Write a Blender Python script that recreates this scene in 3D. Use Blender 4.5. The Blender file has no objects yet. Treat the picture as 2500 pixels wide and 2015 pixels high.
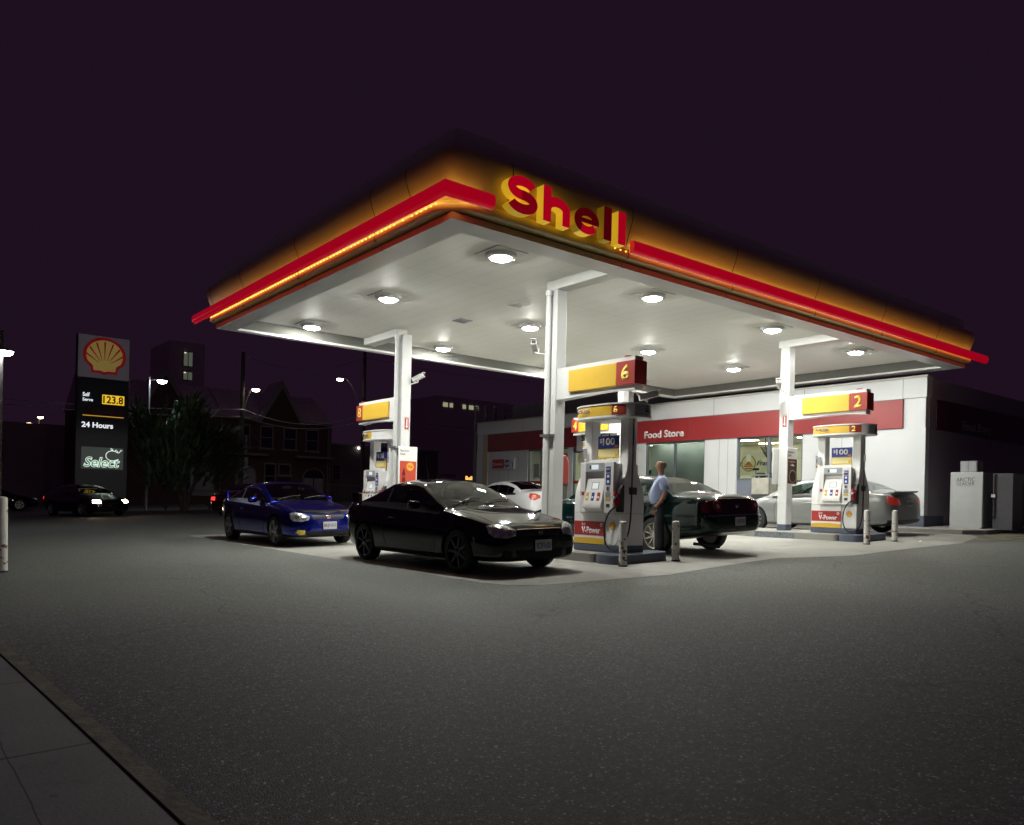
import bpy, bmesh, math, random
from math import sin, cos, pi, radians, sqrt, atan2
from mathutils import Vector, Matrix, geometry
from mathutils.bvhtree import BVHTree
random.seed(7)
SC = bpy.context.scene
COL = SC.collection

# ------------------------------------------------------------------ camera
CAM_H = 1.3
YAW = radians(-38.6456); ROLL = radians(1.36)
cam_d = bpy.data.cameras.new('camera'); cam = bpy.data.objects.new('camera', cam_d); COL.objects.link(cam)
fw = Vector((-sin(YAW), cos(YAW), 0)); rt = Vector((cos(YAW), sin(YAW), 0)); up = Vector((0, 0, 1))
cx = rt*cos(ROLL) + up*sin(ROLL); cy = up*cos(ROLL) - rt*sin(ROLL)
M = Matrix((cx, cy, -fw)).transposed().to_4x4(); M.translation = (0, 0, CAM_H)
cam.matrix_world = M
cam_d.sensor_width = 36; cam_d.lens = 1940/2500*36
cam_d.shift_y = 219.3/2500; cam_d.clip_end = 2000; cam_d.clip_start = 0.05
SC.camera = cam

# ------------------------------------------------------------------ world, view
w = bpy.data.worlds.new('World'); SC.world = w; w.use_nodes = True
nt = w.node_tree; bg = nt.nodes['Background']
bg.inputs['Color'].default_value = (0.0128, 0.0052, 0.0128, 1); bg.inputs['Strength'].default_value = 1.0
SC.view_settings.view_transform = 'Standard'; SC.view_settings.look = 'None'
SC.view_settings.exposure = 0.0; SC.view_settings.gamma = 1.0
SC.cycles.use_denoising = True
SC.cycles.max_bounces = 8; SC.cycles.diffuse_bounces = 4; SC.cycles.glossy_bounces = 4
SC.cycles.transparent_max_bounces = 12
SC.cycles.sample_clamp_indirect = 4.0
try: SC.cycles.use_light_tree = True
except Exception: pass

LIGHT_W = 8.6

# ------------------------------------------------------------------ materials
MATS = {}
def mat(name, col=(0.5,0.5,0.5), rough=0.5, metal=0.0, emit=None, es=0.0, var=0.0, vscale=8.0, bump=0.0, bscale=40.0,
        coat=0.0, spec=0.5, rvar=0.0, alpha=1.0, brough=0.05):
    if name in MATS: return MATS[name]
    m = bpy.data.materials.new(name); m.use_nodes = True; MATS[name] = m
    n = m.node_tree.nodes; l = m.node_tree.links; p = n['Principled BSDF']
    p.inputs['Base Color'].default_value = (*col, 1); p.inputs['Roughness'].default_value = rough
    p.inputs['Metallic'].default_value = metal; p.inputs['Specular IOR Level'].default_value = spec
    if coat: p.inputs['Coat Weight'].default_value = coat; p.inputs['Coat Roughness'].default_value = brough
    if emit: p.inputs['Emission Color'].default_value = (*emit, 1); p.inputs['Emission Strength'].default_value = es
    if var or rvar or bump:
        tc = n.new('ShaderNodeTexCoord')
    if var or rvar:
        no = n.new('ShaderNodeTexNoise'); no.inputs['Scale'].default_value = vscale; no.inputs['Detail'].default_value = 6
        l.new(tc.outputs['Object'], no.inputs['Vector'])
        if var:
            mx = n.new('ShaderNodeMix'); mx.data_type = 'RGBA'
            mr = n.new('ShaderNodeMapRange'); mr.inputs[1].default_value = 0.3; mr.inputs[2].default_value = 0.7
            l.new(no.outputs['Fac'], mr.inputs[0]); l.new(mr.outputs[0], mx.inputs[0])
            mx.inputs[6].default_value = (*[c*(1-var) for c in col], 1); mx.inputs[7].default_value = (*[min(1, c*(1+var)) for c in col], 1)
            l.new(mx.outputs[2], p.inputs['Base Color'])
        if rvar:
            m2 = n.new('ShaderNodeMapRange'); m2.inputs[3].default_value = max(0, rough-rvar); m2.inputs[4].default_value = min(1, rough+rvar)
            l.new(no.outputs['Fac'], m2.inputs[0]); l.new(m2.outputs[0], p.inputs['Roughness'])
    if bump:
        nb = n.new('ShaderNodeTexNoise'); nb.inputs['Scale'].default_value = bscale; nb.inputs['Detail'].default_value = 4
        l.new(tc.outputs['Object'], nb.inputs['Vector'])
        b = n.new('ShaderNodeBump'); b.inputs['Strength'].default_value = bump; b.inputs['Distance'].default_value = 0.01
        l.new(nb.outputs['Fac'], b.inputs['Height']); l.new(b.outputs[0], p.inputs['Normal'])
    return m

def glass(name, col=(0.8,0.85,0.85), trans=0.8, rough=0.02, refl=0.05):
    """thin window glass: clear part and mirror part"""
    if name in MATS: return MATS[name]
    m = bpy.data.materials.new(name); m.use_nodes = True; MATS[name] = m
    n = m.node_tree.nodes; l = m.node_tree.links; n.remove(n['Principled BSDF'])
    t = n.new('ShaderNodeBsdfTransparent'); t.inputs[0].default_value = (*[c*trans for c in col], 1)
    g = n.new('ShaderNodeBsdfGlossy'); g.inputs['Roughness'].default_value = rough; g.inputs['Color'].default_value = (1,1,1,1)
    lw = n.new('ShaderNodeLayerWeight'); lw.inputs[0].default_value = 0.5
    pw = n.new('ShaderNodeMath'); pw.operation = 'POWER'; pw.inputs[1].default_value = 4.0; l.new(lw.outputs['Facing'], pw.inputs[0])
    ad = n.new('ShaderNodeMath'); ad.operation = 'MULTIPLY_ADD'; ad.inputs[1].default_value = 0.9; ad.inputs[2].default_value = refl
    l.new(pw.outputs[0], ad.inputs[0])
    mx = n.new('ShaderNodeMixShader'); l.new(ad.outputs[0], mx.inputs[0]); l.new(t.outputs[0], mx.inputs[1]); l.new(g.outputs[0], mx.inputs[2])
    l.new(mx.outputs[0], n['Material Output'].inputs[0])
    return m

WHITE = mat('white_enamel', (0.80,0.80,0.79), 0.32, var=0.03, vscale=2.5, rvar=0.08)
WHITE2 = mat('white_plastic', (0.76,0.76,0.75), 0.38, var=0.03, vscale=4)
GREYP = mat('grey_plastic', (0.30,0.31,0.33), 0.42, var=0.04)
BLACK = mat('black_rubber', (0.012,0.012,0.013), 0.55)
DARK = mat('dark_metal', (0.04,0.042,0.048), 0.45)
STEEL = mat('brushed_steel', (0.45,0.45,0.46), 0.35, metal=0.9)
CHROME = mat('chrome', (0.75,0.75,0.77), 0.08, metal=1.0)
YEL = mat('yellow_panel', (0.66,0.42,0.045), 0.38, var=0.02)
REDP = mat('red_panel', (0.36,0.04,0.03), 0.38, var=0.02)
REDS = mat('red_sticker', (0.40,0.03,0.03), 0.45)
BLUES = mat('blue_sticker', (0.03,0.05,0.28), 0.4)
WTXT = mat('white_lettering', (0.80,0.80,0.80), 0.4)
YTXT = mat('yellow_lettering', (0.85,0.60,0.08), 0.4)
BTXT = mat('dark_lettering', (0.03,0.03,0.04), 0.5)
BLUEBASE = mat('blue_grey_paint', (0.085,0.10,0.145), 0.5, var=0.12, vscale=5, bump=0.1)
ASPH = CONC = None

# ------------------------------------------------------------------ mesh helpers
class MB:
    def __init__(s): s.v = []; s.f = []; s.m = []
    def add(s, vs, fs, mi=0):
        o = len(s.v); s.v += [tuple(v) for v in vs]; s.f += [tuple(i+o for i in f) for f in fs]; s.m += [mi]*len(fs); return s
    def box(s, a, b, mi=0):
        x0,y0,z0 = [min(a[i],b[i]) for i in range(3)]; x1,y1,z1 = [max(a[i],b[i]) for i in range(3)]
        return s.add([(x0,y0,z0),(x1,y0,z0),(x1,y1,z0),(x0,y1,z0),(x0,y0,z1),(x1,y0,z1),(x1,y1,z1),(x0,y1,z1)],
                     [(0,3,2,1),(4,5,6,7),(0,1,5,4),(1,2,6,5),(2,3,7,6),(3,0,4,7)], mi)
    def cbox(s, c, d, mi=0): return s.box([c[i]-d[i]/2 for i in range(3)], [c[i]+d[i]/2 for i in range(3)], mi)
    def cyl(s, a, b, r0, r1=None, n=16, mi=0, caps=True):
        a = Vector(a); b = Vector(b); r1 = r0 if r1 is None else r1
        d = (b-a).normalized(); t = Vector((0,0,1)) if abs(d.z) < 0.9 else Vector((1,0,0))
        e = d.cross(t).normalized(); g = d.cross(e)
        vs = [a+(e*cos(2*pi*k/n)+g*sin(2*pi*k/n))*r0 for k in range(n)] + [b+(e*cos(2*pi*k/n)+g*sin(2*pi*k/n))*r1 for k in range(n)]
        fs = [(k,k+n,(k+1)%n+n,(k+1)%n) for k in range(n)]
        if caps: fs += [tuple(range(n)), tuple(range(2*n-1,n-1,-1))]
        return s.add(vs, fs, mi)
    def tube(s, pts, r, n=8, mi=0, caps=True):
        pts = [Vector(p) for p in pts]; rs = r if isinstance(r,(list,tuple)) else [r]*len(pts)
        vs = []; prev = None
        for i,p in enumerate(pts):
            d = (pts[min(i+1,len(pts)-1)]-pts[max(i-1,0)]).normalized()
            if prev is None:
                t = Vector((0,0,1)) if abs(d.z) < 0.9 else Vector((1,0,0)); e = d.cross(t).normalized()
            else: e = (prev - d*prev.dot(d)).normalized()
            prev = e; g = d.cross(e)
            vs += [p+(e*cos(2*pi*k/n)+g*sin(2*pi*k/n))*rs[i] for k in range(n)]
        fs = []
        for i in range(len(pts)-1):
            for k in range(n): fs.append((i*n+k, i*n+(k+1)%n, (i+1)*n+(k+1)%n, (i+1)*n+k))
        if caps: fs += [tuple(range(n-1,-1,-1)), tuple(range((len(pts)-1)*n, len(pts)*n))]
        return s.add(vs, fs, mi)
    def lathe(s, prof, c=(0,0,0), ax='z', n=24, mi=0):
        vs = []; c = Vector(c)
        for r,h in prof:
            for k in range(n):
                a = 2*pi*k/n; x,y = r*cos(a), r*sin(a)
                q = {'z':(x,y,h),'x':(h,x,y),'y':(x,h,y)}[ax]
                vs.append(c+Vector(q))
        fs = []
        for i in range(len(prof)-1):
            for k in range(n): fs.append((i*n+k, i*n+(k+1)%n, (i+1)*n+(k+1)%n, (i+1)*n+k))
        return s.add(vs, fs, mi)
    def prism(s, poly, h0, h1, plane='xy', mi=0, mi_side=None):
        """poly: 2D outline; plane 'xy' (along z), 'xz' (along y), 'yz' (along x)"""
        f3 = {'xy':lambda u,v,h:(u,v,h),'xz':lambda u,v,h:(u,h,v),'yz':lambda u,v,h:(h,u,v)}[plane]
        n = len(poly); vs = [f3(u,v,h0) for u,v in poly]+[f3(u,v,h1) for u,v in poly]
        tri = geometry.tessellate_polygon([[Vector((u,v,0)) for u,v in poly]])
        s.add(vs, [tuple(t) for t in tri]+[tuple(i+n for i in reversed(t)) for t in tri], mi)
        return s.add(vs, [(i,(i+1)%n,(i+1)%n+n,i+n) for i in range(n)], mi if mi_side is None else mi_side)
    def build(s, name, mats, parent=None, smooth=False, bevel=0, loc=None, angle=35):
        me = bpy.data.meshes.new(name); me.from_pydata(s.v, [], s.f)
        for m in (mats if isinstance(mats,(list,tuple)) else [mats]): me.materials.append(m)
        me.polygons.foreach_set('material_index', s.m)
        bm = bmesh.new(); bm.from_mesh(me); bmesh.ops.remove_doubles(bm, verts=bm.verts, dist=1e-5)
        bmesh.ops.recalc_face_normals(bm, faces=bm.faces); bm.to_mesh(me); bm.free()
        o = bpy.data.objects.new(name, me); COL.objects.link(o)
        if parent: o.parent = parent
        if loc: o.location = loc
        if bevel:
            b = o.modifiers.new('bevel','BEVEL'); b.width = bevel; b.segments = 2; b.limit_method = 'ANGLE'; b.angle_limit = radians(40)
            b.harden_normals = False
        if smooth or bevel:
            for p in me.polygons: p.use_smooth = True
            me.set_sharp_from_angle(angle=radians(angle))
        me.update()
        return o

def tag(o, label=None, cat=None, group=None, kind=None):
    if label: o['label'] = label
    if cat: o['category'] = cat
    if group: o['group'] = group
    if kind: o['kind'] = kind
    return o
def thing(name, label, cat, loc=(0,0,0), rz=0.0, group=None, tilt=None):
    o = bpy.data.objects.new(name, None); COL.objects.link(o); o.empty_display_size = 0.2
    R_ = Matrix.Rotation(rz, 4, 'Z')
    if tilt: R_ = Matrix.Rotation(-tilt, 4, 'Y') @ R_
    o.matrix_world = Matrix.Translation(loc) @ R_
    return tag(o, label, cat, group)
SL = 0.035
def gz(x, y=0): return SL*x
TILT = math.atan(SL)

# text ---------------------------------------------------------------
FX = (Vector((0,-1,0)), Vector((0,0,1)))   # plane facing -X (right, up)
FY = (Vector((1,0,0)), Vector((0,0,1)))    # plane facing -Y
def text_me(body, size, bold=0.0, ext=0.0, mats=None, shear=0.0, align='LEFT', space=1.0):
    cu = bpy.data.curves.new('t','FONT'); cu.body = body; cu.size = size; cu.offset = bold; cu.extrude = ext
    cu.shear = shear; cu.align_x = align; cu.space_character = space; cu.resolution_u = 3; cu.space_line = 0.9
    cu.fill_mode = 'BOTH'
    t = bpy.data.objects.new('t', cu); COL.objects.link(t)
    dg = bpy.context.evaluated_depsgraph_get()
    me = bpy.data.meshes.new_from_object(t.evaluated_get(dg)); bpy.data.objects.remove(t); bpy.data.curves.remove(cu)
    me.materials.clear()
    for m in (mats or [BTXT]): me.materials.append(m)
    for p in me.polygons: p.material_index = 0
    return me
def text(name, body, width, height, pos, frame, m, parent=None, bold=0.0, ext=0.0012, shear=0.0, space=1.0):
    """text fitted to a width x height box whose lower left corner is pos; frame = (right, up)"""
    me = text_me(body, 1.0, bold, 0.0, [m], shear, 'LEFT', space)
    xs = [v.co.x for v in me.vertices]; ys = [v.co.y for v in me.vertices]
    x0,x1,y0,y1 = min(xs),max(xs),min(ys),max(ys)
    sx = width/(x1-x0); sy = (height/(y1-y0)) if height else sx
    r,u = frame; n = r.cross(u)
    bm = bmesh.new(); bm.from_mesh(me)
    bmesh.ops.remove_doubles(bm, verts=bm.verts, dist=1e-5)
    if ext:
        g = bmesh.ops.extrude_face_region(bm, geom=bm.faces[:])
        for v in [e for e in g['geom'] if isinstance(e, bmesh.types.BMVert)]: v.co.z += 1.0
    P0 = Vector(pos)
    for v in bm.verts:
        v.co = P0 + r*((v.co.x-x0)*sx) + u*((v.co.y-y0)*sy) + n*(v.co.z*ext)
    bmesh.ops.recalc_face_normals(bm, faces=bm.faces)
    bm.to_mesh(me); bm.free(); me.name = name
    o = bpy.data.objects.new(name, me); COL.objects.link(o)
    if parent: o.parent = parent
    return o
def copy_tree(o, parent=None):
    c = o.copy(); COL.objects.link(c); c.parent = parent
    for ch in list(o.children): copy_tree(ch, c)
    return c
def add_line_dark(m, axis, period, off, width, dark=0.25, z_only=False, coord='Object'):
    """thin dark joints every `period` metres along an axis, in the material itself (panel seams)"""
    n = m.node_tree.nodes; l = m.node_tree.links; p = n['Principled BSDF']
    tc = n.new('ShaderNodeTexCoord'); sp = n.new('ShaderNodeSeparateXYZ'); l.new(tc.outputs[coord], sp.inputs[0])
    a = n.new('ShaderNodeMath'); a.operation = 'ADD'; a.inputs[1].default_value = -off+period*50; l.new(sp.outputs[axis], a.inputs[0])
    md = n.new('ShaderNodeMath'); md.operation = 'MODULO'; md.inputs[1].default_value = period; l.new(a.outputs[0], md.inputs[0])
    lt = n.new('ShaderNodeMath'); lt.operation = 'LESS_THAN'; lt.inputs[1].default_value = width; l.new(md.outputs[0], lt.inputs[0])
    mx = n.new('ShaderNodeMix'); mx.data_type = 'RGBA'; l.new(lt.outputs[0], mx.inputs[0])
    src = p.inputs['Base Color']
    if src.is_linked: l.new(src.links[0].from_socket, mx.inputs[6])
    else: mx.inputs[6].default_value = src.default_value
    c = src.default_value; mx.inputs[7].default_value = (c[0]*dark, c[1]*dark, c[2]*dark, 1)
    l.new(mx.outputs[2], src)
    return m
def gz(x, y=0): return SL*max(-20.0, min(32.0, x))

# ================================================================== GROUND
def asphalt():
    m = bpy.data.materials.new('asphalt'); m.use_nodes = True; n = m.node_tree.nodes; l = m.node_tree.links; p = n['Principled BSDF']
    tc = n.new('ShaderNodeTexCoord')
    def noise(sc, det=4, rough=0.55):
        o = n.new('ShaderNodeTexNoise'); o.inputs['Scale'].default_value = sc; o.inputs['Detail'].default_value = det
        o.inputs['Roughness'].default_value = rough; l.new(tc.outputs['Object'], o.inputs['Vector']); return o.outputs['Fac']
    def rng(src, a, b, c, d):
        o = n.new('ShaderNodeMapRange'); o.inputs[1].default_value = a; o.inputs[2].default_value = b; o.inputs[3].default_value = c; o.inputs[4].default_value = d
        l.new(src, o.inputs[0]); return o.outputs[0]
    def math_(op, a, b):
        o = n.new('ShaderNodeMath'); o.operation = op
        for i, q in enumerate((a, b)):
            if isinstance(q, (int, float)): o.inputs[i].default_value = q
            else: l.new(q, o.inputs[i])
        return o.outputs[0]
    stones = n.new('ShaderNodeTexVoronoi'); stones.inputs['Scale'].default_value = 105; l.new(tc.outputs['Object'], stones.inputs['Vector'])
    sp = n.new('ShaderNodeSeparateColor'); l.new(stones.outputs['Color'], sp.inputs[0])
    grain = rng(sp.outputs[0], 0, 1, 0.30, 1.75)                       # stone to stone
    chips = rng(sp.outputs[1], 0.955, 0.975, 0.0, 1.0)                   # a few pale chips
    patch = rng(noise(0.12, 2), 0.35, 0.65, 0.985, 1.015)                # worn and new areas
    stain = rng(noise(1.7, 6, 0.7), 0.22, 0.30, 0.82, 1.0)
    sx = n.new('ShaderNodeSeparateXYZ'); l.new(tc.outputs['Object'], sx.inputs[0])
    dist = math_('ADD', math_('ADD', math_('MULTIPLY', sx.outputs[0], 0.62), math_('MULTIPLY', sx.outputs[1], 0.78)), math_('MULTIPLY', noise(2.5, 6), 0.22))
    old_falloff = rng(dist, 4.2, 9.2, 1.0, 0.0)                                # older, coarser surface near the camera; light falloff painted in as darkening
    g2 = math_('ADD', 1.0, math_('MULTIPLY', math_('SUBTRACT', grain, 1.0), rng(old_falloff, 0, 1, 0.55, 1.15)))
    v = math_('MULTIPLY', math_('MULTIPLY', g2, patch), math_('MULTIPLY', stain, rng(old_falloff, 0, 1, 0.128, 0.040)))
    v = math_('ADD', v, math_('MULTIPLY', chips, 0.26))
    st2 = n.new('ShaderNodeTexVoronoi'); st2.inputs['Scale'].default_value = 42; l.new(tc.outputs['Object'], st2.inputs['Vector'])
    s2 = n.new('ShaderNodeSeparateColor'); l.new(st2.outputs['Color'], s2.inputs[0])
    v = math_('MULTIPLY', v, math_('ADD', 1.0, math_('MULTIPLY', old_falloff, rng(s2.outputs[0], 0, 1, -0.42, 0.50))))
    # tar-sealed crack lines
    cr = n.new('ShaderNodeTexVoronoi'); cr.feature = 'DISTANCE_TO_EDGE'; cr.inputs['Scale'].default_value = 0.22
    ws = n.new('ShaderNodeVectorMath'); ws.operation = 'ADD'; nn = n.new('ShaderNodeTexNoise'); nn.inputs['Scale'].default_value = 1.1; nn.inputs['Detail'].default_value = 5
    l.new(tc.outputs['Object'], nn.inputs['Vector']); l.new(tc.outputs['Object'], ws.inputs[0]); l.new(nn.outputs['Color'], ws.inputs[1]); l.new(ws.outputs[0], cr.inputs['Vector'])
    crk = rng(cr.outputs['Distance'], 0.0, 0.004, 0.5, 1.0)
    v = math_('MULTIPLY', v, crk)
    dr = n.new('ShaderNodeTexVoronoi'); dr.inputs['Scale'].default_value = 1.15; l.new(tc.outputs['Object'], dr.inputs['Vector'])
    wob = math_('ADD', dr.outputs['Distance'], math_('MULTIPLY', noise(14, 3), 0.06))
    v = math_('MULTIPLY', v, rng(wob, 0.055, 0.085, 0.55, 1.0))
    cb = n.new('ShaderNodeCombineColor'); l.new(math_('MULTIPLY', v, 0.945), cb.inputs[0]); l.new(math_('MULTIPLY', v, rng(old_falloff, 0, 1, 1.01, 0.92)), cb.inputs[1]); l.new(math_('MULTIPLY', v, rng(old_falloff, 0, 1, 0.93, 1.06)), cb.inputs[2])  # near zone tinted purple, the dim ambient light put into the colour
    l.new(cb.outputs[0], p.inputs['Base Color'])
    p.inputs['Roughness'].default_value = 0.8
    b = n.new('ShaderNodeBump'); b.inputs['Strength'].default_value = 0.7; b.inputs['Distance'].default_value = 0.004
    l.new(math_('ADD', math_('MULTIPLY', stones.outputs['Distance'], -1.0), sp.outputs[2]), b.inputs['Height']); l.new(b.outputs[0], p.inputs['Normal'])
    return m
def concrete(name, base, joints=()):
    m = bpy.data.materials.new(name); m.use_nodes = True; n = m.node_tree.nodes; l = m.node_tree.links; p = n['Principled BSDF']
    tc = n.new('ShaderNodeTexCoord'); sep = n.new('ShaderNodeSeparateXYZ'); l.new(tc.outputs['Object'], sep.inputs[0])
    def noise(sc, det=5, rough=0.6):
        o = n.new('ShaderNodeTexNoise'); o.inputs['Scale'].default_value = sc; o.inputs['Detail'].default_value = det; o.inputs['Roughness'].default_value = rough
        l.new(tc.outputs['Object'], o.inputs['Vector']); return o.outputs['Fac']
    def rng(src, a, b, c, d):
        o = n.new('ShaderNodeMapRange'); o.inputs[1].default_value = a; o.inputs[2].default_value = b; o.inputs[3].default_value = c; o.inputs[4].default_value = d
        l.new(src, o.inputs[0]); return o.outputs[0]
    def mul(a, b):
        o = n.new('ShaderNodeMath'); o.operation = 'MULTIPLY'
        for i, q in enumerate((a, b)):
            if isinstance(q, (int, float)): o.inputs[i].default_value = q
            else: l.new(q, o.inputs[i])
        return o.outputs[0]
    v = mul(rng(noise(0.6), 0.3, 0.7, 0.80, 1.12), rng(noise(45, 3), 0.3, 0.7, 0.88, 1.1))
    v = mul(v, rng(noise(2.6, 6, 0.7), 0.28, 0.44, 0.72, 1.0))         # oil and dirt patches
    v = mul(v, rng(noise(9.0, 3, 0.5), 0.24, 0.32, 0.62, 1.0))         # drips
    for ax, pos, wd in joints:
        a = n.new('ShaderNodeMath'); a.operation = 'SUBTRACT'; a.inputs[1].default_value = pos; l.new(sep.outputs[ax], a.inputs[0])
        w_ = n.new('ShaderNodeMath'); w_.operation = 'MULTIPLY_ADD'; w_.inputs[1].default_value = 0.05; w_.inputs[2].default_value = -0.025; l.new(noise(1.3, 3), w_.inputs[0])
        a2 = n.new('ShaderNodeMath'); a2.operation = 'ADD'; l.new(a.outputs[0], a2.inputs[0]); l.new(w_.outputs[0], a2.inputs[1])
        ab = n.new('ShaderNodeMath'); ab.operation = 'ABSOLUTE'; l.new(a2.outputs[0], ab.inputs[0])
        v = mul(v, rng(ab.outputs[0], wd*0.5, wd, 0.3, 1.0))
    cb = n.new('ShaderNodeCombineColor')
    for i in range(3): l.new(mul(v, base[i]), cb.inputs[i])
    l.new(cb.outputs[0], p.inputs['Base Color']); p.inputs['Roughness'].default_value = 0.7
    b = n.new('ShaderNodeBump'); b.inputs['Strength'].default_value = 0.35; b.inputs['Distance'].default_value = 0.006
    l.new(noise(60, 4), b.inputs['Height']); l.new(b.outputs[0], p.inputs['Normal'])
    return m
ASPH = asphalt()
CONC = concrete('concrete_slab', (0.315,0.312,0.285), [(0,9.02,0.016),(0,13.75,0.02),(1,13.3,0.016),(0,18.9,0.018),(1,9.45,0.012)])
CONC2 = concrete('concrete_kerb', (0.30,0.29,0.27))
WALKM = concrete('concrete_walk', (0.17,0.175,0.18), [(1,4.33,0.016),(1,5.96,0.012),(1,2.7,0.014),(0,0.50,0.005)])
KERBM = mat('old_kerb_stone', (0.115,0.10,0.08), 0.8, var=0.45, vscale=7, bump=0.9, bscale=22)

def sheet(name, poly, dz, m, thick=0.0, parent=None, kind='structure'):
    """flat sheet following the sloping ground, optionally with vertical edges down to the ground"""
    mb = MB(); n = len(poly)
    tri = geometry.tessellate_polygon([[Vector((u,v,0)) for u,v in poly]])
    mb.add([(x,y,gz(x)+dz) for x,y in poly], [tuple(t) for t in tri])
    if thick:
        mb.add([(x,y,gz(x)+dz) for x,y in poly]+[(x,y,gz(x)+dz-thick) for x,y in poly], [(i,(i+1)%n,(i+1)%n+n,i+n) for i in range(n)])
    o = mb.build(name, m, parent)
    if kind and not parent: o['kind'] = kind
    for p in o.data.polygons:
        if abs(p.normal.z) > 0.5 and p.normal.z < 0: p.flip()
    return o
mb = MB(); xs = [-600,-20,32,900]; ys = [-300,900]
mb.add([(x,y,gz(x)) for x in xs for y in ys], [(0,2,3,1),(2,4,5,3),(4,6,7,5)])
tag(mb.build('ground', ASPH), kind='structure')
sheet('concrete_pad', [(6.38,21.5),(6.34,12.5),(6.30,8.5),(6.42,8.05),(6.75,7.78),(8.9,7.48),(10.5,7.75),(12.3,7.95),(13.7,7.35),(16.2,7.42),(18.4,7.35),(20.8,7.95),(21.5,8.4),(21.5,21.5)], 0.004, CONC)
# kerb and footway at the near left
K_ = 0.965
def ks(p): return [(x*K_,y*K_) for x,y in p]
KP = [(0.62,14.5),(0.84,7.99),(0.95,5.5),(1.05,3.08),(1.2,-3.0)]
sheet('kerb', ks(KP+[(1.105,-3.0),(0.952,3.1),(0.855,5.5),(0.748,8.0),(0.52,14.5)]), 0.045, KERBM, 0.06)
sheet('pavement', ks([(0.505,14.5),(0.733,8.0),(0.84,5.5),(0.937,3.1),(1.09,-3.0),(-9,-3),(-9,14.5)]), 0.040, WALKM, 0.05)
sheet('joint_soil', ks([(0.60,14.5),(0.82,7.99),(0.92,5.5),(1.02,3.08),(1.17,-3.0),(1.02,-3),(0.87,3.1),(0.78,5.5),(0.67,8.0),(0.45,14.5)]), 0.030, mat('joint_soil',(0.045,0.032,0.022),0.9))
# walkway before the shop
sheet('shop_walkway', [(21.5,31.2),(21.5,8.6),(22.0,8.2),(24.2,8.1),(24.2,9.93),(22.36,9.95),(22.36,31.2)], 0.11, CONC2, 0.13)
# street beyond the station, with its far pavement
sheet('road', [(-60,47),(120,47),(120,55),(-60,55)], 0.004, mat('street_asphalt', (0.05,0.05,0.048), 0.7, var=0.2, vscale=1.5, bump=0.3))
sheet('far_pavement', [(-60,55.0),(120,55.0),(120,58.6),(-60,58.6)], 0.12, CONC2, 0.13)
# yellow hatching painted on the asphalt at the right
YM = mat('yellow_road_paint', (0.55,0.42,0.06), 0.6, var=0.35, vscale=9)
def stripe(a, b, wd, mb):
    a = Vector(a); b = Vector(b); d = (b-a).normalized(); s = Vector((-d.y, d.x))*wd/2
    q = [a+s, b+s, b-s, a-s]; mb.add([(v.x,v.y,gz(v.x)+0.005) for v in q], [(0,1,2,3)])
mb = MB()
stripe((20.0,8.0),(20.3,5.2),0.09,mb); stripe((21.45,8.05),(21.1,5.2),0.09,mb); stripe((21.6,8.0),(23.6,5.2),0.09,mb); stripe((20.1,6.7),(22.6,6.4),0.09,mb)
o = mb.build('road_marking', YM); tag(o, kind='structure')
for p in o.data.polygons:
    if p.normal.z < 0: p.flip()

# ================================================================== CANOPY
NX, NY, LY, RX = 6.08, 9.06, 18.77, 22.6
ZL = 5.17
CEIL = 5.46
def cpath(d, r, n=10, y_end=LY, x_end=RX, y_start=None):
    """outline from far left end round the near corner to the right end, offset outward by d; r = corner radius (0 = mitre)"""
    pts = [(NX-d, y_end)]
    if r <= 0: pts.append((NX-d, NY-d))
    else:
        cxx, cyy = NX+r, NY+r
        for k in range(n+1):
            a = pi + (pi/2)*k/n; pts.append((cxx+(r+d)*cos(a), cyy+(r+d)*sin(a)))
    pts.append((x_end, NY-d)); return pts
def sweep(mb, prof, r, mi=0, y_end=LY, x_end=RX, mis=None, cap=True):
    rows = [[(x,y,z) for x,y in cpath(d, r, y_end=y_end, x_end=x_end)] for d,z in prof]
    n = len(rows[0]); vs = [v for row in rows for v in row]; fs = []; ms = []
    m_ = len(rows)
    for i in range(m_):
        j = (i+1) % m_
        for k in range(n-1):
            fs.append((i*n+k, j*n+k, j*n+k+1, i*n+k+1)); ms.append(mis[i] if mis else mi)
    if cap:
        fs.append(tuple(i*n for i in range(m_))); fs.append(tuple(i*n+n-1 for i in range(m_-1,-1,-1))); ms += [mi, mi]
    o = len(mb.v); mb.v += vs; mb.f += [tuple(i+o for i in f) for f in fs]; mb.m += ms

FASC = mat('yellow_fascia', (0.70,0.54,0.21), 0.30, var=0.04, vscale=1.2, rvar=0.05, coat=0.3, brough=0.15)
PARA = mat('grey_fascia_cap', (0.80,0.78,0.84), 0.5)
LIPO = mat('orange_edge_trim', (0.55,0.40,0.28), 0.45, var=0.05)
LIPD = mat('maroon_shadow_gap', (0.20,0.05,0.045), 0.6)
SOFF = mat('soffit_white', (0.84,0.84,0.79), 0.6, var=0.02, vscale=0.6, spec=0.15)
add_line_dark(SOFF, 0, 0.405, 0.1, 0.007, 0.68); add_line_dark(SOFF, 1, 2.9, 0.7, 0.008, 0.7)
SOFT = mat('soffit_trim', (0.70,0.71,0.69), 0.28, var=0.04, vscale=1.2)
canopy = thing('petrol_station_canopy', 'large flat canopy with glowing yellow fascia and red light bars over the pumps', 'canopy', (0,0,0))
FP = [(0.09,5.50),(0.10,5.56),(0.13,5.66),(0.18,5.78),(0.215,5.88),(0.225,5.97),(0.215,6.05),(0.16,6.11),(0.0,6.135)]
mb = MB(); sweep(mb, FP+[(-0.35,6.12),(-0.35,5.44),(0.0,5.44)], 0.10)
mb.build('fascia', FASC, canopy, smooth=True, angle=50)
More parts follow.
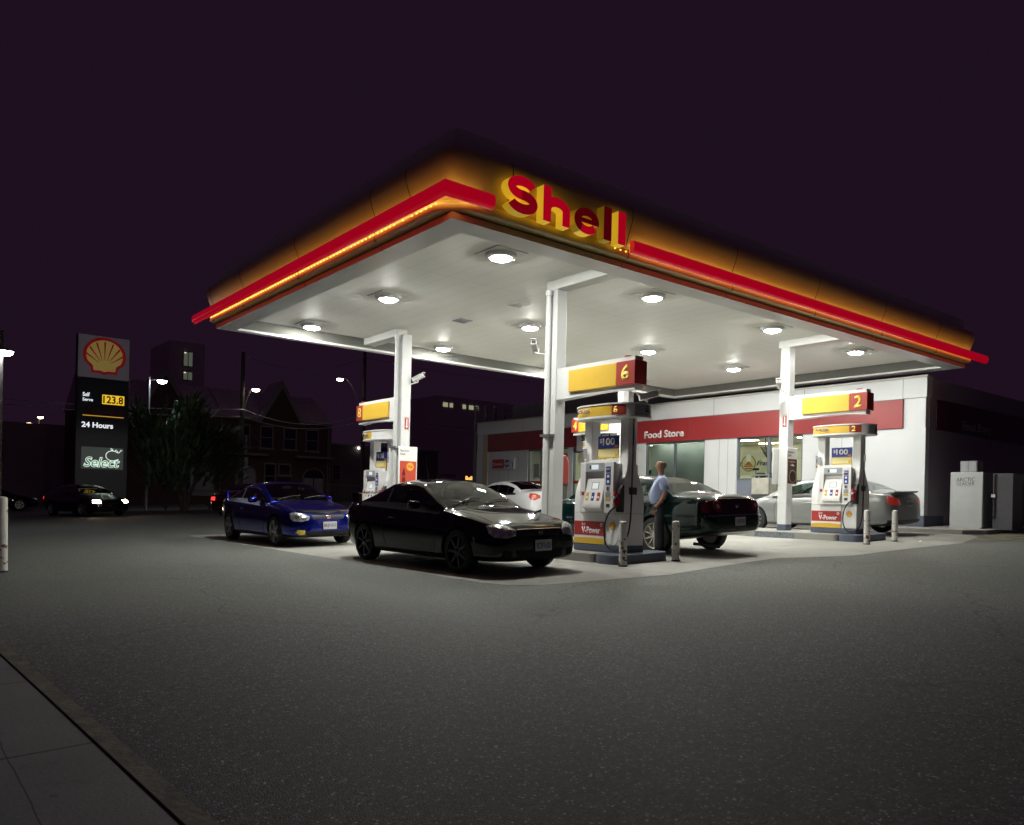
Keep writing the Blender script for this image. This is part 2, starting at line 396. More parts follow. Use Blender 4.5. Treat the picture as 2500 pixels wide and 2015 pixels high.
mb = MB(); sweep(mb, [(-0.06,6.135),(-0.06,6.46),(-0.32,6.46),(-0.32,6.135)], 0.10)
mb.build('parapet', PARA, canopy, smooth=True)
mb = MB(); sweep(mb, [(0.05,5.287),(0.125,5.300),(0.14,5.325),(0.14,5.415),(0.12,5.435),(-0.30,5.438),(-0.30,5.287)], 0.35)
mb.build('bullnose', FASC, canopy, smooth=True, angle=50)
mb = MB(); sweep(mb, [(0.0,ZL),(0.0,5.262),(-0.035,5.265),(-0.035,5.285),(-0.3,5.285),(-0.3,ZL)], 0, mis=[0,0,1,1,2,2])
mb.build('edge_trim', [LIPO,LIPD,SOFT], canopy)
# panel joints as thin dark strips
mb = MB()
fr = [(d+0.003,z) for d,z in FP]+[(d,z) for d,z in reversed(FP)]
for y in (11.0,13.85,16.65,18.55):
    q = [(NX-d,z) for d,z in fr]; mb.prism(q, y-0.007, y+0.007, 'xz')
    mb.box((NX-0.144,y-0.006,5.29),(NX-0.1,y+0.006,5.43)); mb.box((NX-0.003,y-0.006,ZL),(NX+0.1,y+0.006,5.245))
for x in (9.42,12.2,15.0,17.8,20.55):
    q = [(NY-d,z) for d,z in fr]; mb.prism(q, x-0.007, x+0.007, 'yz')
    mb.box((x-0.006,NY-0.144,5.29),(x+0.006,NY-0.1,5.43)); mb.box((x-0.006,NY-0.003,ZL),(x+0.006,NY+0.1,5.245))
for y in (9.95,): q = [(NX-d,z) for d,z in fr]; mb.prism(q, y-0.007, y+0.007, 'xz')
for x in (6.95,): q = [(NY-d,z) for d,z in fr]; mb.prism(q, x-0.007, x+0.007, 'yz')
mb.build('panel_joints', mat('joint_dark', (0.05,0.03,0.02), 0.7), canopy)
# back and right edges (plain)
IN = 0.42; INF = 0.20
mb = MB()
mb.box((NX+0.3,LY-0.12,ZL),(RX,LY,6.0)); mb.box((RX-0.12,NY+0.3,ZL),(RX,LY-0.12,6.0))
mb.build('rear_fascia', PARA, canopy)
# ring soffit (lower lip) and raised ceiling
mb = MB()
zb, zt = ZL+0.004, ZL+0.05
mb.box((NX+0.02,NY+0.02,zb),(NX+IN,LY-0.125,zt)); mb.box((NX+IN,NY+0.02,zb),(RX-0.125,NY+IN,zt))
mb.box((NX+IN,LY-INF,zb),(RX-0.125,LY-0.125,zt)); mb.box((RX-IN,NY+IN,zb),(RX-0.125,LY-INF,zt))
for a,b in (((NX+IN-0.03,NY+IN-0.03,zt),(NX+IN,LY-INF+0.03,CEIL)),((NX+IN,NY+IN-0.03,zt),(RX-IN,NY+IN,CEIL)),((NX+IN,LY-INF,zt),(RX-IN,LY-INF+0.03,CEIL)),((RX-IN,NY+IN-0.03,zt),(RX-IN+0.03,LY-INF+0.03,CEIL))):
    MB().box(a,b).build('soffit_step', mat('soffit_step_dimmed', (0.13,0.13,0.12), 0.8, spec=0.0), canopy)  # soffit colour darkened here to offset the strong light of close lamps
mb.build('soffit_rim', SOFT, canopy)
mb = MB(); mb.box((NX+IN-0.02,NY+IN-0.02,CEIL),(RX-IN+0.02,LY-INF+0.02,CEIL+0.06)); mb.box((NX+0.2,NY+0.2,6.10),(RX-0.1,LY-0.1,6.14))
mb.build('soffit', SOFF, canopy)
# downstand beams
for X in (9.93,17.6):
    MB().box((X-0.13,NY+IN,5.285),(X+0.17,11.36,CEIL)).build('downstand_beam', SOFT, canopy, bevel=0.008)
    MB().box((X-0.13,16.9,5.285),(X+0.17,LY-INF,CEIL)).build('downstand_beam', SOFT, canopy, bevel=0.008)
# service hatches and panel outlines in the ceiling
for (x,y),c in (((10.45,15.05),GREYP),((10.45,13.0),SOFT)):
    mb = MB(); mb.box((x-0.17,y-0.17,CEIL-0.02),(x+0.17,y+0.17,CEIL-0.002))
    for k in range(7): mb.box((x-0.15,y-0.15+k*0.045,CEIL-0.03),(x+0.15,y-0.13+k*0.045,CEIL-0.018))
    mb.build('ceiling_vent', c, canopy)
# red light bars: moulded red acrylic, lit from inside
REDL = mat('red_light_bar', (0.45,0.0,0.02), 0.18, emit=(0.62,0.0,0.018), es=0.52, coat=0.6, brough=0.08)
BARP = [(0.33,5.29),(0.385,5.30),(0.415,5.34),(0.425,5.395),(0.415,5.45),(0.385,5.49),(0.33,5.50)]
def bar(name, a, b):
    """straight run of bar; a,b = ('x'|'y', start, end)"""
mb = MB()
rows = []
for d,z in BARP: rows.append([(NX-d, LY+0.42, z),(NX-d, NY-d, z),(6.50, NY-d, z)])
vs = [v for r_ in rows for v in r_]; m_ = len(rows); fs = []
for i in range(m_):
    j = (i+1)%m_
    for k in range(2): fs.append((i*3+k,j*3+k,j*3+k+1,i*3+k+1))
fs.append(tuple(i*3 for i in range(m_))); fs.append(tuple(i*3+2 for i in range(m_-1,-1,-1)))
mb.add(vs, fs); mb.build('red_light_bar', REDL, canopy, smooth=True, angle=50)
mb = MB(); mb.prism([(NY-d,z) for d,z in BARP], 9.25, RX+0.40, 'yz'); mb.build('red_light_bar', REDL, canopy, smooth=True, angle=50)
for k in range(7):   # brackets that hold the bars off the fascia
    y = 9.9+k*1.4
    if y < LY: MB().box((NX-0.34,y-0.015,5.44),(NX-0.09,y+0.015,5.47)).build('bar_bracket', DARK, canopy)
for k in range(10):
    x = 9.6+k*1.4; MB().box((x-0.015,NY-0.34,5.44),(x+0.015,NY-0.09,5.47)).build('bar_bracket', DARK, canopy)
# yellow tubes behind the bars that wash the fascia
GLOW = mat('amber_tube', (0.8,0.5,0.1), 0.5, emit=(1.0,0.66,0.19), es=7.0)
mb = MB()
mb.box((NX-0.200,NY-0.18,5.455),(NX-0.182,LY+0.1,5.49)); mb.box((NX-0.18,NY-0.200,5.455),(6.45,NY-0.182,5.49)); mb.box((9.5,NY-0.200,5.455),(RX+0.1,NY-0.182,5.49))
mb.build('amber_tube', GLOW, canopy)
# rows of small yellow lamps under the bars
DOT = mat('yellow_led', (0.9,0.7,0.2), 0.4, emit=(1.0,0.60,0.08), es=2.2)
mb = MB()
y = NY+0.2
while y < LY-0.1:
    if random.random() > 0.06: mb.cbox((NX-0.146,y,5.385),(0.012,0.022,0.018))
    y += 0.125
x = NX+0.15
while x < RX-0.1:
    if (x < 6.5 or x > 9.0) and random.random() > 0.05: mb.cbox((x,NY-0.146,5.385),(0.022,0.012,0.018))
    x += 0.125
mb.build('led_strip', DOT, canopy)

# the word on the fascia: five channel letters
def arc(cx_, cz_, rx, rz, a0, a1, n):
    return [(cx_+rx*cos(radians(a0+(a1-a0)*k/n)), cz_+rz*sin(radians(a0+(a1-a0)*k/n))) for k in range(n+1)]
def stroke(center, th):
    """outline of a thick open stroke along 2D centre line (butt ends)"""
    L_ = []; R_ = []
    for i,p in enumerate(center):
        a = center[max(i-1,0)]; b = center[min(i+1,len(center)-1)]
        d = Vector((b[0]-a[0], b[1]-a[1])).normalized(); nrm = Vector((-d.y,d.x))
        t = th[i] if isinstance(th,list) else th
        L_.append((p[0]+nrm.x*t/2,p[1]+nrm.y*t/2)); R_.append((p[0]-nrm.x*t/2,p[1]-nrm.y*t/2))
    return L_+R_[::-1]
LYF, LYB = NY-0.37, NY-0.215   # face and back of the letters
def letter(nm, polys, label):
    """polys: list of (outline, lit)"""
    ox, oz = polys[0][0][0]
    t = thing('canopy_letter', label, 'sign letter', (ox, LYB, oz), group='red letters on the canopy front')
    for i,(q,lit) in enumerate(polys):
        k = 'lit' if lit > .7 else ('half' if lit > .3 else 'dim')
        face = mat('letter_red_'+k, (0.36,0.0,0.02), 0.3, emit=(0.62,0.0,0.018), es={'lit':0.55,'half':0.26,'dim':0.09}[k], coat=0.3)
        ret = mat('letter_return_'+k, (0.70,0.50,0.06), 0.4, emit=(1.0,0.62,0.03), es={'lit':0.44,'half':0.28,'dim':0.09}[k])
        mb = MB(); mb.prism([(x-ox,z-oz) for x,z in q], LYF+0.008-LYB+0.0007*i, 0.0, 'xz'); mb.build('letter_return', ret, t)
        mb = MB(); mb.prism([(x-ox,z-oz) for x,z in q], LYF-LYB-0.001*i, LYF-LYB+0.006+0.0003*i, 'xz'); mb.build('letter_face', face, t)
    return t
zb_, zc_ = 5.365, 5.875
cu = arc(7.01,5.716,0.195,0.0963,18,180,16)+arc(7.01,5.716,0.195,0.0963,180,268,9)[1:]+[(7.02,5.6197)]
cl = [(7.00,5.6197)]+arc(7.015,5.524,0.205,0.0963,88,0,9)+arc(7.015,5.524,0.205,0.0963,0,-164,18)[1:]
letter('S', [(stroke(cu,0.138),1),(stroke(cl,0.138),0.5)], 'letter S with a lit red top and dark lower bowl, first letter on the canopy')
h_arch = arc(7.665,5.575,0.180,0.105,168,0,16)+[(7.845,5.50),(7.845,5.365)]
letter('h', [([(7.40,zb_),(7.40,zc_),(7.548,zc_),(7.548,zb_)],1), (stroke(h_arch,0.142),1)], 'glowing red letter h with a tall stem on the canopy front')
e_u = arc(8.265,5.555,0.195,0.135,0,180,22)+arc(8.265,5.555,0.195,0.135,180,238,7)[1:]
e_l = arc(8.265,5.555,0.195,0.135,236,325,11)
letter('e', [(stroke(e_u,0.122),0), (stroke(e_l,0.122),1), ([(8.12,5.522),(8.12,5.590),(8.505,5.590),(8.516,5.522)],0)], 'dim red letter e on the canopy front, between the h and the first l')
letter('l', [([(8.625,zb_),(8.625,zc_),(8.79,zc_),(8.79,zb_)],0)], 'dim dark red letter l on the canopy front, right beside the e')
letter('l', [([(8.94,zb_),(8.94,zc_),(9.105,zc_),(9.105,zb_)],1)], 'bright red letter l on the canopy front, last letter before the long red bar')
# washlight behind the letters
mb = MB()
for a,b in ((7.42,7.52),(8.97,9.08)): mb.box((a,NY-0.128,5.60),(b,NY-0.120,5.80))
mb.build('letter_backlight', mat('letter_backlight', (0.8,0.5,0.1), 0.5, emit=(1.0,0.60,0.10), es=2.4), canopy)

# ------------------------------------------------------------------ canopy lamps
LAMP = mat('lamp_lens', (0.9,0.9,0.9), 0.3, emit=(1.0,1.0,0.92), es=62*LIGHT_W)
LAMPW = mat('lamp_lens_weak', (0.9,0.9,0.9), 0.3, emit=(1.0,0.93,0.82), es=30*LIGHT_W)
HOUS = mat('lamp_housing', (0.55,0.55,0.54), 0.35, metal=0.2)
lx = (8.08,11.85,15.95,19.7); ly = (10.55,14.3,17.95)
row_n = ('nearest row','middle row','farthest row'); col_n = ('at the left end of the','second from the left in the','third from the left in the','at the right end of the')
for j,y in enumerate(ly):
    for i,x in enumerate(lx):
        t = thing('canopy_light', 'round bright ceiling lamp %s %s under the canopy' % (col_n[i], row_n[j]), 'ceiling lamp', (x,y,CEIL), group='bright lamps in the canopy soffit')
        mb = MB(); mb.box((-0.32,-0.32,-0.022),(0.32,0.32,-0.001)); mb.build('trim_plate', SOFT, t, bevel=0.004)
        mb = MB(); mb.lathe([(0.27,-0.022),(0.26,-0.075),(0.22,-0.092),(0.18,-0.090),(0.18,-0.022)], n=20); mb.build('lamp_housing', HOUS, t, smooth=True)
        weak = (j == 2 and i == 3)
        mb = MB(); mb.lathe([(0.176,-0.078),(0.168,-0.096),(0.12,-0.120),(0.06,-0.131),(0.001,-0.134)], n=14); mb.lathe([(0.176,-0.078),(0.001,-0.078)], n=14)
        mb.build('lens', LAMPW if weak else LAMP, t, smooth=True, angle=60)

# ================================================================== COLUMNS
COLM = mat('column_white', (0.66,0.67,0.67), 0.30, var=0.03, vscale=2, rvar=0.1)
CX = (9.93,17.6)
def column(x, y, pipe_side, label, band):
    b = gz(x)+0.145
    t = thing('canopy_column', label, 'column', (x,y,b), group='white square columns under the canopy')
    H = 5.285-b
    mb = MB(); mb.box((-0.125,-0.125,0),(0.125,0.125,H)); mb.build('shaft', COLM, t, bevel=0.012)
    mb = MB(); mb.box((-0.128,-0.128,0),(0.128,0.128,0.16)); mb.build('painted_base', BLUEBASE, t, bevel=0.012)
    mb = MB(); px_,py_ = -0.19, pipe_side*0.03
    mb.cyl((px_,py_,0.1),(px_,py_,H-0.12),0.055,n=14); mb.cyl((px_,py_,H-0.12),(px_,py_,H-0.02),0.07,0.075,n=14); mb.cyl((px_,py_,1.75),(px_,py_,1.85),0.06,n=14)
    if band: mb.build('downpipe', COLM, t, smooth=True)
    if band:
        mb = MB(); mb.box((-0.26,-0.13,2.05),(-0.12,0.132,2.09)); mb.build('pipe_clamp', STEEL, t)
    return t
column(CX[0],11.18,1,'white square column with a round downpipe, behind the black coupe and the pump marked 6',1)
column(CX[0],16.72,1,'white square column with a downpipe, beside the pump marked 8',1)
column(CX[1],11.18,1,'white square column between the dark green car and the pump marked 2',0)
column(CX[1],16.72,1,'far white square column by the pump marked 4, mostly hidden by the pump marked 6',0)

# number signs cantilevered from the columns
def number_sign(x, ycol, sgn, num, label):
    """sgn -1: arm runs toward the camera (-Y); +1: away"""
    t = thing('pump_number_sign', label, 'sign', (x,ycol,3.2+SL*(x-9.93)), group='yellow and red number signs held out from the columns')
    L0, L1 = 0.13, 2.08
    y0, y1 = sgn*L0, sgn*L1
    mb = MB(); bot = [(y0,0.02)] + [(sgn*(L0+(L1-L0)*k/10), 0.02+0.0+0.055*sin(pi*(k/10)**1.6)*0.9) for k in range(1,10)] + [(y1,0.03)]
    mb.prism(bot+[(y1,0.60),(y0,0.60)], -0.10, 0.10, 'yz'); mb.build('arm', COLM, t)
    ys0, ys1, yr = sgn*0.50, sgn*2.13, sgn*(1.70 if sgn < 0 else 1.80)
    a, b = 0.125, 0.52
    mb = MB(); mb.box((-0.15,ys0,a),(0.15,yr,b)); mb.build('yellow_panel', YEL, t, bevel=0.01)
    mb = MB(); mb.box((-0.152,yr,a-0.003),(0.152,ys1,b+0.003)); mb.build('red_panel', REDP, t, bevel=0.01)
    mb = MB(); mb.box((-0.11,sgn*1.85,0.60),(0.11,sgn*1.95,0.62)); mb.build('cap', REDP, t)
    w_ = 0.19; cy_ = (yr+ys1)/2
    text('number', num, w_, 0.27, (-0.155,cy_+w_/2,a+0.065), FX, YTXT, t, bold=0.03, ext=0.002)
    return t
number_sign(CX[0],11.18,-1,'6','overhead sign with yellow panel and red end numbered 6')
number_sign(CX[1],11.18,-1,'2','overhead sign with yellow panel and red end numbered 2')
number_sign(CX[0],16.72,1,'8','overhead sign with yellow panel and red end numbered 8')
number_sign(CX[1],16.72,1,'4','overhead sign with yellow panel and red end numbered 4, seen behind the pump marked 6')

# ================================================================== ISLANDS
def island(x, label):
    g = gz(x)
    t = thing('pump_island', label, 'kerbed island', (x,9.0,g), tilt=TILT, group='long concrete pump islands')
    def rr(x0,x1,y0,y1,r,n=6):
        p = []
        for (a,b,s) in ((x1-r,y1-r,0),(x0+r,y1-r,90),(x0+r,y0+r,180),(x1-r,y0+r,270)):
            for k in range(n+1):
                q = radians(s+90*k/n); p.append((a+r*cos(q),b+r*sin(q)))
        return p
    mb = MB(); mb.prism(rr(-0.62,0.62,0.45,9.55,0.10), -0.02, 0.15, 'xy'); mb.build('kerb_body', CONC2, t, bevel=0.015)
    mb = MB(); mb.prism(rr(-0.66,0.66,-0.12,0.44,0.18), -0.02, 0.155, 'xy'); mb.build('steel_nose', BLUEBASE, t, bevel=0.02)
    mb = MB(); mb.prism(rr(-0.66,0.66,9.56,10.1,0.18), -0.02, 0.155, 'xy'); mb.build('steel_nose', BLUEBASE, t, bevel=0.02)
    mb = MB(); mb.box((-0.628,1.5,0.0),(-0.615,2.6,0.142)); mb.box((-0.628,3.6,0.0),(-0.615,4.5,0.142)); mb.build('worn_paint', mat('worn_blue_paint', (0.15,0.17,0.19), 0.6, var=0.4, vscale=14), t)
    return t
island(9.93,'concrete island with blue grey nose under the pump marked 6, beside the black coupe')
island(17.6,'concrete island with blue grey painted sides under the pump marked 2')
# bollards
def bollard_mat():
    m = mat('chipped_white_paint', (0.62,0.61,0.57), 0.5)
    n = m.node_tree.nodes; l = m.node_tree.links; p = n['Principled BSDF']
    tc = n.new('ShaderNodeTexCoord'); no = n.new('ShaderNodeTexNoise'); no.inputs['Scale'].default_value = 13; no.inputs['Detail'].default_value = 5
    oi = n.new('ShaderNodeObjectInfo'); ad = n.new('ShaderNodeVectorMath'); ad.operation = 'ADD'
    l.new(tc.outputs['Object'], ad.inputs[0]); l.new(oi.outputs['Random'], ad.inputs[1]); l.new(ad.outputs[0], no.inputs['Vector'])
    sp = n.new('ShaderNodeSeparateXYZ'); l.new(tc.outputs['Object'], sp.inputs[0])
    mr = n.new('ShaderNodeMapRange'); mr.inputs[1].default_value = 0.0; mr.inputs[2].default_value = 0.95; mr.inputs[3].default_value = 0.545; mr.inputs[4].default_value = 0.68
    l.new(sp.outputs[2], mr.inputs[0]); gt = n.new('ShaderNodeMath'); gt.operation = 'GREATER_THAN'; l.new(no.outputs['Fac'], gt.inputs[0]); l.new(mr.outputs[0], gt.inputs[1])
    mx = n.new('ShaderNodeMix'); mx.data_type = 'RGBA'; mx.inputs[6].default_value = (0.60,0.59,0.55,1); mx.inputs[7].default_value = (0.13,0.06,0.035,1)
    l.new(gt.outputs[0], mx.inputs[0]); l.new(mx.outputs[2], p.inputs['Base Color']); return m
BOLL = bollard_mat()
for x,y,h,lab,r in ((9.25,8.72,0.72,'rust chipped white bollard before the pump marked 6',0.064),(10.58,8.76,0.68,'clean white bollard beside the standing man',0.064),
                  (16.55,8.52,0.74,'scuffed white bollard before the pump marked 2',0.064),(17.85,8.55,0.70,'scuffed white bollard right of the pump marked 2',0.062),
                  (1.50,14.3,1.15,'pale post cut by the left edge of the view',0.09)):
    t = thing('bollard', lab, 'bollard', (x,y,gz(x)), group='white steel bollards', tilt=0.02)
    mb = MB(); mb.lathe([(r,0),(r,h-0.04),(r*0.92,h-0.015),(r*0.6,h),(0.001,h+0.006)], n=20); mb.build('post', BOLL, t, smooth=True)
    mb = MB(); mb.lathe([(r+0.012,0),(r+0.012,0.02),(r,0.025)], n=20); mb.build('collar', DARK, t, smooth=True)
# ================================================================== FUEL PUMPS
SCRN = mat('lit_display', (0.5,0.55,0.55), 0.3, emit=(0.75,0.82,0.85), es=0.55)
PANG = mat('pump_grey_panel', (0.36,0.375,0.40), 0.4)
NOZR = mat('nozzle_red', (0.42,0.015,0.02), 0.32, coat=0.3)
def stadium(x, y0, y1, n=10, e=2.6):
    """rounded plan outline of the topper: list of (x,y)"""
    cy_ = (y0+y1)/2; hy = (y1-y0)/2; p = []
    for k in range(48):
        a = 2*pi*k/48; c, s = cos(a), sin(a)
        p.append((x*math.copysign(abs(c)**(2/e), c), cy_+hy*math.copysign(abs(s)**(2/e), s)))
    return p
def pump(x, y, num, end, label):
    t = thing('fuel_pump', label, 'petrol pump', (x,y,gz(x)+0.15), group='white petrol pumps on the islands')
    # lower cabinet, end cheeks, posts
    mb = MB(); mb.box((-0.262,-0.41,0.12),(0.262,0.41,0.66)); mb.build('lower_cabinet', WHITE, t, bevel=0.012)
    mb = MB(); mb.box((-0.285,-0.565,0),(0.285,0.565,0.118)); mb.build('plinth', BLUEBASE, t, bevel=0.01)
    lev = [(0.12,0.283,0.39,0.56),(0.86,0.283,0.39,0.56),(0.98,0.275,0.385,0.558),(1.10,0.25,0.375,0.553),(1.20,0.215,0.365,0.547),(1.28,0.175,0.355,0.54),(1.36,0.14,0.347,0.535),(1.46,0.115,0.342,0.53),(1.55,0.105,0.34,0.53),(2.27,0.105,0.34,0.53)]
    def cheek(sg, dy):
        mb = MB(); vs = []
        for z_,x_,ya_,yb_ in lev:
            u = min(1,max(0,(z_-0.86)/0.6)); a_, b_ = sg*(ya_+dy*u), sg*(yb_+dy*u)
            vs += [(-x_,a_,z_),(x_,a_,z_),(x_,b_,z_),(-x_,b_,z_)]
        n_ = len(lev); fs = [(0,1,2,3),(4*n_-1,4*n_-2,4*n_-3,4*n_-4)]
        for i_ in range(n_-1):
            for k_ in range(4): fs.append((4*i_+k_,4*i_+(k_+1)%4,4*i_+4+(k_+1)%4,4*i_+4+k_))
        mb.add(vs, fs); return mb.build('end_cheek', WHITE, t, bevel=0.012)
    cheek(1, 0.0); cheek(-1, 0.0)
    mb = MB(); mb.box((-0.09,-0.568,0.98),(0.09,-0.545,1.10)); mb.build('hose_plate', DARK, t)
    mb = MB(); mb.box((-0.286,-0.568,0.655),(0.286,0.568,0.661)); mb.build('seam', GREYP, t)
    # electronics head: sheets on both sides with a sloping keypad
    mb = MB(); mb.box((-0.30,-0.40,0.662),(0.30,0.40,1.50)); mb.build('upper_cabinet', WHITE2, t, bevel=0.01)
    for s in (-1,):
        mb = MB()
        mb.box((-0.37,-0.46,0.66),(-0.302,-0.245,1.52))                       # card column
        mb.box((-0.37,-0.243,0.66),(-0.302,0.34,0.80)); mb.box((-0.37,0.21,0.80),(-0.302,0.34,1.52))
        mb.box((-0.37,-0.243,1.355),(-0.302,0.21,1.52))
        mb.build('electronics_head', WHITE2, t, bevel=0.008)
        mb = MB(); mb.prism([(-0.306,1.24),(-0.325,1.24),(-0.40,0.88),(-0.43,0.80),(-0.425,0.735),(-0.36,0.70),(-0.306,0.70)], -0.225, 0.20, 'xz'); mb.build('keypad_slope', WHITE2, t, bevel=0.008)
        mb = MB(); mb.box((-0.374,-0.235,1.365),(-0.368,0.20,1.505)); mb.build('display_surround', PANG, t)
        mb = MB(); mb.box((-0.379,-0.11,1.395),(-0.373,0.10,1.475)); mb.build('price_display', SCRN, t)
        mb = MB(); mb.box((-0.381,0.06,1.40),(-0.3785,0.10,1.47)); mb.build('display_window', DARK, t)
        # small screen and three grade buttons on the slope
        def slope(y0, y1, u0, u1, m, nm, lift=0.003):
            a = Vector((-0.325,0,1.24)); b = Vector((-0.40,0,0.88)); d = b-a; n_ = Vector((-d.z,0,d.x)).normalized()
            n_ = n_ if n_.x < 0 else -n_
            q0 = a+d*u0+n_*lift; q1 = a+d*u1+n_*lift
            mb = MB(); mb.add([(q0.x,y0,q0.z),(q0.x,y1,q0.z),(q1.x,y1,q1.z),(q1.x,y0,q1.z)]+[(q0.x-n_.x*0.002,y0,q0.z-n_.z*0.002),(q0.x-n_.x*0.002,y1,q0.z-n_.z*0.002),(q1.x-n_.x*0.002,y1,q1.z-n_.z*0.002),(q1.x-n_.x*0.002,y0,q1.z-n_.z*0.002)],
                              [(0,1,2,3),(4,7,6,5),(0,4,5,1),(1,5,6,2),(2,6,7,3),(3,7,4,0)]); return mb.build(nm, m, t)
        slope(-0.09,0.05,0.20,0.48,SCRN,'small_screen')
        slope(-0.108,0.068,0.17,0.51,GREYP,'screen_bezel',0.0015)
        for yb,m in ((0.135,YEL),(0.0,BLUES),(-0.135,REDS)):
            slope(yb-0.033,yb+0.033,0.66,1.16,m,'grade_button')
            slope(yb-0.02,yb+0.02,0.84,0.93,WTXT,'button_label',0.006)
        # card column
        mb = MB(); mb.box((-0.373,-0.395,1.13),(-0.3695,-0.285,1.44)); mb.build('prepay_label', BLUES, t)
        text('label_lettering','PRE-PAY',0.09,0.03,(-0.374,-0.295,1.385),FX,WTXT,t,bold=0.03)
        mb = MB(); mb.box((-0.376,-0.39,1.325),(-0.374,-0.29,1.335)); mb.build('label_rule', YTXT, t)
        for z0 in (1.255,1.165):
            mb = MB(); mb.box((-0.376,-0.365,z0),(-0.374,-0.315,z0+0.045)); mb.build('label_pictogram', WTXT, t)
        mb = MB(); mb.box((-0.380,-0.375,1.035),(-0.371,-0.305,1.105)); mb.build('card_slot', GREYP, t)
        mb = MB(); mb.box((-0.383,-0.352,1.045),(-0.379,-0.325,1.095)); mb.build('slot_mouth', DARK, t)
        mb = MB()
        for a in range(4):
            for b in range(4): mb.box((-0.376,-0.40+a*0.03,0.925+b*0.022),(-0.371,-0.376+a*0.03,0.942+b*0.022))
        mb.build('number_keys', PANG, t)
        mb = MB(); mb.box((-0.374,-0.40,0.865),(-0.371,-0.285,0.905)); mb.build('card_sticker', YEL, t)
        mb = MB(); mb.box((-0.374,-0.385,0.755),(-0.371,-0.305,0.815)); mb.build('receipt_slot', DARK, t)
        mb = MB(); mb.box((-0.372,0.235,0.955),(-0.3695,0.33,1.015)); mb.build('no_smoking_sticker', REDS, t)
        mb = MB(); mb.box((-0.374,0.295,0.96),(-0.3715,0.325,1.01)); mb.build('sticker_icon', WTXT, t)
        # nozzle recess with nozzle
        mb = MB(); mb.prism([(-0.30,0.68),(-0.318,0.68),(-0.318,1.05),(-0.27,1.13),(-0.22,1.13),(-0.22,0.68)], -0.575, -0.475, 'xz'); mb.build('nozzle_boot', DARK, t, bevel=0.01)
        mb = MB()
        mb.tube([(-0.355,-0.50,1.02),(-0.37,-0.505,0.93),(-0.375,-0.52,0.84),(-0.372,-0.535,0.77)], [0.028,0.034,0.034,0.022], 10)
        mb.tube([(-0.335,-0.53,1.0),(-0.33,-0.555,0.9),(-0.335,-0.55,0.80)], 0.02, 8)
        mb.build('nozzle', NOZR, t, smooth=True)
        mb = MB(); mb.tube([(-0.35,-0.56,0.98),(-0.40,-0.565,0.93),(-0.405,-0.56,0.84),(-0.37,-0.545,0.78)], 0.009, 6); mb.build('nozzle_guard', BLACK, t, smooth=True)
        mb = MB(); mb.box((-0.42,-0.54,0.90),(-0.385,-0.44,0.945)); mb.build('nozzle_tag', mat('pale_tag', (0.45,0.55,0.6), 0.5), t)
    # hose: topper to floor loop to nozzle
    hp = [(-0.06,-0.60,2.25),(-0.06,-0.60,1.8),(-0.07,-0.60,1.2),(-0.08,-0.60,0.7),(-0.13,-0.61,0.38),(-0.22,-0.60,0.17),(-0.31,-0.52,0.055),(-0.36,-0.40,0.06),(-0.385,-0.32,0.17),(-0.385,-0.29,0.36),(-0.38,-0.32,0.55),(-0.375,-0.40,0.69),(-0.372,-0.50,0.755),(-0.37,-0.53,0.78)]
    sm = []
    for i in range(len(hp)-1):
        P = [Vector(hp[max(i-1,0)]),Vector(hp[i]),Vector(hp[i+1]),Vector(hp[min(i+2,len(hp)-1)])]
        for k in range(4):
            u = k/4; sm.append(0.5*((2*P[1])+(P[2]-P[0])*u+(2*P[0]-5*P[1]+4*P[2]-P[3])*u*u+(-P[0]+3*P[1]-3*P[2]+P[3])*u**3))
    sm.append(Vector(hp[-1]))
    mb = MB(); mb.tube(sm, 0.0135, 8); mb.build('hose', BLACK, t, smooth=True)
    mb = MB(); mb.cyl((-0.06,-0.603,1.66),(-0.06,-0.605,1.80),0.024,n=10); mb.build('hose_coupling', STEEL, t, smooth=True)
    # lower panels: red with white lettering, white wave, yellow
    yl, yr = 0.545, -0.19
    xf = -0.2855
    mb = MB(); mb.box((xf,yr,0.122),(-0.262,yl,0.655)); mb.build('door_panel', WHITE, t)
    wave = lambda u: 0.225+0.022*sin(u*2.6+0.3)
    n_ = 12
    mb = MB(); mb.box((xf-0.003,yr,0.268),(xf,yl,0.51)); mb.build('red_graphic', REDS, t)
    mb = MB(); mb.prism([(yl,0.122)]+[(yl+(yr-yl)*k/n_, 0.215+0.03*sin(pi*0.5*(1-k/n_)*0.0+k/n_*2.2)-0.012*(k/n_)*2) for k in range(n_+1)]+[(yr,0.122)], xf-0.003, xf, 'yz'); mb.build('yellow_graphic', YEL, t)
    text('graphic_lettering','V-Power',0.46,0.115,(xf-0.004,0.36,0.30),FX,WTXT,t,bold=0.03)
    text('graphic_lettering','Shell',0.09,0.042,(xf-0.004,0.36,0.435),FX,WTXT,t,bold=0.02)
    mb = MB(); mb.lathe([(0.032,xf-0.005),(0.032,xf-0.002)], c=(0,-0.12,0.455), ax='x', n=16); mb.lathe([(0.032,xf-0.005),(0.017,xf-0.005)], c=(0,-0.12,0.455), ax='x', n=16); mb.build('graphic_ring', WTXT, t)
    # oval panel with the shell badge
    ov = [(-0.39+0.145*math.copysign(abs(cos(a))**0.8,cos(a)), 0.38+0.26*math.copysign(abs(sin(a))**0.9,sin(a))) for a in [2*pi*k/28 for k in range(28)]]
    mb = MB(); mb.prism(ov, -0.289, -0.2835, 'yz'); mb.build('oval_panel', WHITE, t)
    shell_badge(t, (-0.291,-0.39,0.445), 0.065, FX)
    # topper
    st = stadium(0.43, -0.80, 0.66)
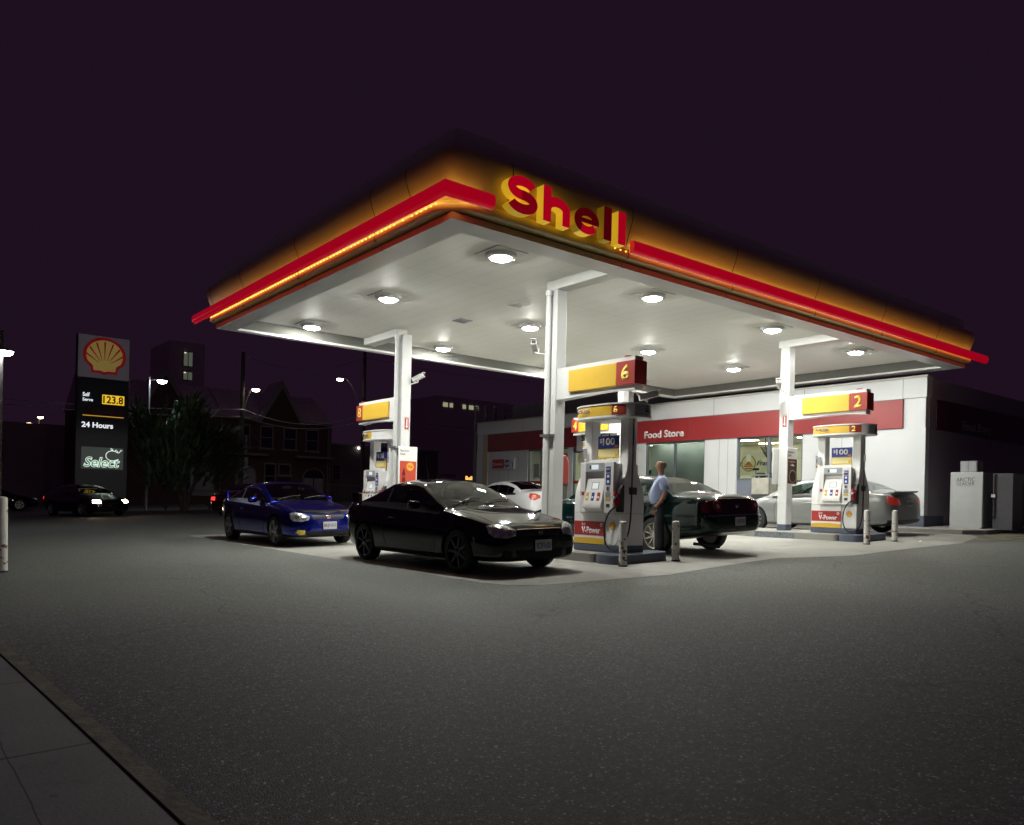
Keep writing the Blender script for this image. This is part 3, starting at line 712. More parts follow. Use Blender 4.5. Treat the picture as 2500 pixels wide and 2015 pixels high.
    mb = MB(); mb.prism(st, 2.262, 2.285, 'xy'); mb.prism([(x_*0.965,(y_+0.07)*0.975-0.07) for x_,y_ in st], 2.286, 2.475, 'xy'); mb.prism(st, 2.476, 2.50, 'xy'); mb.build('topper', WHITE2, t, smooth=True, angle=50)
    inner = [(x_*0.972,(y_+0.07)*0.98-0.07) for x_,y_ in st]
    def wrap(y0, y1, z0, z1, m, nm, off=0.0):
        pts = sorted([p for p in inner if p[0] < -0.01], key=lambda q: q[1])
        def xa(y_):
            for a,b in zip(pts, pts[1:]):
                if a[1] <= y_ <= b[1]: return a[0]+(b[0]-a[0])*(y_-a[1])/(b[1]-a[1]+1e-9)
            return pts[0][0]
        ys_ = [y0+(y1-y0)*k/14 for k in range(15)]
        vs = [(xa(y_)-off,y_,z0) for y_ in ys_]+[(xa(y_)-off,y_,z1) for y_ in ys_]
        vs += [(v[0]+0.006,v[1],v[2]) for v in vs]; n2 = 15
        fs = [(k,k+1,n2+k+1,n2+k) for k in range(14)]
        return MB().add(vs, fs).build(nm, m, t, smooth=True)
    if end < 0: wrap(-0.40,0.585,2.30,2.465,YEL,'yellow_band'); wrap(-0.64,-0.402,2.30,2.465,REDP,'red_band'); yn = -0.52+0.055
    else: wrap(-0.10,0.50,2.30,2.465,YEL,'yellow_band'); wrap(0.502,0.60,2.30,2.465,REDP,'red_band'); yn = 0.575
    if end < 0:
        text('number', num, 0.10, 0.125, (-0.415,yn,2.32), FX, YTXT, t, bold=0.03)
    text('topper_lettering','NITROGEN',0.32,0.062,(-0.431,0.40 if end < 0 else 0.37,2.355),FX,BLUES,t,bold=0.02,shear=0.25)
    mb = MB()
    for k in range(5): mb.cbox((-0.43,0.33-k*0.045,2.425+0.008*(k%2)),(0.003,0.018,0.018))
    mb.build('topper_stars', WTXT, t)
    # vehicle signs on the rounded end: arrow over a ring
    if end < 0:
        g_ = mat('sign_grey', (0.36,0.37,0.39), 0.45)
        def wrapend(a0, a1, z0, z1, m, nm, off=0.003):
            q = [p for p in inner]; n3 = 9; vs = []
            for zz in (z0,z1):
                for k in range(n3):
                    a = radians(a0+(a1-a0)*k/(n3-1)); c, s = cos(a), sin(a)
                    X_ = 0.43*0.972*math.copysign(abs(c)**(2/2.6), c); Y_ = -0.07+0.73*0.98*math.copysign(abs(s)**(2/2.6), s)
                    nn = Vector((X_,(Y_+0.07),0)).normalized()*off; vs.append((X_+nn.x,Y_+nn.y,zz))
            return MB().add(vs, [(k,k+1,n3+k+1,n3+k) for k in range(n3-1)]).build(nm, m, t, smooth=True)
        wrapend(248,300,2.287,2.474,g_,'end_sign')
        fr_ = (Vector((1,0,0)), Vector((0,0,1)))
        yv = -0.805
        mb = MB()
        for k in range(20):
            a = 2*pi*k/20; b_ = 2*pi*(k+1)/20
            q = [(0.05+0.058*cos(a),2.365+0.058*sin(a)),(0.05+0.058*cos(b_),2.365+0.058*sin(b_)),(0.05+0.048*cos(b_),2.365+0.048*sin(b_)),(0.05+0.048*cos(a),2.365+0.048*sin(a))]
            mb.prism(q, yv, yv+0.004, 'xz')
        mb.build('sign_ring', BTXT, t)
        mb = MB(); mb.prism([(0.018,2.348),(0.018,2.382),(0.03,2.388),(0.07,2.388),(0.083,2.372),(0.083,2.348)], yv, yv+0.004, 'xz'); mb.build('car_pictogram', BTXT, t)
        mb = MB(); mb.prism([(0.02,2.448),(0.04,2.462),(0.04,2.452),(0.085,2.452),(0.085,2.444),(0.04,2.444),(0.04,2.434)], yv, yv+0.004, 'xz'); mb.build('arrow', BTXT, t)
    # under-topper lamp trough
    mb = MB(); mb.box((-0.2,-0.3,2.255),(0.2,0.12,2.262)); mb.build('lamp_trough', STEEL, t)
    # hanging promotion board between the posts
    mb = MB(); mb.box((-0.125,-0.335,1.765),(-0.115,0.165,1.985)); mb.build('poster_top', BLUES, t)
    mb = MB(); mb.box((-0.125,-0.335,1.59),(-0.115,0.165,1.763)); mb.build('poster_bottom', YEL, t)
    mb = MB(); mb.box((-0.1275,-0.315,1.615),(-0.1255,0.145,1.75)); mb.build('poster_inset', mat('pale_yellow', (0.75,0.66,0.3), 0.5), t)
    text('poster_lettering','100',0.29,0.13,(-0.1285,0.05,1.82),FX,WTXT,t,bold=0.03)
    text('poster_lettering','$',0.055,0.085,(-0.1285,0.12,1.855),FX,WTXT,t,bold=0.02)
    mb = MB(); mb.cbox((-0.127,-0.27,1.80),(0.003,0.08,0.045)); mb.build('poster_card', mat('card_orange', (0.6,0.16,0.04), 0.5), t)
    shell_badge(t, (-0.1295,-0.27,1.655), 0.026, FX)
    mb = MB(); mb.box((-0.142,-0.335,1.505),(-0.13,0.335,1.58)); mb.build('notice_strip', WHITE2, t)
    # small framed card ad
    mb = MB(); mb.box((-0.20,-0.625,1.70),(-0.19,-0.53,1.84)) if end > 0 else mb.box((-0.16,0.41,1.60),(-0.15,0.50,1.78)); mb.build('card_ad', GREYP, t)
    return t

SHELLR = mat('badge_red', (0.50,0.02,0.015), 0.45)
SHELLY = mat('badge_yellow', (0.80,0.55,0.05), 0.45)
def shell_outline(r, k=1.0):
    """scallop outline, list of (u,v) about the centre"""
    pts = []
    for a in range(-28, 209, 8):
        q = radians(a); pts.append((r*k*1.04*cos(q), r*k*(0.96*sin(q)+0.05)))
    pts = pts[::-1]
    # base
    return [(-0.70*r*k,-0.50*r),(-0.62*r*k,-0.86*r)] and pts + [(0.66*r*k,-0.60*r*k),(0.62*r*k,-0.90*r*k),(0.2*r*k,-0.90*r*k),(0,-0.97*r*k),(-0.2*r*k,-0.90*r*k),(-0.62*r*k,-0.90*r*k),(-0.66*r*k,-0.60*r*k)]
def shell_badge(parent, c, r, frame, lit=None, th=0.002):
    rt_, up_ = frame; n_ = rt_.cross(up_); c = Vector(c)
    def flat(nm, poly, m, off):
        tri = geometry.tessellate_polygon([[Vector((u,v,0)) for u,v in poly]]); k = len(poly)
        vs = [c+rt_*u+up_*v+n_*off for u,v in poly]+[c+rt_*u+up_*v+n_*(off-th) for u,v in poly]
        mb = MB(); mb.add(vs, [tuple(q) for q in tri]+[tuple(i+k for i in reversed(q)) for q in tri]+[(i,(i+1)%k,(i+1)%k+k,i+k) for i in range(k)])
        return mb.build(nm, m, parent)
    ys_ = sorted(shell_outline(r), key=lambda p: 0)
    flat('badge_border', shell_outline(r), lit[0] if lit else SHELLR, th)
    flat('badge_shell', shell_outline(r,0.85), lit[1] if lit else SHELLY, th*2)
    if r > 0.05:
        mb = MB()
        for a in (-54,-36,-18,0,18,36,54):
            q0 = Vector((0.012*r*0,-0.55*r)); d = Vector((sin(radians(a)),cos(radians(a)))); L = r*(0.85*1.0) + 0.50*r*cos(radians(a))*0.95
            s_ = Vector((d.y,-d.x)); w0, w1 = 0.008*r, 0.045*r
            a0 = q0+d*0.35*r
            q = [a0+s_*w0, q0+d*L+s_*w1, q0+d*L-s_*w1, a0-s_*w0]
            vs = [c+rt_*v.x+up_*v.y+n_*th*3 for v in q]+[c+rt_*v.x+up_*v.y+n_*th*2 for v in q]
            mb.add(vs, [(0,1,2,3),(7,6,5,4),(0,4,5,1),(1,5,6,2),(2,6,7,3),(3,7,4,0)])
        mb.build('badge_ribs', lit[0] if lit else SHELLR, parent)
PY0, PY1 = 9.73, 17.62
pump(CX[0],PY0,'6',-1,'white petrol pump marked 6 with a red nozzle and black hose, nearest the view')
pump(CX[1],PY0,'2',-1,'white petrol pump marked 2 with a red nozzle, nearest the shop corner')
pump(CX[0],PY1,'8',1,'white petrol pump marked 8 at the far end of the left island')
pump(CX[1],PY1,'4',1,'white petrol pump marked 4, mostly hidden behind the pump marked 6')

# ================================================================== THINGS ON THE COLUMNS
def poster_board(x, y, z0, z1, kind, label, w_=0.46):
    t = thing('poster_board', label, 'poster', (x,y,z0), group='advertising boards on the columns')
    h = z1-z0
    mb = MB(); mb.box((-w_/2,-0.03,0),(w_/2,0.0,h)); mb.build('frame', WHITE2, t, bevel=0.012)
    hh = h*0.66
    if kind == 'drink':
        mb = MB(); mb.box((-w_/2+0.04,-0.034,0.03),(w_/2-0.03,-0.0305,hh)); mb.build('poster_sheet', mat('poster_red', (0.50,0.06,0.03), 0.45), t)
        mb = MB(); mb.lathe([(0.10,-0.0375),(0.001,-0.0375)], c=(0.06,0,hh-0.13), ax='y', n=24); mb.build('price_disc', mat('poster_orange', (0.80,0.38,0.03), 0.45), t)
        text('poster_lettering','25¢',0.15,0.075,(-0.02,-0.039,hh-0.17),FY,REDS,t,bold=0.02)
        mb = MB(); q = [(-0.045,0),(0.045,0),(0.045,0.10),(0.035,0.16),(0.043,0.22),(0.040,0.27),(0.014,0.34),(0.014,0.38),(-0.014,0.38),(-0.014,0.34),(-0.040,0.27),(-0.043,0.22),(-0.035,0.16),(-0.045,0.10)]
        mb.prism([(u-0.11,v+0.13) for u,v in q], -0.038, -0.034, 'xz'); mb.build('bottle_picture', mat('cola_brown', (0.10,0.02,0.015), 0.35), t)
        mb = MB(); mb.box((-0.155,-0.040,0.28),(-0.065,-0.0385,0.34)); mb.build('bottle_label', REDS, t)
        for u in (0.04,0.11):
            mb = MB(); mb.prism([(u+a*0.42,0.04+b*0.42) for a,b in q], -0.038, -0.034, 'xz'); mb.build('small_bottle_picture', mat('cola_brown2', (0.25,0.08,0.05), 0.35), t)
    elif kind == 'coffee':
        mb = MB(); mb.box((-w_/2+0.035,-0.034,0.02),(w_/2-0.03,-0.0305,hh+0.03)); mb.build('poster_sheet', mat('poster_brown', (0.07,0.035,0.025), 0.45, var=0.3, vscale=6), t)
        mb = MB(); mb.lathe([(0.155,-0.036),(0.001,-0.036)], c=(0.02,0,0.20), ax='y', n=28); mb.build('cup_picture', mat('cup_rim', (0.50,0.32,0.2), 0.5), t)
        mb = MB(); mb.lathe([(0.138,-0.038),(0.001,-0.038)], c=(0.02,0,0.20), ax='y', n=28); mb.build('coffee_picture', mat('coffee_dark', (0.03,0.018,0.012), 0.35), t)
        text('poster_lettering','Real Good',0.24,0.05,(-0.12,-0.036,hh-0.06),FY,mat('poster_pink',(0.55,0.25,0.2),0.5),t,bold=0.01)
        text('poster_lettering','Coffee',0.16,0.05,(-0.08,-0.036,hh-0.14),FY,WTXT,t,bold=0.01)
    if kind:
        text('heading_lettering','New from',0.24,0.055,(-w_/2+0.045,-0.0315,h-0.13),FY,BTXT,t,bold=-0.0)
        text('heading_lettering','Shell',0.13,0.055,(-w_/2+0.045,-0.0315,h-0.21),FY,BTXT,t,bold=-0.0)
    return t
poster_board(9.96,16.53,1.55,2.58,'drink','white board with a red soft drink poster, on the column by the pump marked 8',0.52)
poster_board(17.56,11.0,1.90,2.80,'coffee','white board with a dark coffee poster, on the column left of the pump marked 2',0.46)
t = poster_board(17.52,11.345,1.90,2.80,None,'grey backed white board behind the column left of the pump marked 2',0.5)
t = poster_board(9.90,16.89,1.55,2.55,None,'plain white board behind the column by the pump marked 8',0.5)
def fire_sign(pos, frame, label):
    r_,u_ = frame; n_ = r_.cross(u_)
    t = thing('fire_arrow_sign', label, 'sign', pos, group='red signs with a white arrow on the columns')
    def q(x0,z0,x1,z1,o0,o1,nm,m):
        mb = MB(); a = r_*x0+u_*z0+n_*o0; b = r_*x1+u_*z1+n_*o1; mb.box(a,b); mb.build(nm,m,t)
    q(-0.055,0,0.055,0.30,0.0,0.004,'plate',REDS)
    q(-0.045,0.265,0.045,0.292,0.004,0.006,'top_band',WTXT)
    text('lettering','FIRE',0.07,0.018,r_*-0.035+u_*0.27+n_*0.0065,frame,REDS,t)
    mb = MB(); pts = [(-0.016,0.25),(-0.016,0.08),(-0.036,0.08),(0,0.02),(0.036,0.08),(0.016,0.08),(0.016,0.25)]
    vs = [r_*a+u_*b+n_*0.0065 for a,b in pts]+[r_*a+u_*b+n_*0.0042 for a,b in pts]; k = len(pts)
    tri = geometry.tessellate_polygon([[Vector((a,b,0)) for a,b in pts]])
    mb.add(vs, [tuple(x_) for x_ in tri]+[(i,(i+1)%k,(i+1)%k+k,i+k) for i in range(k)]); mb.build('arrow', WTXT, t)
fire_sign((9.955,16.592,3.0), FY, 'red arrow sign on the column by the pump marked 8')
fire_sign((17.472,11.15,3.32), FX, 'red arrow sign on the column left of the pump marked 2')
# red extinguisher cover
t = thing('extinguisher_cover', 'faded red fire extinguisher cover hanging on the column behind the pump marked 6', 'cover', (10.15,11.2,1.66))
mb = MB(); mb.prism([(-0.09,0.0),(0.09,0.0),(0.105,0.05),(0.105,0.42),(0.03,0.56),(-0.05,0.56),(-0.09,0.45)], -0.10, 0.10, 'xz'); mb.build('cover', mat('faded_red_vinyl', (0.50,0.09,0.07), 0.45, var=0.1, bump=0.3, bscale=8), t, bevel=0.03)
mb = MB(); mb.box((-0.085,-0.08,-0.02),(0.09,0.08,0.0)); mb.build('skirt', mat('dark_red', (0.12,0.01,0.01), 0.5), t)
def camera_box(p, yaw, pitch, wall, label):
    t = thing('security_camera', label, 'camera', p, group='white security cameras')
    Rm = Matrix.Rotation(yaw, 4, 'Z') @ Matrix.Rotation(pitch, 4, 'X')
    def tr(mb): mb.v = [tuple(Rm @ Vector(v)) for v in mb.v]; return mb
    mb = MB(); mb.box((-0.055,-0.17,-0.045),(0.055,0.15,0.045)); tr(mb).build('housing', WHITE2, t, bevel=0.012)
    mb = MB(); mb.box((-0.065,-0.21,0.047),(0.065,0.15,0.055)); tr(mb).build('sunshield', WHITE2, t)
    mb = MB(); mb.box((-0.04,-0.174,-0.032),(0.04,-0.169,0.032)); tr(mb).build('lens_window', BLACK, t)
    mb = MB(); mb.tube([Vector((0,0,-0.045)),Vector((0,0,-0.10)),Vector(wall)], 0.014, 8); mb.build('bracket', WHITE2, t, smooth=True)
camera_box((10.16,16.45,4.25), radians(35), radians(-25), (-0.14,0.14,-0.16), 'white security camera on the column by the pump marked 8')
camera_box((9.62,11.45,4.22), radians(-50), radians(-25), (0.19,-0.17,-0.13), 'white security camera on the column behind the black coupe')
camera_box((16.95,11.0,4.30), radians(-60), radians(-20), (0.52,0.10,-0.16), 'white security camera left of the top of the column by the pump marked 2')
camera_box((9.98,8.93,3.12), radians(50), radians(-15), (-0.05,0.22,0.07), 'small white security camera above the pump marked 6')
mb = MB(); mb.box((9.85,9.24,2.998),(9.97,9.36,3.222)); o = mb.build('support_post', WHITE, None, bevel=0.006); tag(o, 'short white post between the pump marked 6 and its number sign', 'post')
# ================================================================== CARS
def interp(pts, y):
    if y <= pts[0][0]: return pts[0][1]
    for (a,va),(b,vb) in zip(pts, pts[1:]):
        if y <= b:
            u = (y-a)/(b-a); return va+(vb-va)*u
    return pts[-1][1]
TYRE = mat('tyre_rubber', (0.014,0.014,0.015), 0.7)
WELL = mat('wheel_well', (0.008,0.008,0.009), 0.9)
TRIM = mat('black_trim', (0.010,0.010,0.011), 0.3)
INTD = mat('cabin_dark', (0.018,0.018,0.02), 0.7)
INTG = mat('cabin_grey', (0.09,0.09,0.095), 0.7)
LAMPC = mat('clear_lamp', (0.55,0.56,0.58), 0.16, metal=0.6, var=0.6, vscale=26, coat=1.0, brough=0.02)
LAMPR = mat('red_lamp', (0.30,0.008,0.008), 0.12, coat=1.0, brough=0.03)
LAMPA = mat('amber_lamp', (0.5,0.22,0.02), 0.15, coat=1.0)
PLATE = mat('licence_plate', (0.55,0.56,0.58), 0.4)
PLTX = mat('plate_lettering', (0.03,0.05,0.16), 0.5)
def paint(name, col, metal=0.0, rough=0.25):
    return mat(name, col, rough, metal=metal, coat=0.9, brough=0.02, spec=0.05)
SLOTS = [bpy.data.materials.new('slot%d' % i) for i in range(6)]
def car_body_mesh(S, pm, gm, dgm):
    L = S['L']
    st = sorted(set(S['st']))
    cowl, rf, rr, bb = S['cowl'], S['rf'], S['rr'], S['bb']
    rows = []
    for y in st:
        hw = interp(S['hw'],y); zb = interp(S['zb'],y); zs = interp(S['zs'],y)
        p = [(0,zb),(0.80*hw,zb),(0.94*hw,zb+0.03),(0.985*hw,zb+0.14),(hw,(zb+zs)/2+0.02),(0.972*hw,zs-0.115),(0.935*hw,zs-0.035)]
        if cowl < y < bb:
            zt = interp(S['top'],y); hr = interp(S['hr'],y); hr = min(hr, 0.87*hw)
            u = min(1, max(0, (zt-zs)/0.35))
            zside = zs+(zt-zs)*0.90-0.01
            p += [(0.875*hw,zs+0.014),(hr+0.015*u,max(zs+0.014,zside-0.035*u)),(hr*0.90,max(zs+0.018,zt-0.035*u-0.008)),(hr*0.5,zt-0.010*u),(0,zt)]
        else:
            zc = interp(S['top'],y); d = zc-zs
            p += [(0.91*hw,zs+0.25*d),(0.86*hw,zs+0.42*d),(0.70*hw,zs+0.72*d),(0.40*hw,zs+0.93*d),(0,zc)]
        rows.append(p)
    nP = 12; vs = []; 
    for y,p in zip(st,rows):
        for x,z in p: vs.append((x,y,z))
        for x,z in p[1:-1][::-1]: vs.append((-x,y,z))
    nR = 2*nP-2; fs = []; ms = []
    def regio(j): return j if j < nP-1 else (nR-1-j)
    for i in range(len(st)-1):
        ym = (st[i]+st[i+1])/2
        for j in range(nR):
            k = regio(j) ; a = i*nR+j; b = i*nR+(j+1)%nR
            fs.append((a, b, b+nR, a+nR))
            mi = 0
            if cowl < ym < bb:
                if k == 7 and S['w0'] < ym < S['w1'] and not any(a_ < ym < b_ for a_,b_ in S['pill']): mi = 2
                elif k == 7 and S['w0'] < ym < S['w1']: mi = 1
                if k in (9,10) and cowl < ym < rf: mi = 3
                if k in (9,10) and rr < ym < bb: mi = 4
                if k == 6 and S['w0']-0.1 < ym < S['w1']+0.1: mi = 1
            if k in (0,1): mi = 1
            ms.append(mi)
    fs.append(tuple(range(nR))); ms.append(0)
    fs.append(tuple(reversed(range((len(st)-1)*nR, len(st)*nR)))); ms.append(0)
    me = bpy.data.meshes.new('car'); me.from_pydata(vs, [], fs)
    for m in SLOTS: me.materials.append(m)
    me.polygons.foreach_set('material_index', ms)
    bm = bmesh.new(); bm.from_mesh(me); bmesh.ops.recalc_face_normals(bm, faces=bm.faces); bm.to_mesh(me); bm.free()
    return me
def make_car(name, label, cat, S, pm, loc, rz, gm, wsm, rimm, detail=True, group=None):
    """front of the car toward local -Y, ground at z=0, centre at origin"""
    L = S['L']; cy_ = L/2
    me = car_body_mesh(S, pm, gm, wsm)
    ob = bpy.data.objects.new('tmp', me); COL.objects.link(ob)
    ss = ob.modifiers.new('s','SUBSURF'); ss.levels = 2 if detail else 1; ss.render_levels = ss.levels
    wr = S['wr']; ax = (S['fa'], S['ra']); W2 = max(v for _,v in S['hw'])
    mbc = MB()
    for ya in ax:
        for s in (-1,1): mbc.cyl((s*(W2-0.24),ya,wr*1.0),(s*(W2+0.15),ya,wr*1.0),wr+0.055,n=36)
    cut = mbc.build('cut', SLOTS[5])
    bo = ob.modifiers.new('b','BOOLEAN'); bo.object = cut; bo.operation = 'DIFFERENCE'; bo.solver = 'EXACT'
    try: bo.material_mode = 'TRANSFER'
    except Exception: pass
    dg = bpy.context.evaluated_depsgraph_get(); ev = ob.evaluated_get(dg)
    fin = bpy.data.meshes.new_from_object(ev)
    bpy.data.objects.remove(ob); bpy.data.objects.remove(cut)
    real = (pm, TRIM, gm, wsm, gm, WELL)
    conv = [SLOTS.index(m) if m in SLOTS else 5 for m in fin.materials]
    V = [v.co.copy() for v in fin.vertices]; polys = [(tuple(p.vertices), conv[p.material_index], p.center.copy()) for p in fin.polygons]
    bvh = BVHTree.FromPolygons([tuple(v) for v in V], [p[0] for p in polys])
    t = thing(name, label, cat, loc, rz, group, tilt=TILT)
    off = Vector((0,-cy_,0))
    def sub(nm, pred, parent=t):
        idx = {}; vs = []; fs = []; mi = []; mats = []
        for f,m,c in polys:
            if not pred(m,c): continue
            mt = real[m]
            if mt not in mats: mats.append(mt)
            q = []
            for i in f:
                if i not in idx: idx[i] = len(vs); vs.append(tuple(V[i]+off))
                q.append(idx[i])
            fs.append(q); mi.append(mats.index(mt))
        if not fs: return None
        m2 = bpy.data.meshes.new(nm); m2.from_pydata(vs, [], fs)
        for mt in mats: m2.materials.append(mt)
        m2.polygons.foreach_set('material_index', mi)
        for p in m2.polygons: p.use_smooth = True
        m2.set_sharp_from_angle(angle=radians(42))
        o = bpy.data.objects.new(nm, m2); COL.objects.link(o); o.parent = parent; return o
    iG = 2
    sub('body', lambda m,c: m in (0,1) or m >= 5)
    sub('windscreen', lambda m,c: m == 3)
    sub('rear_window', lambda m,c: m == 4)
    sub('side_window', lambda m,c: m == 2 and c.x < 0)
    sub('side_window', lambda m,c: m == 2 and c.x > 0)
    # ---- patches that follow the body surface
    def patch(nm, poly, side, m, lift=0.006, direction=None, parent=t, step=0.035):
        """poly in (u,z). side 'f' (u=x, from the front), 'r' (rear), 'l' (u=y, from -x), 'd' (u=y from +x)"""
        dirs = {'f':Vector((0,1,0)),'r':Vector((0,-1,0)),'l':Vector((1,0,0)),'d':Vector((-1,0,0)),'t':Vector((0,0,-1))}
        d = direction.normalized() if direction else dirs[side]
        us = [p[0] for p in poly]; zs = [p[1] for p in poly]
        pts = [Vector(p) for p in poly]; edges = []
        dense = []
        n = len(pts)
        for i in range(n):
            a, b = pts[i], pts[(i+1)%n]; k = max(1,int((b-a).length/step))
            for q in range(k): dense.append(a+(b-a)*q/k)
        n = len(dense); inner = []
        def inside(p):
            c = False
            for i in range(n):
                a,b = dense[i], dense[i-1]
                if (a.y > p.y) != (b.y > p.y) and p.x < (b.x-a.x)*(p.y-a.y)/(b.y-a.y)+a.x: c = not c
            return c
        u = min(us)+step/2
        while u < max(us):
            z = min(zs)+step/2
            while z < max(zs):
                p = Vector((u,z))
                if inside(p) and min((p-q).length for q in dense) > step*0.45: inner.append(p)
                z += step
            u += step
        r = geometry.delaunay_2d_cdt(dense+inner, [], [list(range(n))], 1, 1e-6)
        vs = []; ok = []
        for p in r[0]:
            if side in 'fr': o_ = Vector((p.x, -1.0 if side == 'f' else L+1.0, p.y)); 
            elif side == 't': o_ = Vector((p.x, p.y, 3.0))
            else: o_ = Vector((-2.0 if side == 'l' else 2.0, p.x, p.y))
            if direction and side in 'fr': o_ = Vector((p.x,0 if side == 'f' else L,p.y))-d*1.5
            h = bvh.ray_cast(o_, d)
            if h[0] is None: vs.append((0,0,0)); ok.append(False); continue
            nn = h[1] if h[1].dot(d) < 0 else -h[1]
            vs.append(tuple(h[0]+nn*lift+off)); ok.append(True)
        fs = [f for f in r[2] if all(ok[i] for i in f)]
        fs = [f for f in fs if max((Vector(vs[f[i]])-Vector(vs[f[i-1]])).length for i in range(len(f))) < 0.35]
        if not fs: return None
        k = len(vs); vs2 = vs+[tuple(Vector(v)+d*(lift+0.008)) for v in vs]
        from collections import Counter
        ec = Counter(); 
        for f in fs:
            for i in range(len(f)): ec[(f[i],f[(i+1)%len(f)])] += 1
        side_f = [(a,b,b+k,a+k) for (a,b) in ec if (b,a) not in ec]
        mb = MB(); mb.add(vs2, [tuple(f) for f in fs]+side_f); o = mb.build(nm, m, parent, smooth=True, angle=60); return o
    def line(nm, pts, wd, side, m, lift=0.002, **k):
        """thin line following the body, pts in (u,z)"""
        q = []; P = [Vector(p) for p in pts]
        Lf = []; Rt = []
        for i,p in enumerate(P):
            d = (P[min(i+1,len(P)-1)]-P[max(i-1,0)]).normalized(); nrm = Vector((-d.y,d.x))*wd/2
            Lf.append(tuple(p+nrm)); Rt.append(tuple(p-nrm))
        return patch(nm, Lf+Rt[::-1], side, m, lift=lift, step=0.05, **k)
    # ---- wheels
    tw = S.get('tw',0.20); nsp = S.get('spokes',5); rim = S.get('rim',0.66)*wr
    for i,ya in enumerate(ax):
        for s in (-1,1):
            xo = s*(W2-0.02)
            wt = bpy.data.objects.new('wheel', None); COL.objects.link(wt); wt.parent = t; wt.location = (xo,ya-cy_,wr)
            mb = MB(); sx = -s
            mb.lathe([(rim,0),(rim+0.01,0),(wr*0.90,sx*-0.004),(wr*0.97,sx*0.012),(wr,sx*0.035),(wr,sx*(tw-0.035)),(wr*0.96,sx*(tw-0.01)),(rim,sx*tw)], ax='x', n=32)
            mb.build('tyre', TYRE, wt, smooth=True, angle=50)
            mb = MB()
            mb.lathe([(rim,sx*0.0),(rim*0.955,sx*0.006),(rim*0.93,sx*0.03),(rim*0.90,sx*tw*0.7),(0.02,sx*tw*0.7)], ax='x', n=28)
            for k in range(nsp):
                a = 2*pi*k/nsp+0.3*i; c,s2 = cos(a),sin(a); wd = S.get('spw',0.042)
                e = Vector((0,c,s2)); g = Vector((0,-s2,c))
                for w0,w1 in (((-wd,wd*0.62),) if not S.get('split') else ((-wd*1.3,wd*0.28),(wd*0.3,wd*0.28))):
                    pass
                p0 = e*0.035; p1 = e*rim*0.95
                q = [p0-g*wd*0.8, p0+g*wd*0.8, p1+g*wd*0.55, p1-g*wd*0.55]
                vs_ = [v+Vector((sx*0.016,0,0)) for v in q[:2]]+[v+Vector((sx*0.010,0,0)) for v in q[2:]]
                vs_ += [v+Vector((sx*0.035,0,0)) for v in q]
                mb.add(vs_, [(0,1,2,3),(7,6,5,4),(0,4,5,1),(1,5,6,2),(2,6,7,3),(3,7,4,0)])
            mb.lathe([(0.001,sx*0.004),(0.04,sx*0.006),(0.06,sx*0.02),(0.06,sx*0.05)], ax='x', n=16)
            mb.build('rim', rimm, wt, smooth=True, angle=35)
            mb = MB(); mb.lathe([(0.001,sx*tw*0.66),(rim*0.75,sx*tw*0.66),(rim*0.75,sx*tw*0.72)], ax='x', n=20); mb.build('brake_disc', DARK, wt, smooth=True)
    # ---- cabin
    mb = MB(); zc = interp(S['zs'],S['cowl']); hwc = interp(S['hw'],S['cowl']+0.3)*0.86
    mb.box((-hwc,S['cowl']+0.12-cy_,zc-0.45),(hwc,S['cowl']+0.55-cy_,zc-0.02)); mb.build('dashboard', INTG, t, bevel=0.05)
    sw = -1
    hx = 0.36
    c_ = Vector((sw*-hx*-1 if False else S.get('drv',hx), S['cowl']+0.72-cy_, zc+0.02))
    mb = MB(); ring = [c_+Vector((0.185*cos(a),0.06*sin(a),0.175*sin(a))) for a in [2*pi*k/20 for k in range(21)]]
    mb.tube(ring, 0.015, 6, caps=False); mb.tube([c_-Vector((0.18,0,0)),c_+Vector((0.18,0,0))], 0.018, 6); mb.build('steering_wheel', TRIM, t, smooth=True)
    for xs_ in (-hx,hx):
        mb = MB(); y0 = S['cowl']+1.15-cy_
        mb.box((xs_-0.24,y0-0.42,zc-0.55),(xs_+0.24,y0+0.12,zc-0.40)); 
        mb.prism([(y0+0.05,zc-0.42),(y0+0.20,zc-0.42),(y0+0.36,zc+0.13),(y0+0.27,zc+0.15)], xs_-0.23, xs_+0.23, 'yz')
        mb.prism([(y0+0.285,zc+0.17),(y0+0.37,zc+0.16),(y0+0.39,zc+0.30),(y0+0.31,zc+0.32)], xs_-0.12, xs_+0.12, 'yz')
        mb.build('front_seat', S.get('seatm',INTG), t, bevel=0.03)
    mb = MB(); y0 = S['rr']+0.05-cy_
    mb.prism([(y0-0.35,zc-0.5),(y0-0.1,zc-0.42),(y0+0.12,zc+0.10),(y0+0.25,zc+0.12),(y0+0.25,zc-0.5)], -hwc*0.86, hwc*0.86, 'yz'); mb.build('rear_seat', S.get('seatm',INTG), t, bevel=0.03)
    mb = MB(); ym = S['rf']+0.06-cy_; zt = interp(S['top'],S['rf'])-0.09; mb.box((-0.11,ym,zt-0.035),(0.11,ym+0.02,zt+0.03)); mb.build('interior_mirror', TRIM, t, bevel=0.01)
    # ---- door mirrors
    zmir = interp(S['zs'],S['cowl']+0.5)+0.07; ymr = S['cowl']+0.55-cy_; hwm = interp(S['hw'],S['cowl']+0.5)
    for s in (-1,1):
        mb = MB(); mb.box((s*(hwm*0.93),ymr+0.0,zmir-0.055),(s*(hwm*0.93+0.20),ymr+0.10,zmir+0.065)); o = mb.build('door_mirror', S.get('mirm',pm), t, bevel=0.035)
        mb = MB(); mb.box((s*(hwm*0.93+0.03),ymr+0.101,zmir-0.04),(s*(hwm*0.93+0.18),ymr+0.106,zmir+0.05)); mb.build('mirror_glass', CHROME, o)
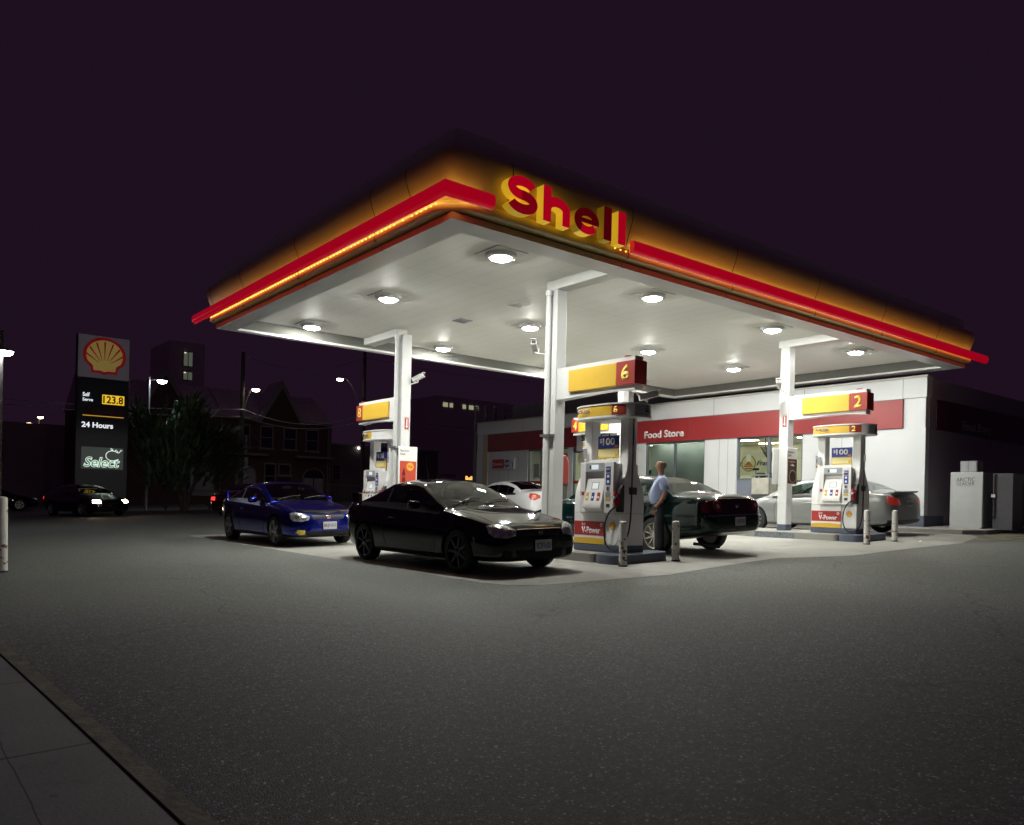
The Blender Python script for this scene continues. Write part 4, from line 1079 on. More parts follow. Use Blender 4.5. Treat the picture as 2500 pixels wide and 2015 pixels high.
    if detail:
        # wipers
        for x0,x1 in ((-0.55,0.02),(0.05,0.60)):
            pts = []
            for k in range(7):
                u = k/6; x_ = x0+(x1-x0)*u; h = bvh.ray_cast(Vector((x_, S['cowl']+0.03+0.13*sin(u*1.6), 3)), Vector((0,0,-1)))
                if h[0]: pts.append(h[0]+Vector((0,0,0.022))+off)
            mb = MB(); mb.tube(pts, 0.009, 6); mb.build('wiper', TRIM, t, smooth=True)
    for a in S.get('lines',[]): line('panel_gap' if len(a) < 5 else a[4], a[0], a[1], a[2], a[3])
    for a in S.get('patches',[]):
        o = patch(a[0], a[1], a[2], a[3], lift=a[4] if len(a) > 4 else 0.006, direction=a[5] if len(a) > 5 else None, step=0.03 if detail else 0.06)
    # door handles
    for (y_,z_) in S.get('handles',[]):
        for sd,dx in (('l',Vector((1,0,0))),('d',Vector((-1,0,0)))):
            h = bvh.ray_cast(Vector((-2 if sd == 'l' else 2,y_,z_)), dx)
            if h[0]:
                c2 = h[0]+off; mb = MB(); s = -1 if sd == 'l' else 1
                mb.tube([c2+Vector((0,-0.08,0)),c2+Vector((s*0.028,-0.06,0)),c2+Vector((s*0.03,0.05,0)),c2+Vector((0,0.07,0))], 0.013, 6); mb.build('door_handle', S.get('handm',pm), t, smooth=True)
    # licence plates
    for end,txt,x_,z_,m_ in S.get('plates',[]):
        d = Vector((0,1,0)) if end == 'f' else Vector((0,-1,0))
        h = bvh.ray_cast(Vector((x_,-1 if end == 'f' else L+1,z_)), d)
        yy = (h[0].y if h[0] else (0 if end == 'f' else L)) - cy_
        s = -1 if end == 'f' else 1
        yy += s*0.018
        mb = MB(); mb.box((x_-0.152,yy-0.006,z_-0.078),(x_+0.152,yy+0.006,z_+0.078)); po = mb.build('licence_plate', PLATE, t, bevel=0.008)
        if m_:
            mb = MB(); mb.box((x_-0.165,yy-0.006-s*0.008,z_-0.09),(x_+0.165,yy+0.004-s*0.008,z_+0.09)); mb.build('plate_frame', TRIM, t)
        fr_ = (Vector((1,0,0)),Vector((0,0,1))) if end == 'f' else (Vector((-1,0,0)),Vector((0,0,1)))
        text('plate_lettering', txt, 0.26, 0.085, (x_-0.13 if end == 'f' else x_+0.13, yy+s*0.007, z_-0.045), fr_, PLTX, po, bold=0.012)
    t['_done'] = 1; del t['_done']
    return t, patch, line, bvh, off

GL_T = glass('tinted_glass', (0.5,0.55,0.55), 0.12)
GL_C = glass('windscreen_glass', (0.80,0.88,0.86), 0.72)
GL_G = glass('green_tint_glass', (0.70,0.85,0.80), 0.60)
def lr(poly): return [(-u,z) for u,z in poly][::-1]

COUPE = dict(L=4.52, fa=0.86, ra=3.56, wr=0.315, rim=0.70, cowl=1.28, rf=2.05, rr=3.02, bb=3.80, w0=1.50, w1=3.62, pill=[(2.88,2.96)], clearws=True, spokes=5, spw=0.038,
  hw=[(0,0.60),(0.05,0.71),(0.16,0.785),(0.40,0.825),(0.86,0.845),(1.5,0.848),(3.3,0.852),(3.9,0.83),(4.25,0.765),(4.45,0.66),(4.52,0.52)],
  zb=[(0,0.26),(0.08,0.20),(0.5,0.185),(1.3,0.165),(3.2,0.165),(4.1,0.20),(4.45,0.25),(4.52,0.30)],
  zs=[(0,0.60),(0.06,0.645),(0.2,0.695),(0.6,0.775),(1.28,0.87),(2.2,0.905),(3.2,0.945),(3.8,0.965),(4.3,0.955),(4.46,0.89),(4.52,0.74)],
  top=[(0,0.63),(0.06,0.69),(0.2,0.745),(0.6,0.835),(1.1,0.915),(1.28,0.94),(1.68,1.16),(2.05,1.32),(2.35,1.36),(2.65,1.362),(3.02,1.325),(3.4,1.185),(3.80,1.025),(4.1,0.995),(4.38,0.985),(4.47,0.90),(4.52,0.76)],
  hr=[(1.28,0.80),(1.70,0.70),(2.10,0.615),(2.6,0.60),(3.02,0.595),(3.4,0.62),(3.80,0.70)],
  st=[0,0.03,0.08,0.16,0.28,0.42,0.60,0.86,1.08,1.22,1.27,1.285,1.34,1.50,1.70,1.90,2.01,2.05,2.10,2.35,2.65,2.86,2.88,2.96,2.98,3.02,3.06,3.20,3.40,3.60,3.62,3.76,3.80,3.84,4.0,4.2,4.32,4.40,4.46,4.50,4.52],
  handles=[(2.62,0.76)], drv=0.36)
def coupe_details(black):
    S = dict(COUPE)
    gap = mat('panel_gap', (0.003,0.003,0.004), 0.8)
    S['lines'] = []
    for sd in ('l','d'):
        S['lines'] += [([(1.42,0.28),(1.40,0.5),(1.46,0.80),(1.52,0.84)],0.008,sd,gap),([(2.92,0.85),(2.93,0.6),(2.86,0.42),(2.78,0.24)],0.008,sd,gap),([(1.42,0.26),(2.78,0.235)],0.008,sd,gap)]
    S['lines'] += [([(-0.62,0.30),(-0.60,0.7),(-0.64,1.15)],0.008,'t',gap),([(0.62,0.30),(0.60,0.7),(0.64,1.15)],0.008,'t',gap),([(-0.62,0.26),(-0.3,0.14),(0.3,0.14),(0.62,0.26)],0.009,'t',gap)]
    hl = [(0.42,0.63),(0.45,0.56),(0.60,0.535),(0.78,0.555),(0.86,0.63),(0.88,0.73),(0.74,0.745),(0.56,0.70)]
    dR = Vector((-0.55,0.83,-0.1)); dL = Vector((0.55,0.83,-0.1))
    S['patches'] = [('headlight', [(u-0.0,z) for u,z in hl], 'f', LAMPC, 0.006, Vector((-0.45,0.85,-0.12))), ('headlight', lr(hl), 'f', LAMPC, 0.006, Vector((0.45,0.85,-0.12)))]
    for u_,z_,r_ in ((0.55,0.615,0.050),(0.70,0.645,0.060)):
        for sg in (1,-1): S['patches'].append(('lamp_bowl', [(sg*u_+r_*cos(2*pi*k/14),z_+r_*sin(2*pi*k/14)) for k in range(14)], 'f', mat('lamp_bowl',(0.75,0.78,0.8),0.12,metal=0.9,coat=1.0), 0.010, Vector((-0.45*sg,0.85,-0.12))))
    S['patches'] += [('tail_light', [(0.50,0.70),(0.52,0.90),(0.78,0.88),(0.80,0.72)], 'r', LAMPR, 0.006, Vector((-0.45,-0.85,0))), ('tail_light', lr([(0.50,0.70),(0.52,0.90),(0.78,0.88),(0.80,0.72)]), 'r', LAMPR, 0.006, Vector((0.45,-0.85,0)))]
    return S
BP = paint('black_car_paint', (0.0022,0.0022,0.0026), rough=0.12)
UP = paint('blue_car_paint', (0.006,0.012,0.26), metal=0.92, rough=0.20)
# black coupe
S = coupe_details(True)
S['patches'] += [('grille', [(-0.36,0.55),(-0.40,0.635),(0.40,0.635),(0.36,0.55)], 'f', mat('grille_black', (0.006,0.006,0.006), 0.4), 0.004),
                 ('lower_intake', [(-0.40,0.235),(-0.44,0.36),(0.44,0.36),(0.40,0.235)], 'f', WELL, 0.003),
                 ('side_intake', [(0.50,0.24),(0.50,0.35),(0.64,0.37),(0.66,0.26)], 'f', WELL, 0.003), ('side_intake', lr([(0.50,0.24),(0.50,0.35),(0.64,0.37),(0.66,0.26)]), 'f', WELL, 0.003)]
S['lines'] += [([(-0.36,0.592),(0.36,0.592)],0.010,'f',CHROME,'grille_bar'),([(-0.40,0.645),(0.40,0.645)],0.012,'f',CHROME,'grille_bar')]
S['plates'] = [('f','BCWA·828',0.05,0.415,False)]
S['rim'] = 0.72; S['spokes'] = 7; S['spw'] = 0.028
DRIM = mat('dark_alloy', (0.05,0.05,0.055), 0.22, metal=0.9)
XB, YB = 7.50, 8.80+2.26
bc = make_car('parked_coupe','glossy black two door coupe with a front plate, parked left of the pump marked 6','car',S,BP,(XB,YB,gz(XB)),0,GL_T,GL_C,DRIM)
bc[0].scale = (1.02,1.05,1.035)
def emblem(res, x, z, w_, m, end='f', sc=1.0):
    t, patch, line, bvh, off = res
    h = bvh.ray_cast(Vector((x,-1,z)), Vector((0,1,0))) if end == 'f' else bvh.ray_cast(Vector((x,9,z)), Vector((0,-1,0)))
    y = h[0].y+off.y; s = -1 if end == 'f' else 1; return t, Vector((x,y+s*0.016,z))
def h_badge(res, z, m, bg=None):
    t, p = emblem(res, 0, z, 0.1, m)
    if bg:
        mb = MB(); mb.prism([(p.x-0.052,p.z+0.036),(p.x+0.052,p.z+0.036),(p.x+0.040,p.z-0.040),(p.x-0.040,p.z-0.040)], p.y+0.002, p.y+0.012, 'xz'); o = mb.build('badge', bg, t, bevel=0.006)
    mb = MB(); y0,y1 = p.y-0.006,p.y+0.002
    for sx in (-1,1): mb.prism([(p.x+sx*0.016,p.z-0.030),(p.x+sx*0.026,p.z-0.030),(p.x+sx*0.036,p.z+0.028),(p.x+sx*0.022,p.z+0.028)], y0, y1, 'xz')
    mb.box((p.x-0.02,y0+0.0005,p.z-0.006),(p.x+0.02,y1-0.0005,p.z+0.006)); mb.build('badge_letter', m, t)
h_badge(bc, 0.597, CHROME)
def spoiler(t, m, L, z, w_, deck):
    o = bpy.data.objects.new('spoiler', None)
    mb = MB(); mb.prism([(L/2-0.42,z),(L/2-0.28,z+0.022),(L/2-0.14,z+0.018),(L/2-0.12,z),(L/2-0.28,z-0.008)], -w_, w_, 'yz'); o = mb.build('spoiler', m, t, bevel=0.006)
    for s in (-1,1):
        mb = MB(); mb.prism([(L/2-0.38,deck),(L/2-0.32,z),(L/2-0.18,z),(L/2-0.20,deck)], s*w_-0.015, s*w_+0.015, 'yz'); mb.build('spoiler_leg', m, o)
spoiler(bc[0], BP, 4.52, 1.115, 0.60, 0.93)
mb = MB(); mb.tube([(0.0,0.55,1.35),(0.01,0.62,1.55),(0.0,0.63,1.73)], 0.004, 5); mb.build('aerial', TRIM, bc[0])
# rear side skirt sparkle: a low chromed sill step
# blue coupe
S = coupe_details(False)
S['patches'] += [('grille', [(-0.34,0.575),(-0.37,0.655),(0.37,0.655),(0.34,0.575)], 'f', mat('mesh_grille', (0.02,0.02,0.022), 0.5, var=0.6, vscale=60), 0.004),
                 ('lower_intake', [(-0.46,0.235),(-0.50,0.33),(0.50,0.33),(0.46,0.235)], 'f', WELL, 0.003),
                 ('fog_light', [(0.53,0.27),(0.52,0.355),(0.66,0.365),(0.70,0.31),(0.62,0.265)], 'f', mat('yellow_fog_lamp', (0.65,0.50,0.03), 0.2, coat=1.0), 0.006), ('fog_light', lr([(0.53,0.27),(0.52,0.355),(0.66,0.365),(0.70,0.31),(0.62,0.265)]), 'f', mat('yellow_fog_lamp'), 0.006),
                 ('bonnet_deflector', [(-0.60,0.27),(-0.45,0.12),(0,0.055),(0.45,0.12),(0.60,0.27),(0.45,0.24),(0,0.17),(-0.45,0.24)], 't', mat('smoked_acrylic', (0.03,0.03,0.035), 0.08, coat=1.0), 0.022)]
S['plates'] = [('f','BKJV·615',0.02,0.44,True)]
S['rim'] = 0.72; S['spokes'] = 5; S['spw'] = 0.050; S['seatm'] = mat('cabin_tan', (0.22,0.10,0.02), 0.6)
SRIM = mat('silver_alloy', (0.50,0.50,0.51), 0.3, metal=0.8)
XU, YU = 7.54, 15.72+2.26
uc = make_car('parked_coupe','bright blue two door coupe with silver wheels, parked behind the black coupe','car',S,UP,(XU,YU,gz(XU)),0,GL_T,GL_C,SRIM)
h_badge(uc, 0.618, mat('badge_h_red', (0.5,0.02,0.02), 0.3), CHROME)
spoiler(uc[0], UP, 4.52, 1.125, 0.62, 0.93)

uc[0].scale = (1.02,1.04,1.03)
# ---- sedans
def sedan(L, fa, ra, W, H, cowl, rf, rr, bb, zsh=0.0, wr=0.33, nose=0.62, deck=1.02, bulge=0.0):
    h = W/2
    return dict(L=L, fa=fa, ra=ra, wr=wr, cowl=cowl, rf=rf, rr=rr, bb=bb, w0=cowl+0.30, w1=bb-0.28, pill=[((rf+rr)/2-0.02,(rf+rr)/2+0.10),(rr+0.12,rr+0.17)], clearws=True,
      hw=[(0,h*0.62),(0.05,h*0.78),(0.18,h*0.90),(0.45,h*0.965),(fa,h*0.99),(1.6,h),(L-1.2,h),(L-0.6,h*0.975),(L-0.22,h*0.925),(L-0.06,h*0.83),(L,h*0.68)],
      zb=[(0,0.28),(0.08,0.22),(0.5,0.20),(1.3,0.19),(L-1.2,0.19),(L-0.3,0.24),(L,0.32)],
      zs=[(0,nose-0.05),(0.06,nose),(0.2,nose+0.06),(0.7,nose+0.14),(cowl,0.91+zsh),(2.4,0.94+zsh),(rr,0.97+zsh),(bb,0.985+zsh),(L-0.25,0.965+zsh),(L-0.06,0.88+zsh),(L,0.74)],
      top=[(0,nose),(0.06,nose+0.06),(0.2,nose+0.12),(0.7,nose+0.24),(cowl-0.15,0.985+zsh),(cowl,1.01+zsh),((cowl+rf)/2,(1.01+zsh+H)/2+0.03),(rf,H-0.045),(rf+0.3,H-0.008),((rf+rr)/2+0.15,H),(rr,H-0.035),((rr+bb)/2,(H+deck)/2+0.045),(bb,deck+0.03),(bb+0.2,deck+0.01),(L-0.15,deck),(L-0.05,deck-0.08),(L,0.80)],
      hr=[(cowl,h*0.92),((cowl+rf)/2,h*0.80),(rf,h*0.70),((rf+rr)/2,h*0.69),(rr,h*0.69),((rr+bb)/2,h*0.73),(bb,h*0.82)],
      st=[0,0.03,0.08,0.18,0.30,0.50,0.75,fa,cowl-0.2,cowl-0.02,cowl+0.015,cowl+0.12,cowl+0.30,(cowl+rf)/2,rf-0.12,rf-0.02,rf+0.03,rf+0.3,(rf+rr)/2-0.02,(rf+rr)/2+0.10,(rf+rr)/2+0.14,rr-0.1,rr-0.02,rr+0.03,rr+0.12,rr+0.17,(rr+bb)/2,bb-0.28,bb-0.25,bb-0.12,bb-0.02,bb+0.02,bb+0.2,L-0.5,L-0.28,L-0.14,L-0.06,L-0.02,L],
      handles=[((rf+rr)/2-0.20,0.80),(rr-0.08,0.83)], drv=0.38)
gap = mat('panel_gap')
def doorlines(S):
    m_ = (S['rf']+S['rr'])/2+0.04; a = S['cowl']+0.25; e = S['ra']-0.42; out = []
    for sd in 'ld':
        out += [([(a,0.26),(a-0.02,0.6),(a+0.05,0.90)],0.008,sd,gap),([(m_,0.26),(m_+0.01,0.93)],0.008,sd,gap),([(e-0.05,0.26),(e,0.55),(e+0.30,0.80),(e+0.34,0.94)],0.008,sd,gap),([(a,0.25),(e-0.05,0.25)],0.008,sd,gap)]
    return out
# dark green sedan, tail toward the view
G = sedan(5.08,1.05,3.86,1.86,1.48,1.42,2.25,3.50,4.20,zsh=0.06,deck=1.12,wr=0.345)
G['zb'] = [(0,0.28),(0.08,0.22),(0.5,0.20),(1.3,0.19),(3.5,0.19),(4.3,0.30),(4.8,0.36),(5.08,0.44)]
GP = paint('dark_green_car_paint', (0.002,0.015,0.013), metal=0.3, rough=0.25)
G['lines'] = doorlines(G)+[([(L_,0.56) for L_ in (0.3,1.0,2.0,3.0,4.0,4.7)],0.02,'l',CHROME,'side_moulding'),([(-0.80,0.735),(-0.3,0.742),(0.3,0.742),(0.80,0.735)],0.018,'r',CHROME,'bumper_moulding'),([(-0.6,0.42),(0.6,0.42)],0.012,'r',CHROME,'lower_moulding')]
G['patches'] = [('rear_panel', [(-0.76,0.77),(-0.74,1.0),(-0.5,1.045),(0.5,1.045),(0.74,1.0),(0.76,0.77)], 'r', mat('smoked_red_panel', (0.018,0.003,0.006), 0.08, coat=1.0), 0.005),
  ('corner_lamp', [(0.76,0.78),(0.76,1.00),(0.94,0.98),(0.95,0.80)], 'r', mat('dark_red_lamp',(0.06,0.004,0.006),0.1,coat=1.0), 0.004, Vector((-0.6,-0.8,0))), ('corner_lamp', lr([(0.76,0.78),(0.76,1.00),(0.94,0.98),(0.95,0.80)]), 'r', mat('dark_red_lamp'), 0.004, Vector((0.6,-0.8,0))),
  ('headlight', [(0.40,0.60),(0.42,0.70),(0.85,0.72),(0.84,0.60)], 'f', LAMPC, 0.006, Vector((-0.4,0.9,0))), ('headlight', lr([(0.40,0.60),(0.42,0.70),(0.85,0.72),(0.84,0.60)]), 'f', LAMPC, 0.006, Vector((0.4,0.9,0)))]
for cx_ in (-0.56,0.56):
    for r_,m_,lf in ((0.105,mat('round_lamp_red',(0.16,0.006,0.008),0.12,coat=1.0),0.010),(0.042,mat('round_lamp_centre',(0.35,0.25,0.26),0.2,coat=1.0),0.014)):
        G['patches'].append(('round_tail_light', [(cx_+r_*cos(2*pi*k/20),0.905+r_*sin(2*pi*k/20)) for k in range(20)], 'r', m_, lf))
G['plates'] = [('r','AYFE·091',-0.05,0.625,False)]
G['rim'] = 0.70; G['spokes'] = 10; G['spw'] = 0.020; G['handm'] = GP
XG = 12.27
gc = make_car('parked_sedan','dark green four door sedan seen from behind, its rear toward the view between the islands','car',G,GP,(XG,8.72+2.54,gz(XG)),pi,GL_G,GL_G,mat('beige_hubcap',(0.50,0.49,0.42),0.35,metal=0.4))
t_, p_ = emblem(gc, 0.0, 0.90, 0.1, CHROME, 'r')
mb = MB(); mb.lathe([(0.035,p_.y+0.004),(0.028,p_.y+0.006),(0.028,p_.y-0.004)], c=(0.03,0,0.91), ax='y', n=20); mb.build('badge', CHROME, t_, smooth=True)
mb = MB(); mb.tube([(0.45,1.9,0.20),(0.47,2.35,0.19),(0.50,2.50,0.18)],0.03,8); mb.build('exhaust', DARK, t_, smooth=True)
# silver sedan by the shop
C = sedan(4.82,0.97,3.75,1.82,1.48,1.35,2.28,3.40,4.20,zsh=0.03,deck=1.11,wr=0.33)
SP = paint('silver_car_paint', (0.30,0.31,0.31), metal=0.5, rough=0.30)
C['lines'] = doorlines(C)
C['patches'] = [('tail_light', [(0.46,0.78),(0.50,0.92),(0.86,0.98),(0.88,0.84),(0.74,0.76)], 'r', mat('tail_lamp_glowing',(0.55,0.02,0.02),0.15,emit=(0.9,0.08,0.05),es=0.12,coat=1.0), 0.006, Vector((-0.5,-0.8,0))), ('tail_light', lr([(0.46,0.78),(0.50,0.92),(0.86,0.98),(0.88,0.84),(0.74,0.76)]), 'r', mat('tail_lamp_glowing'), 0.006, Vector((0.5,-0.8,0))),
   ('headlight', [(0.45,0.58),(0.50,0.70),(0.84,0.76),(0.86,0.62)], 'f', LAMPC, 0.006, Vector((-0.4,0.9,0))), ('headlight', lr([(0.45,0.58),(0.50,0.70),(0.84,0.76),(0.86,0.62)]), 'f', LAMPC, 0.006, Vector((0.4,0.9,0))),
   ('rear_valance', [(-0.75,0.27),(-0.78,0.40),(0.78,0.40),(0.75,0.27)], 'r', TRIM, 0.004)]
C['plates'] = [('r','AHKM·274',0.0,0.80,False)]; C['spokes'] = 10; C['spw'] = 0.02
XC = 20.15
scn = make_car('parked_sedan','silver four door sedan beside the shop wall, behind the pump marked 2','car',C,SP,(XC,9.3+2.41,gz(XC)),pi,GL_G,GL_G,SRIM)
mb = MB(); mb.prism([(2.41-0.34,1.06),(2.41-0.16,1.10),(2.41-0.05,1.11),(2.41-0.06,1.07),(2.41-0.2,1.03)], -0.62, 0.62, 'yz'); mb.build('spoiler', SP, scn[0], bevel=0.008)
# white sedan farther back
B = sedan(4.86,0.84,3.74,1.85,1.47,1.45,2.35,3.30,4.10,deck=1.10,wr=0.33)
WP = paint('white_car_paint', (0.68,0.68,0.70), rough=0.25)
B['lines'] = doorlines(B)
lampb = [(0.40,0.84),(0.42,0.93),(0.62,0.99),(0.86,1.0),(0.90,0.86),(0.80,0.76),(0.62,0.77)]
B['patches'] = [('tail_light', lampb, 'r', mat('red_white_lamp',(0.45,0.06,0.04),0.15,coat=1.0), 0.006, Vector((-0.5,-0.8,0))), ('tail_light', lr(lampb), 'r', mat('red_white_lamp'), 0.006, Vector((0.5,-0.8,0)))]
B['lines'] += [([(-0.25,1.12)]*1+[(0.25,1.12)],0.02,'r',LAMPR,'brake_light')]
XW = 18.75
wc = make_car('parked_sedan','white four door sedan with red tail lights, parked farther back near the shop','car',B,WP,(XW,21.3+2.43,gz(XW)),pi,GL_T,GL_T,SRIM)
# distant dark cars
DP = paint('dark_red_car_paint', (0.03,0.004,0.006), rough=0.2)
NP = paint('midnight_car_paint', (0.006,0.006,0.010), rough=0.2)
TLIT = mat('tail_lamp_on',(0.6,0.02,0.02),0.2,emit=(1.0,0.03,0.03),es=2.5)
def plain(S, lit_r=True, lit_f=False):
    S['lines'] = []; S['handles'] = []
    tl = [(0.50,0.72),(0.52,0.86),(0.86,0.86),(0.86,0.74)]; hl = [(0.50,0.58),(0.52,0.70),(0.82,0.72),(0.82,0.60)]
    hm = mat('headlamp_on',(1,0.9,0.8),0.2,emit=(1.0,0.72,0.42),es=60.0) if lit_f else LAMPC
    S['patches'] = [('tail_light', tl, 'r', TLIT if lit_r else LAMPR, 0.01, Vector((-0.5,-0.8,0))), ('tail_light', lr(tl), 'r', TLIT if lit_r else LAMPR, 0.01, Vector((0.5,-0.8,0))),
                    ('headlight', hl, 'f', hm, 0.01, Vector((-0.3,0.9,0))), ('headlight', lr(hl), 'f', hm, 0.01, Vector((0.3,0.9,0)))]
    return S
D1 = plain(sedan(4.7,0.95,3.65,1.80,1.42,1.35,2.2,3.3,4.1))
make_car('distant_sedan','dark red sedan with glowing tail lights, beyond the blue coupe','car',D1,DP,(12.9,33.5,gz(12.9)),radians(125),GL_T,GL_T,SRIM,detail=False)
D2 = plain(sedan(4.7,0.95,3.65,1.80,1.42,1.35,2.2,3.3,4.1))
make_car('distant_sedan','dark car with red tail lights on the street at the far left','car',D2,NP,(4.6,50.5,gz(4.6)),radians(90),GL_T,GL_T,SRIM,detail=False)
D3 = plain(sedan(4.7,0.95,3.65,1.80,1.42,1.35,2.2,3.3,4.1), True, True)
make_car('trail_standin_sedan','dark sedan with warm headlights, added in place of the light trails of a turning car','car',D3,paint('navy_car_paint',(0.006,0.007,0.012),rough=0.2),(7.3,39.6,gz(7.3)),radians(16),GL_T,GL_T,SRIM,detail=False)  # solid car added where a moving one left only headlight trails
# ================================================================== SHOP
XS = 22.37
WALL = mat('shop_white_panel', (0.60,0.62,0.64), 0.40, var=0.03, vscale=1.0, rvar=0.06)
WALLG = mat('shop_panel_shaded', (0.30,0.30,0.34), 0.45, var=0.04)  # shop panel darkened, shade of the unlit side put into the colour
BAND = mat('shop_red_band', (0.27,0.028,0.030), 0.30, var=0.03, vscale=0.7)
BANDD = mat('shop_band_shaded', (0.22,0.022,0.035), 0.40)  # same red band, darkened in colour for its dimmer far end
FRAME = mat('window_frame_grey', (0.13,0.145,0.17), 0.4, metal=0.3)
GLS = glass('shop_window_glass', (0.9,0.95,0.92), 0.86)
GLD = glass('shop_dim_glass', (0.75,0.82,0.80), 0.7, refl=0.10)
INTW = mat('shop_interior_cream', (0.66,0.64,0.50), 0.7)
INTF = mat('shop_floor', (0.35,0.34,0.30), 0.5)
F0 = 0.88
shop = thing('petrol_station_shop', 'long white single storey shop with a red band and lit windows beyond the pumps', 'shop', (XS,20.3,F0))
def W(a, b): return ((a[0]-XS,a[1]-20.3,a[2]-F0),(b[0]-XS,b[1]-20.3,b[2]-F0))
def wbox(nm, lst, m, bevel=0, parent=shop):
    mb = MB()
    for a,b in lst: mb.box(*W(a,b))
    return mb.build(nm, m, parent, bevel=bevel)
T = 0.22
walls = [((XS,9.94,F0-0.1),(XS+T,13.64,3.63)),((XS,16.05,F0-0.1),(XS+T,17.36,3.63)),((XS,20.08,F0-0.1),(XS+T,21.30,3.63)),((XS,24.05,F0-0.1),(XS+T,24.35,3.63)),((XS,26.95,F0-0.1),(XS+T,30.76,3.63)),
         ((XS,17.36,F0-0.1),(XS+T,20.08,1.25))]
for a in walls: wbox('front_wall', [a], WALL)
wbox('front_wall', [((XS+0.02,9.96,3.631),(XS+T,30.74,4.45))], WALL)
wbox('upper_fascia', [((XS-0.02,9.92,4.452),(XS+0.3,30.76,5.0))], WALL, bevel=0.006)
wbox('roof_edge', [((XS-0.04,9.90,5.001),(XS+0.35,30.80,5.06))], mat('roof_edge_metal',(0.42,0.42,0.38),0.4), bevel=0.005)
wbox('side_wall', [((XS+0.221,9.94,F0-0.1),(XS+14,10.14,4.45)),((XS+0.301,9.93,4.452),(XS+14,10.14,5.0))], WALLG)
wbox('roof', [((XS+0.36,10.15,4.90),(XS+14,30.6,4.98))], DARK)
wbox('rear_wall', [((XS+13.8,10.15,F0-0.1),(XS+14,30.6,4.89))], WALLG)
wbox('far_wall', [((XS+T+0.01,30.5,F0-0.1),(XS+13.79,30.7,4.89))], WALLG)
wbox('roof_screen', [((XS+1.6,14.0,4.99),(XS+1.75,30.1,5.95))], mat('roof_screen_grey',(0.30,0.30,0.31),0.5,var=0.05), bevel=0.004)
wbox('corner_pier', [((XS-0.05,29.84,F0-0.1),(XS-0.001,30.2,4.44))], mat('pier_beige',(0.50,0.42,0.33),0.5))
for ya_,yb_ in ((9.93,13.6),(16.1,17.3),(26.98,29.8)): wbox('blue_plinth', [((XS-0.012,ya_,F0-0.1),(XS-0.001,yb_,1.20))], BLUEBASE)
wbox('blue_plinth', [((XS,9.925,F0-0.1),(XS+1.2,9.939,1.20))], BLUEBASE)
wbox('red_band', [((XS-0.055,10.55,3.63),(XS-0.001,21.35,4.43))], BAND, bevel=0.004)
wbox('far_band_shaded', [((XS-0.055,23.75,3.63),(XS-0.001,29.83,4.43))], BANDD, bevel=0.004)
wbox('side_red_band', [((XS+0.55,9.895,3.60),(XS+9,9.92,4.43))], mat('side_band_shaded',(0.07,0.012,0.02),0.4))  # red band again, with the shade of the side painted in
wbox('band_top_trim', [((XS-0.057,10.55,4.431),(XS,29.83,4.45))], FRAME)  # grey strip along the top joint of the band
# entrance portal with its sign
wbox('portal', [((XS-0.09,21.37,3.45),(XS-0.001,23.73,4.45))], WALL, bevel=0.004)
text('portal_lettering','SELECT',1.75,0.26,(-0.094,23.45-20.3,3.84-F0),FX,mat('dark_green_lettering',(0.01,0.05,0.03),0.4),shop,bold=0.02,ext=0.01)
text('band_lettering','Food Store',1.86,0.27,(-0.060,20.10-20.3,3.785-F0),FX,WTXT,shop,bold=0.03,ext=0.01)
text('side_lettering','Food Store',2.0,0.26,(2.25,9.893-20.3,3.72-F0),FY,mat('side_lettering_dim',(0.30,0.28,0.30),0.5),shop,bold=0.02,ext=0.004)
# panel seams
mb = MB()
for y in (12.35,13.63,16.75,16.40,20.45,20.85,27.6,28.3,29.0):
    a,b = W((XS-0.0015,y-0.005,1.2),(XS+0.001,y+0.005,3.62)); mb.box(a,b)
for y in (10.57,13.6,17.0,20.1,24.0,27.3):
    a,b = W((XS-0.0225,y-0.006,4.45),(XS-0.019,y+0.006,5.0)); mb.box(a,b)
for y in (13.0,15.6,18.0): a,b = W((XS-0.058,y-0.003,3.64),(XS-0.054,y+0.003,4.42)); mb.box(a,b)
mb.build('panel_seams', mat('seam_dark',(0.12,0.12,0.12),0.6), shop)
# windows: frame + panes (+ interior behind)
def window(y0, y1, z0, z1, mull, g, rail=None, nm='window'):
    """y0>y1 as seen left to right"""
    f = 0.055
    mb = MB(); lo, hi = min(y0,y1), max(y0,y1)
    for a,b in (((XS+0.05,lo,z0),(XS+0.13,lo+f,z1)),((XS+0.05,hi-f,z0),(XS+0.13,hi,z1)),((XS+0.05,lo+f,z1-f),(XS+0.13,hi-f,z1)),((XS+0.05,lo+f,z0),(XS+0.13,hi-f,z0+f))): mb.box(*W(a,b))
    for m_ in mull: mb.box(*W((XS+0.045,m_-0.035,z0+f),(XS+0.135,m_+0.035,z1-f)))
    w_ = mb.build(nm, FRAME, shop)
    mb = MB(); mb.box(*W((XS+0.088,lo+f,z0+f),(XS+0.092,hi-f,z1-f))); mb.build('pane', g, w_)
    if rail:
        mb = MB(); mb.box(*W((XS+0.03,lo+f,rail-0.06),(XS+0.048,hi-f,rail+0.06))); mb.build('red_rail', REDP, w_)
    return w_
window(20.08,17.36,1.25,3.63,(18.72,),GLD)
window(16.05,14.86,2.22,3.63,(),GLS)
wbox('counter_panel', [((XS+0.06,14.86,F0),(XS+0.12,16.05,2.22))], mat('counter_grey',(0.17,0.19,0.24),0.4))
window(14.86,13.64,F0,3.63,(),GLS,nm='door')
window(26.95,24.35,F0,3.63,(26.08,),GLS,2.19)
window(24.05,21.30,F0,3.45,(22.7,),GLS,2.19,nm='entrance_door')
wbox('door_lintel', [((XS+0.02,21.30,3.451),(XS+0.2,24.05,3.63))], FRAME)
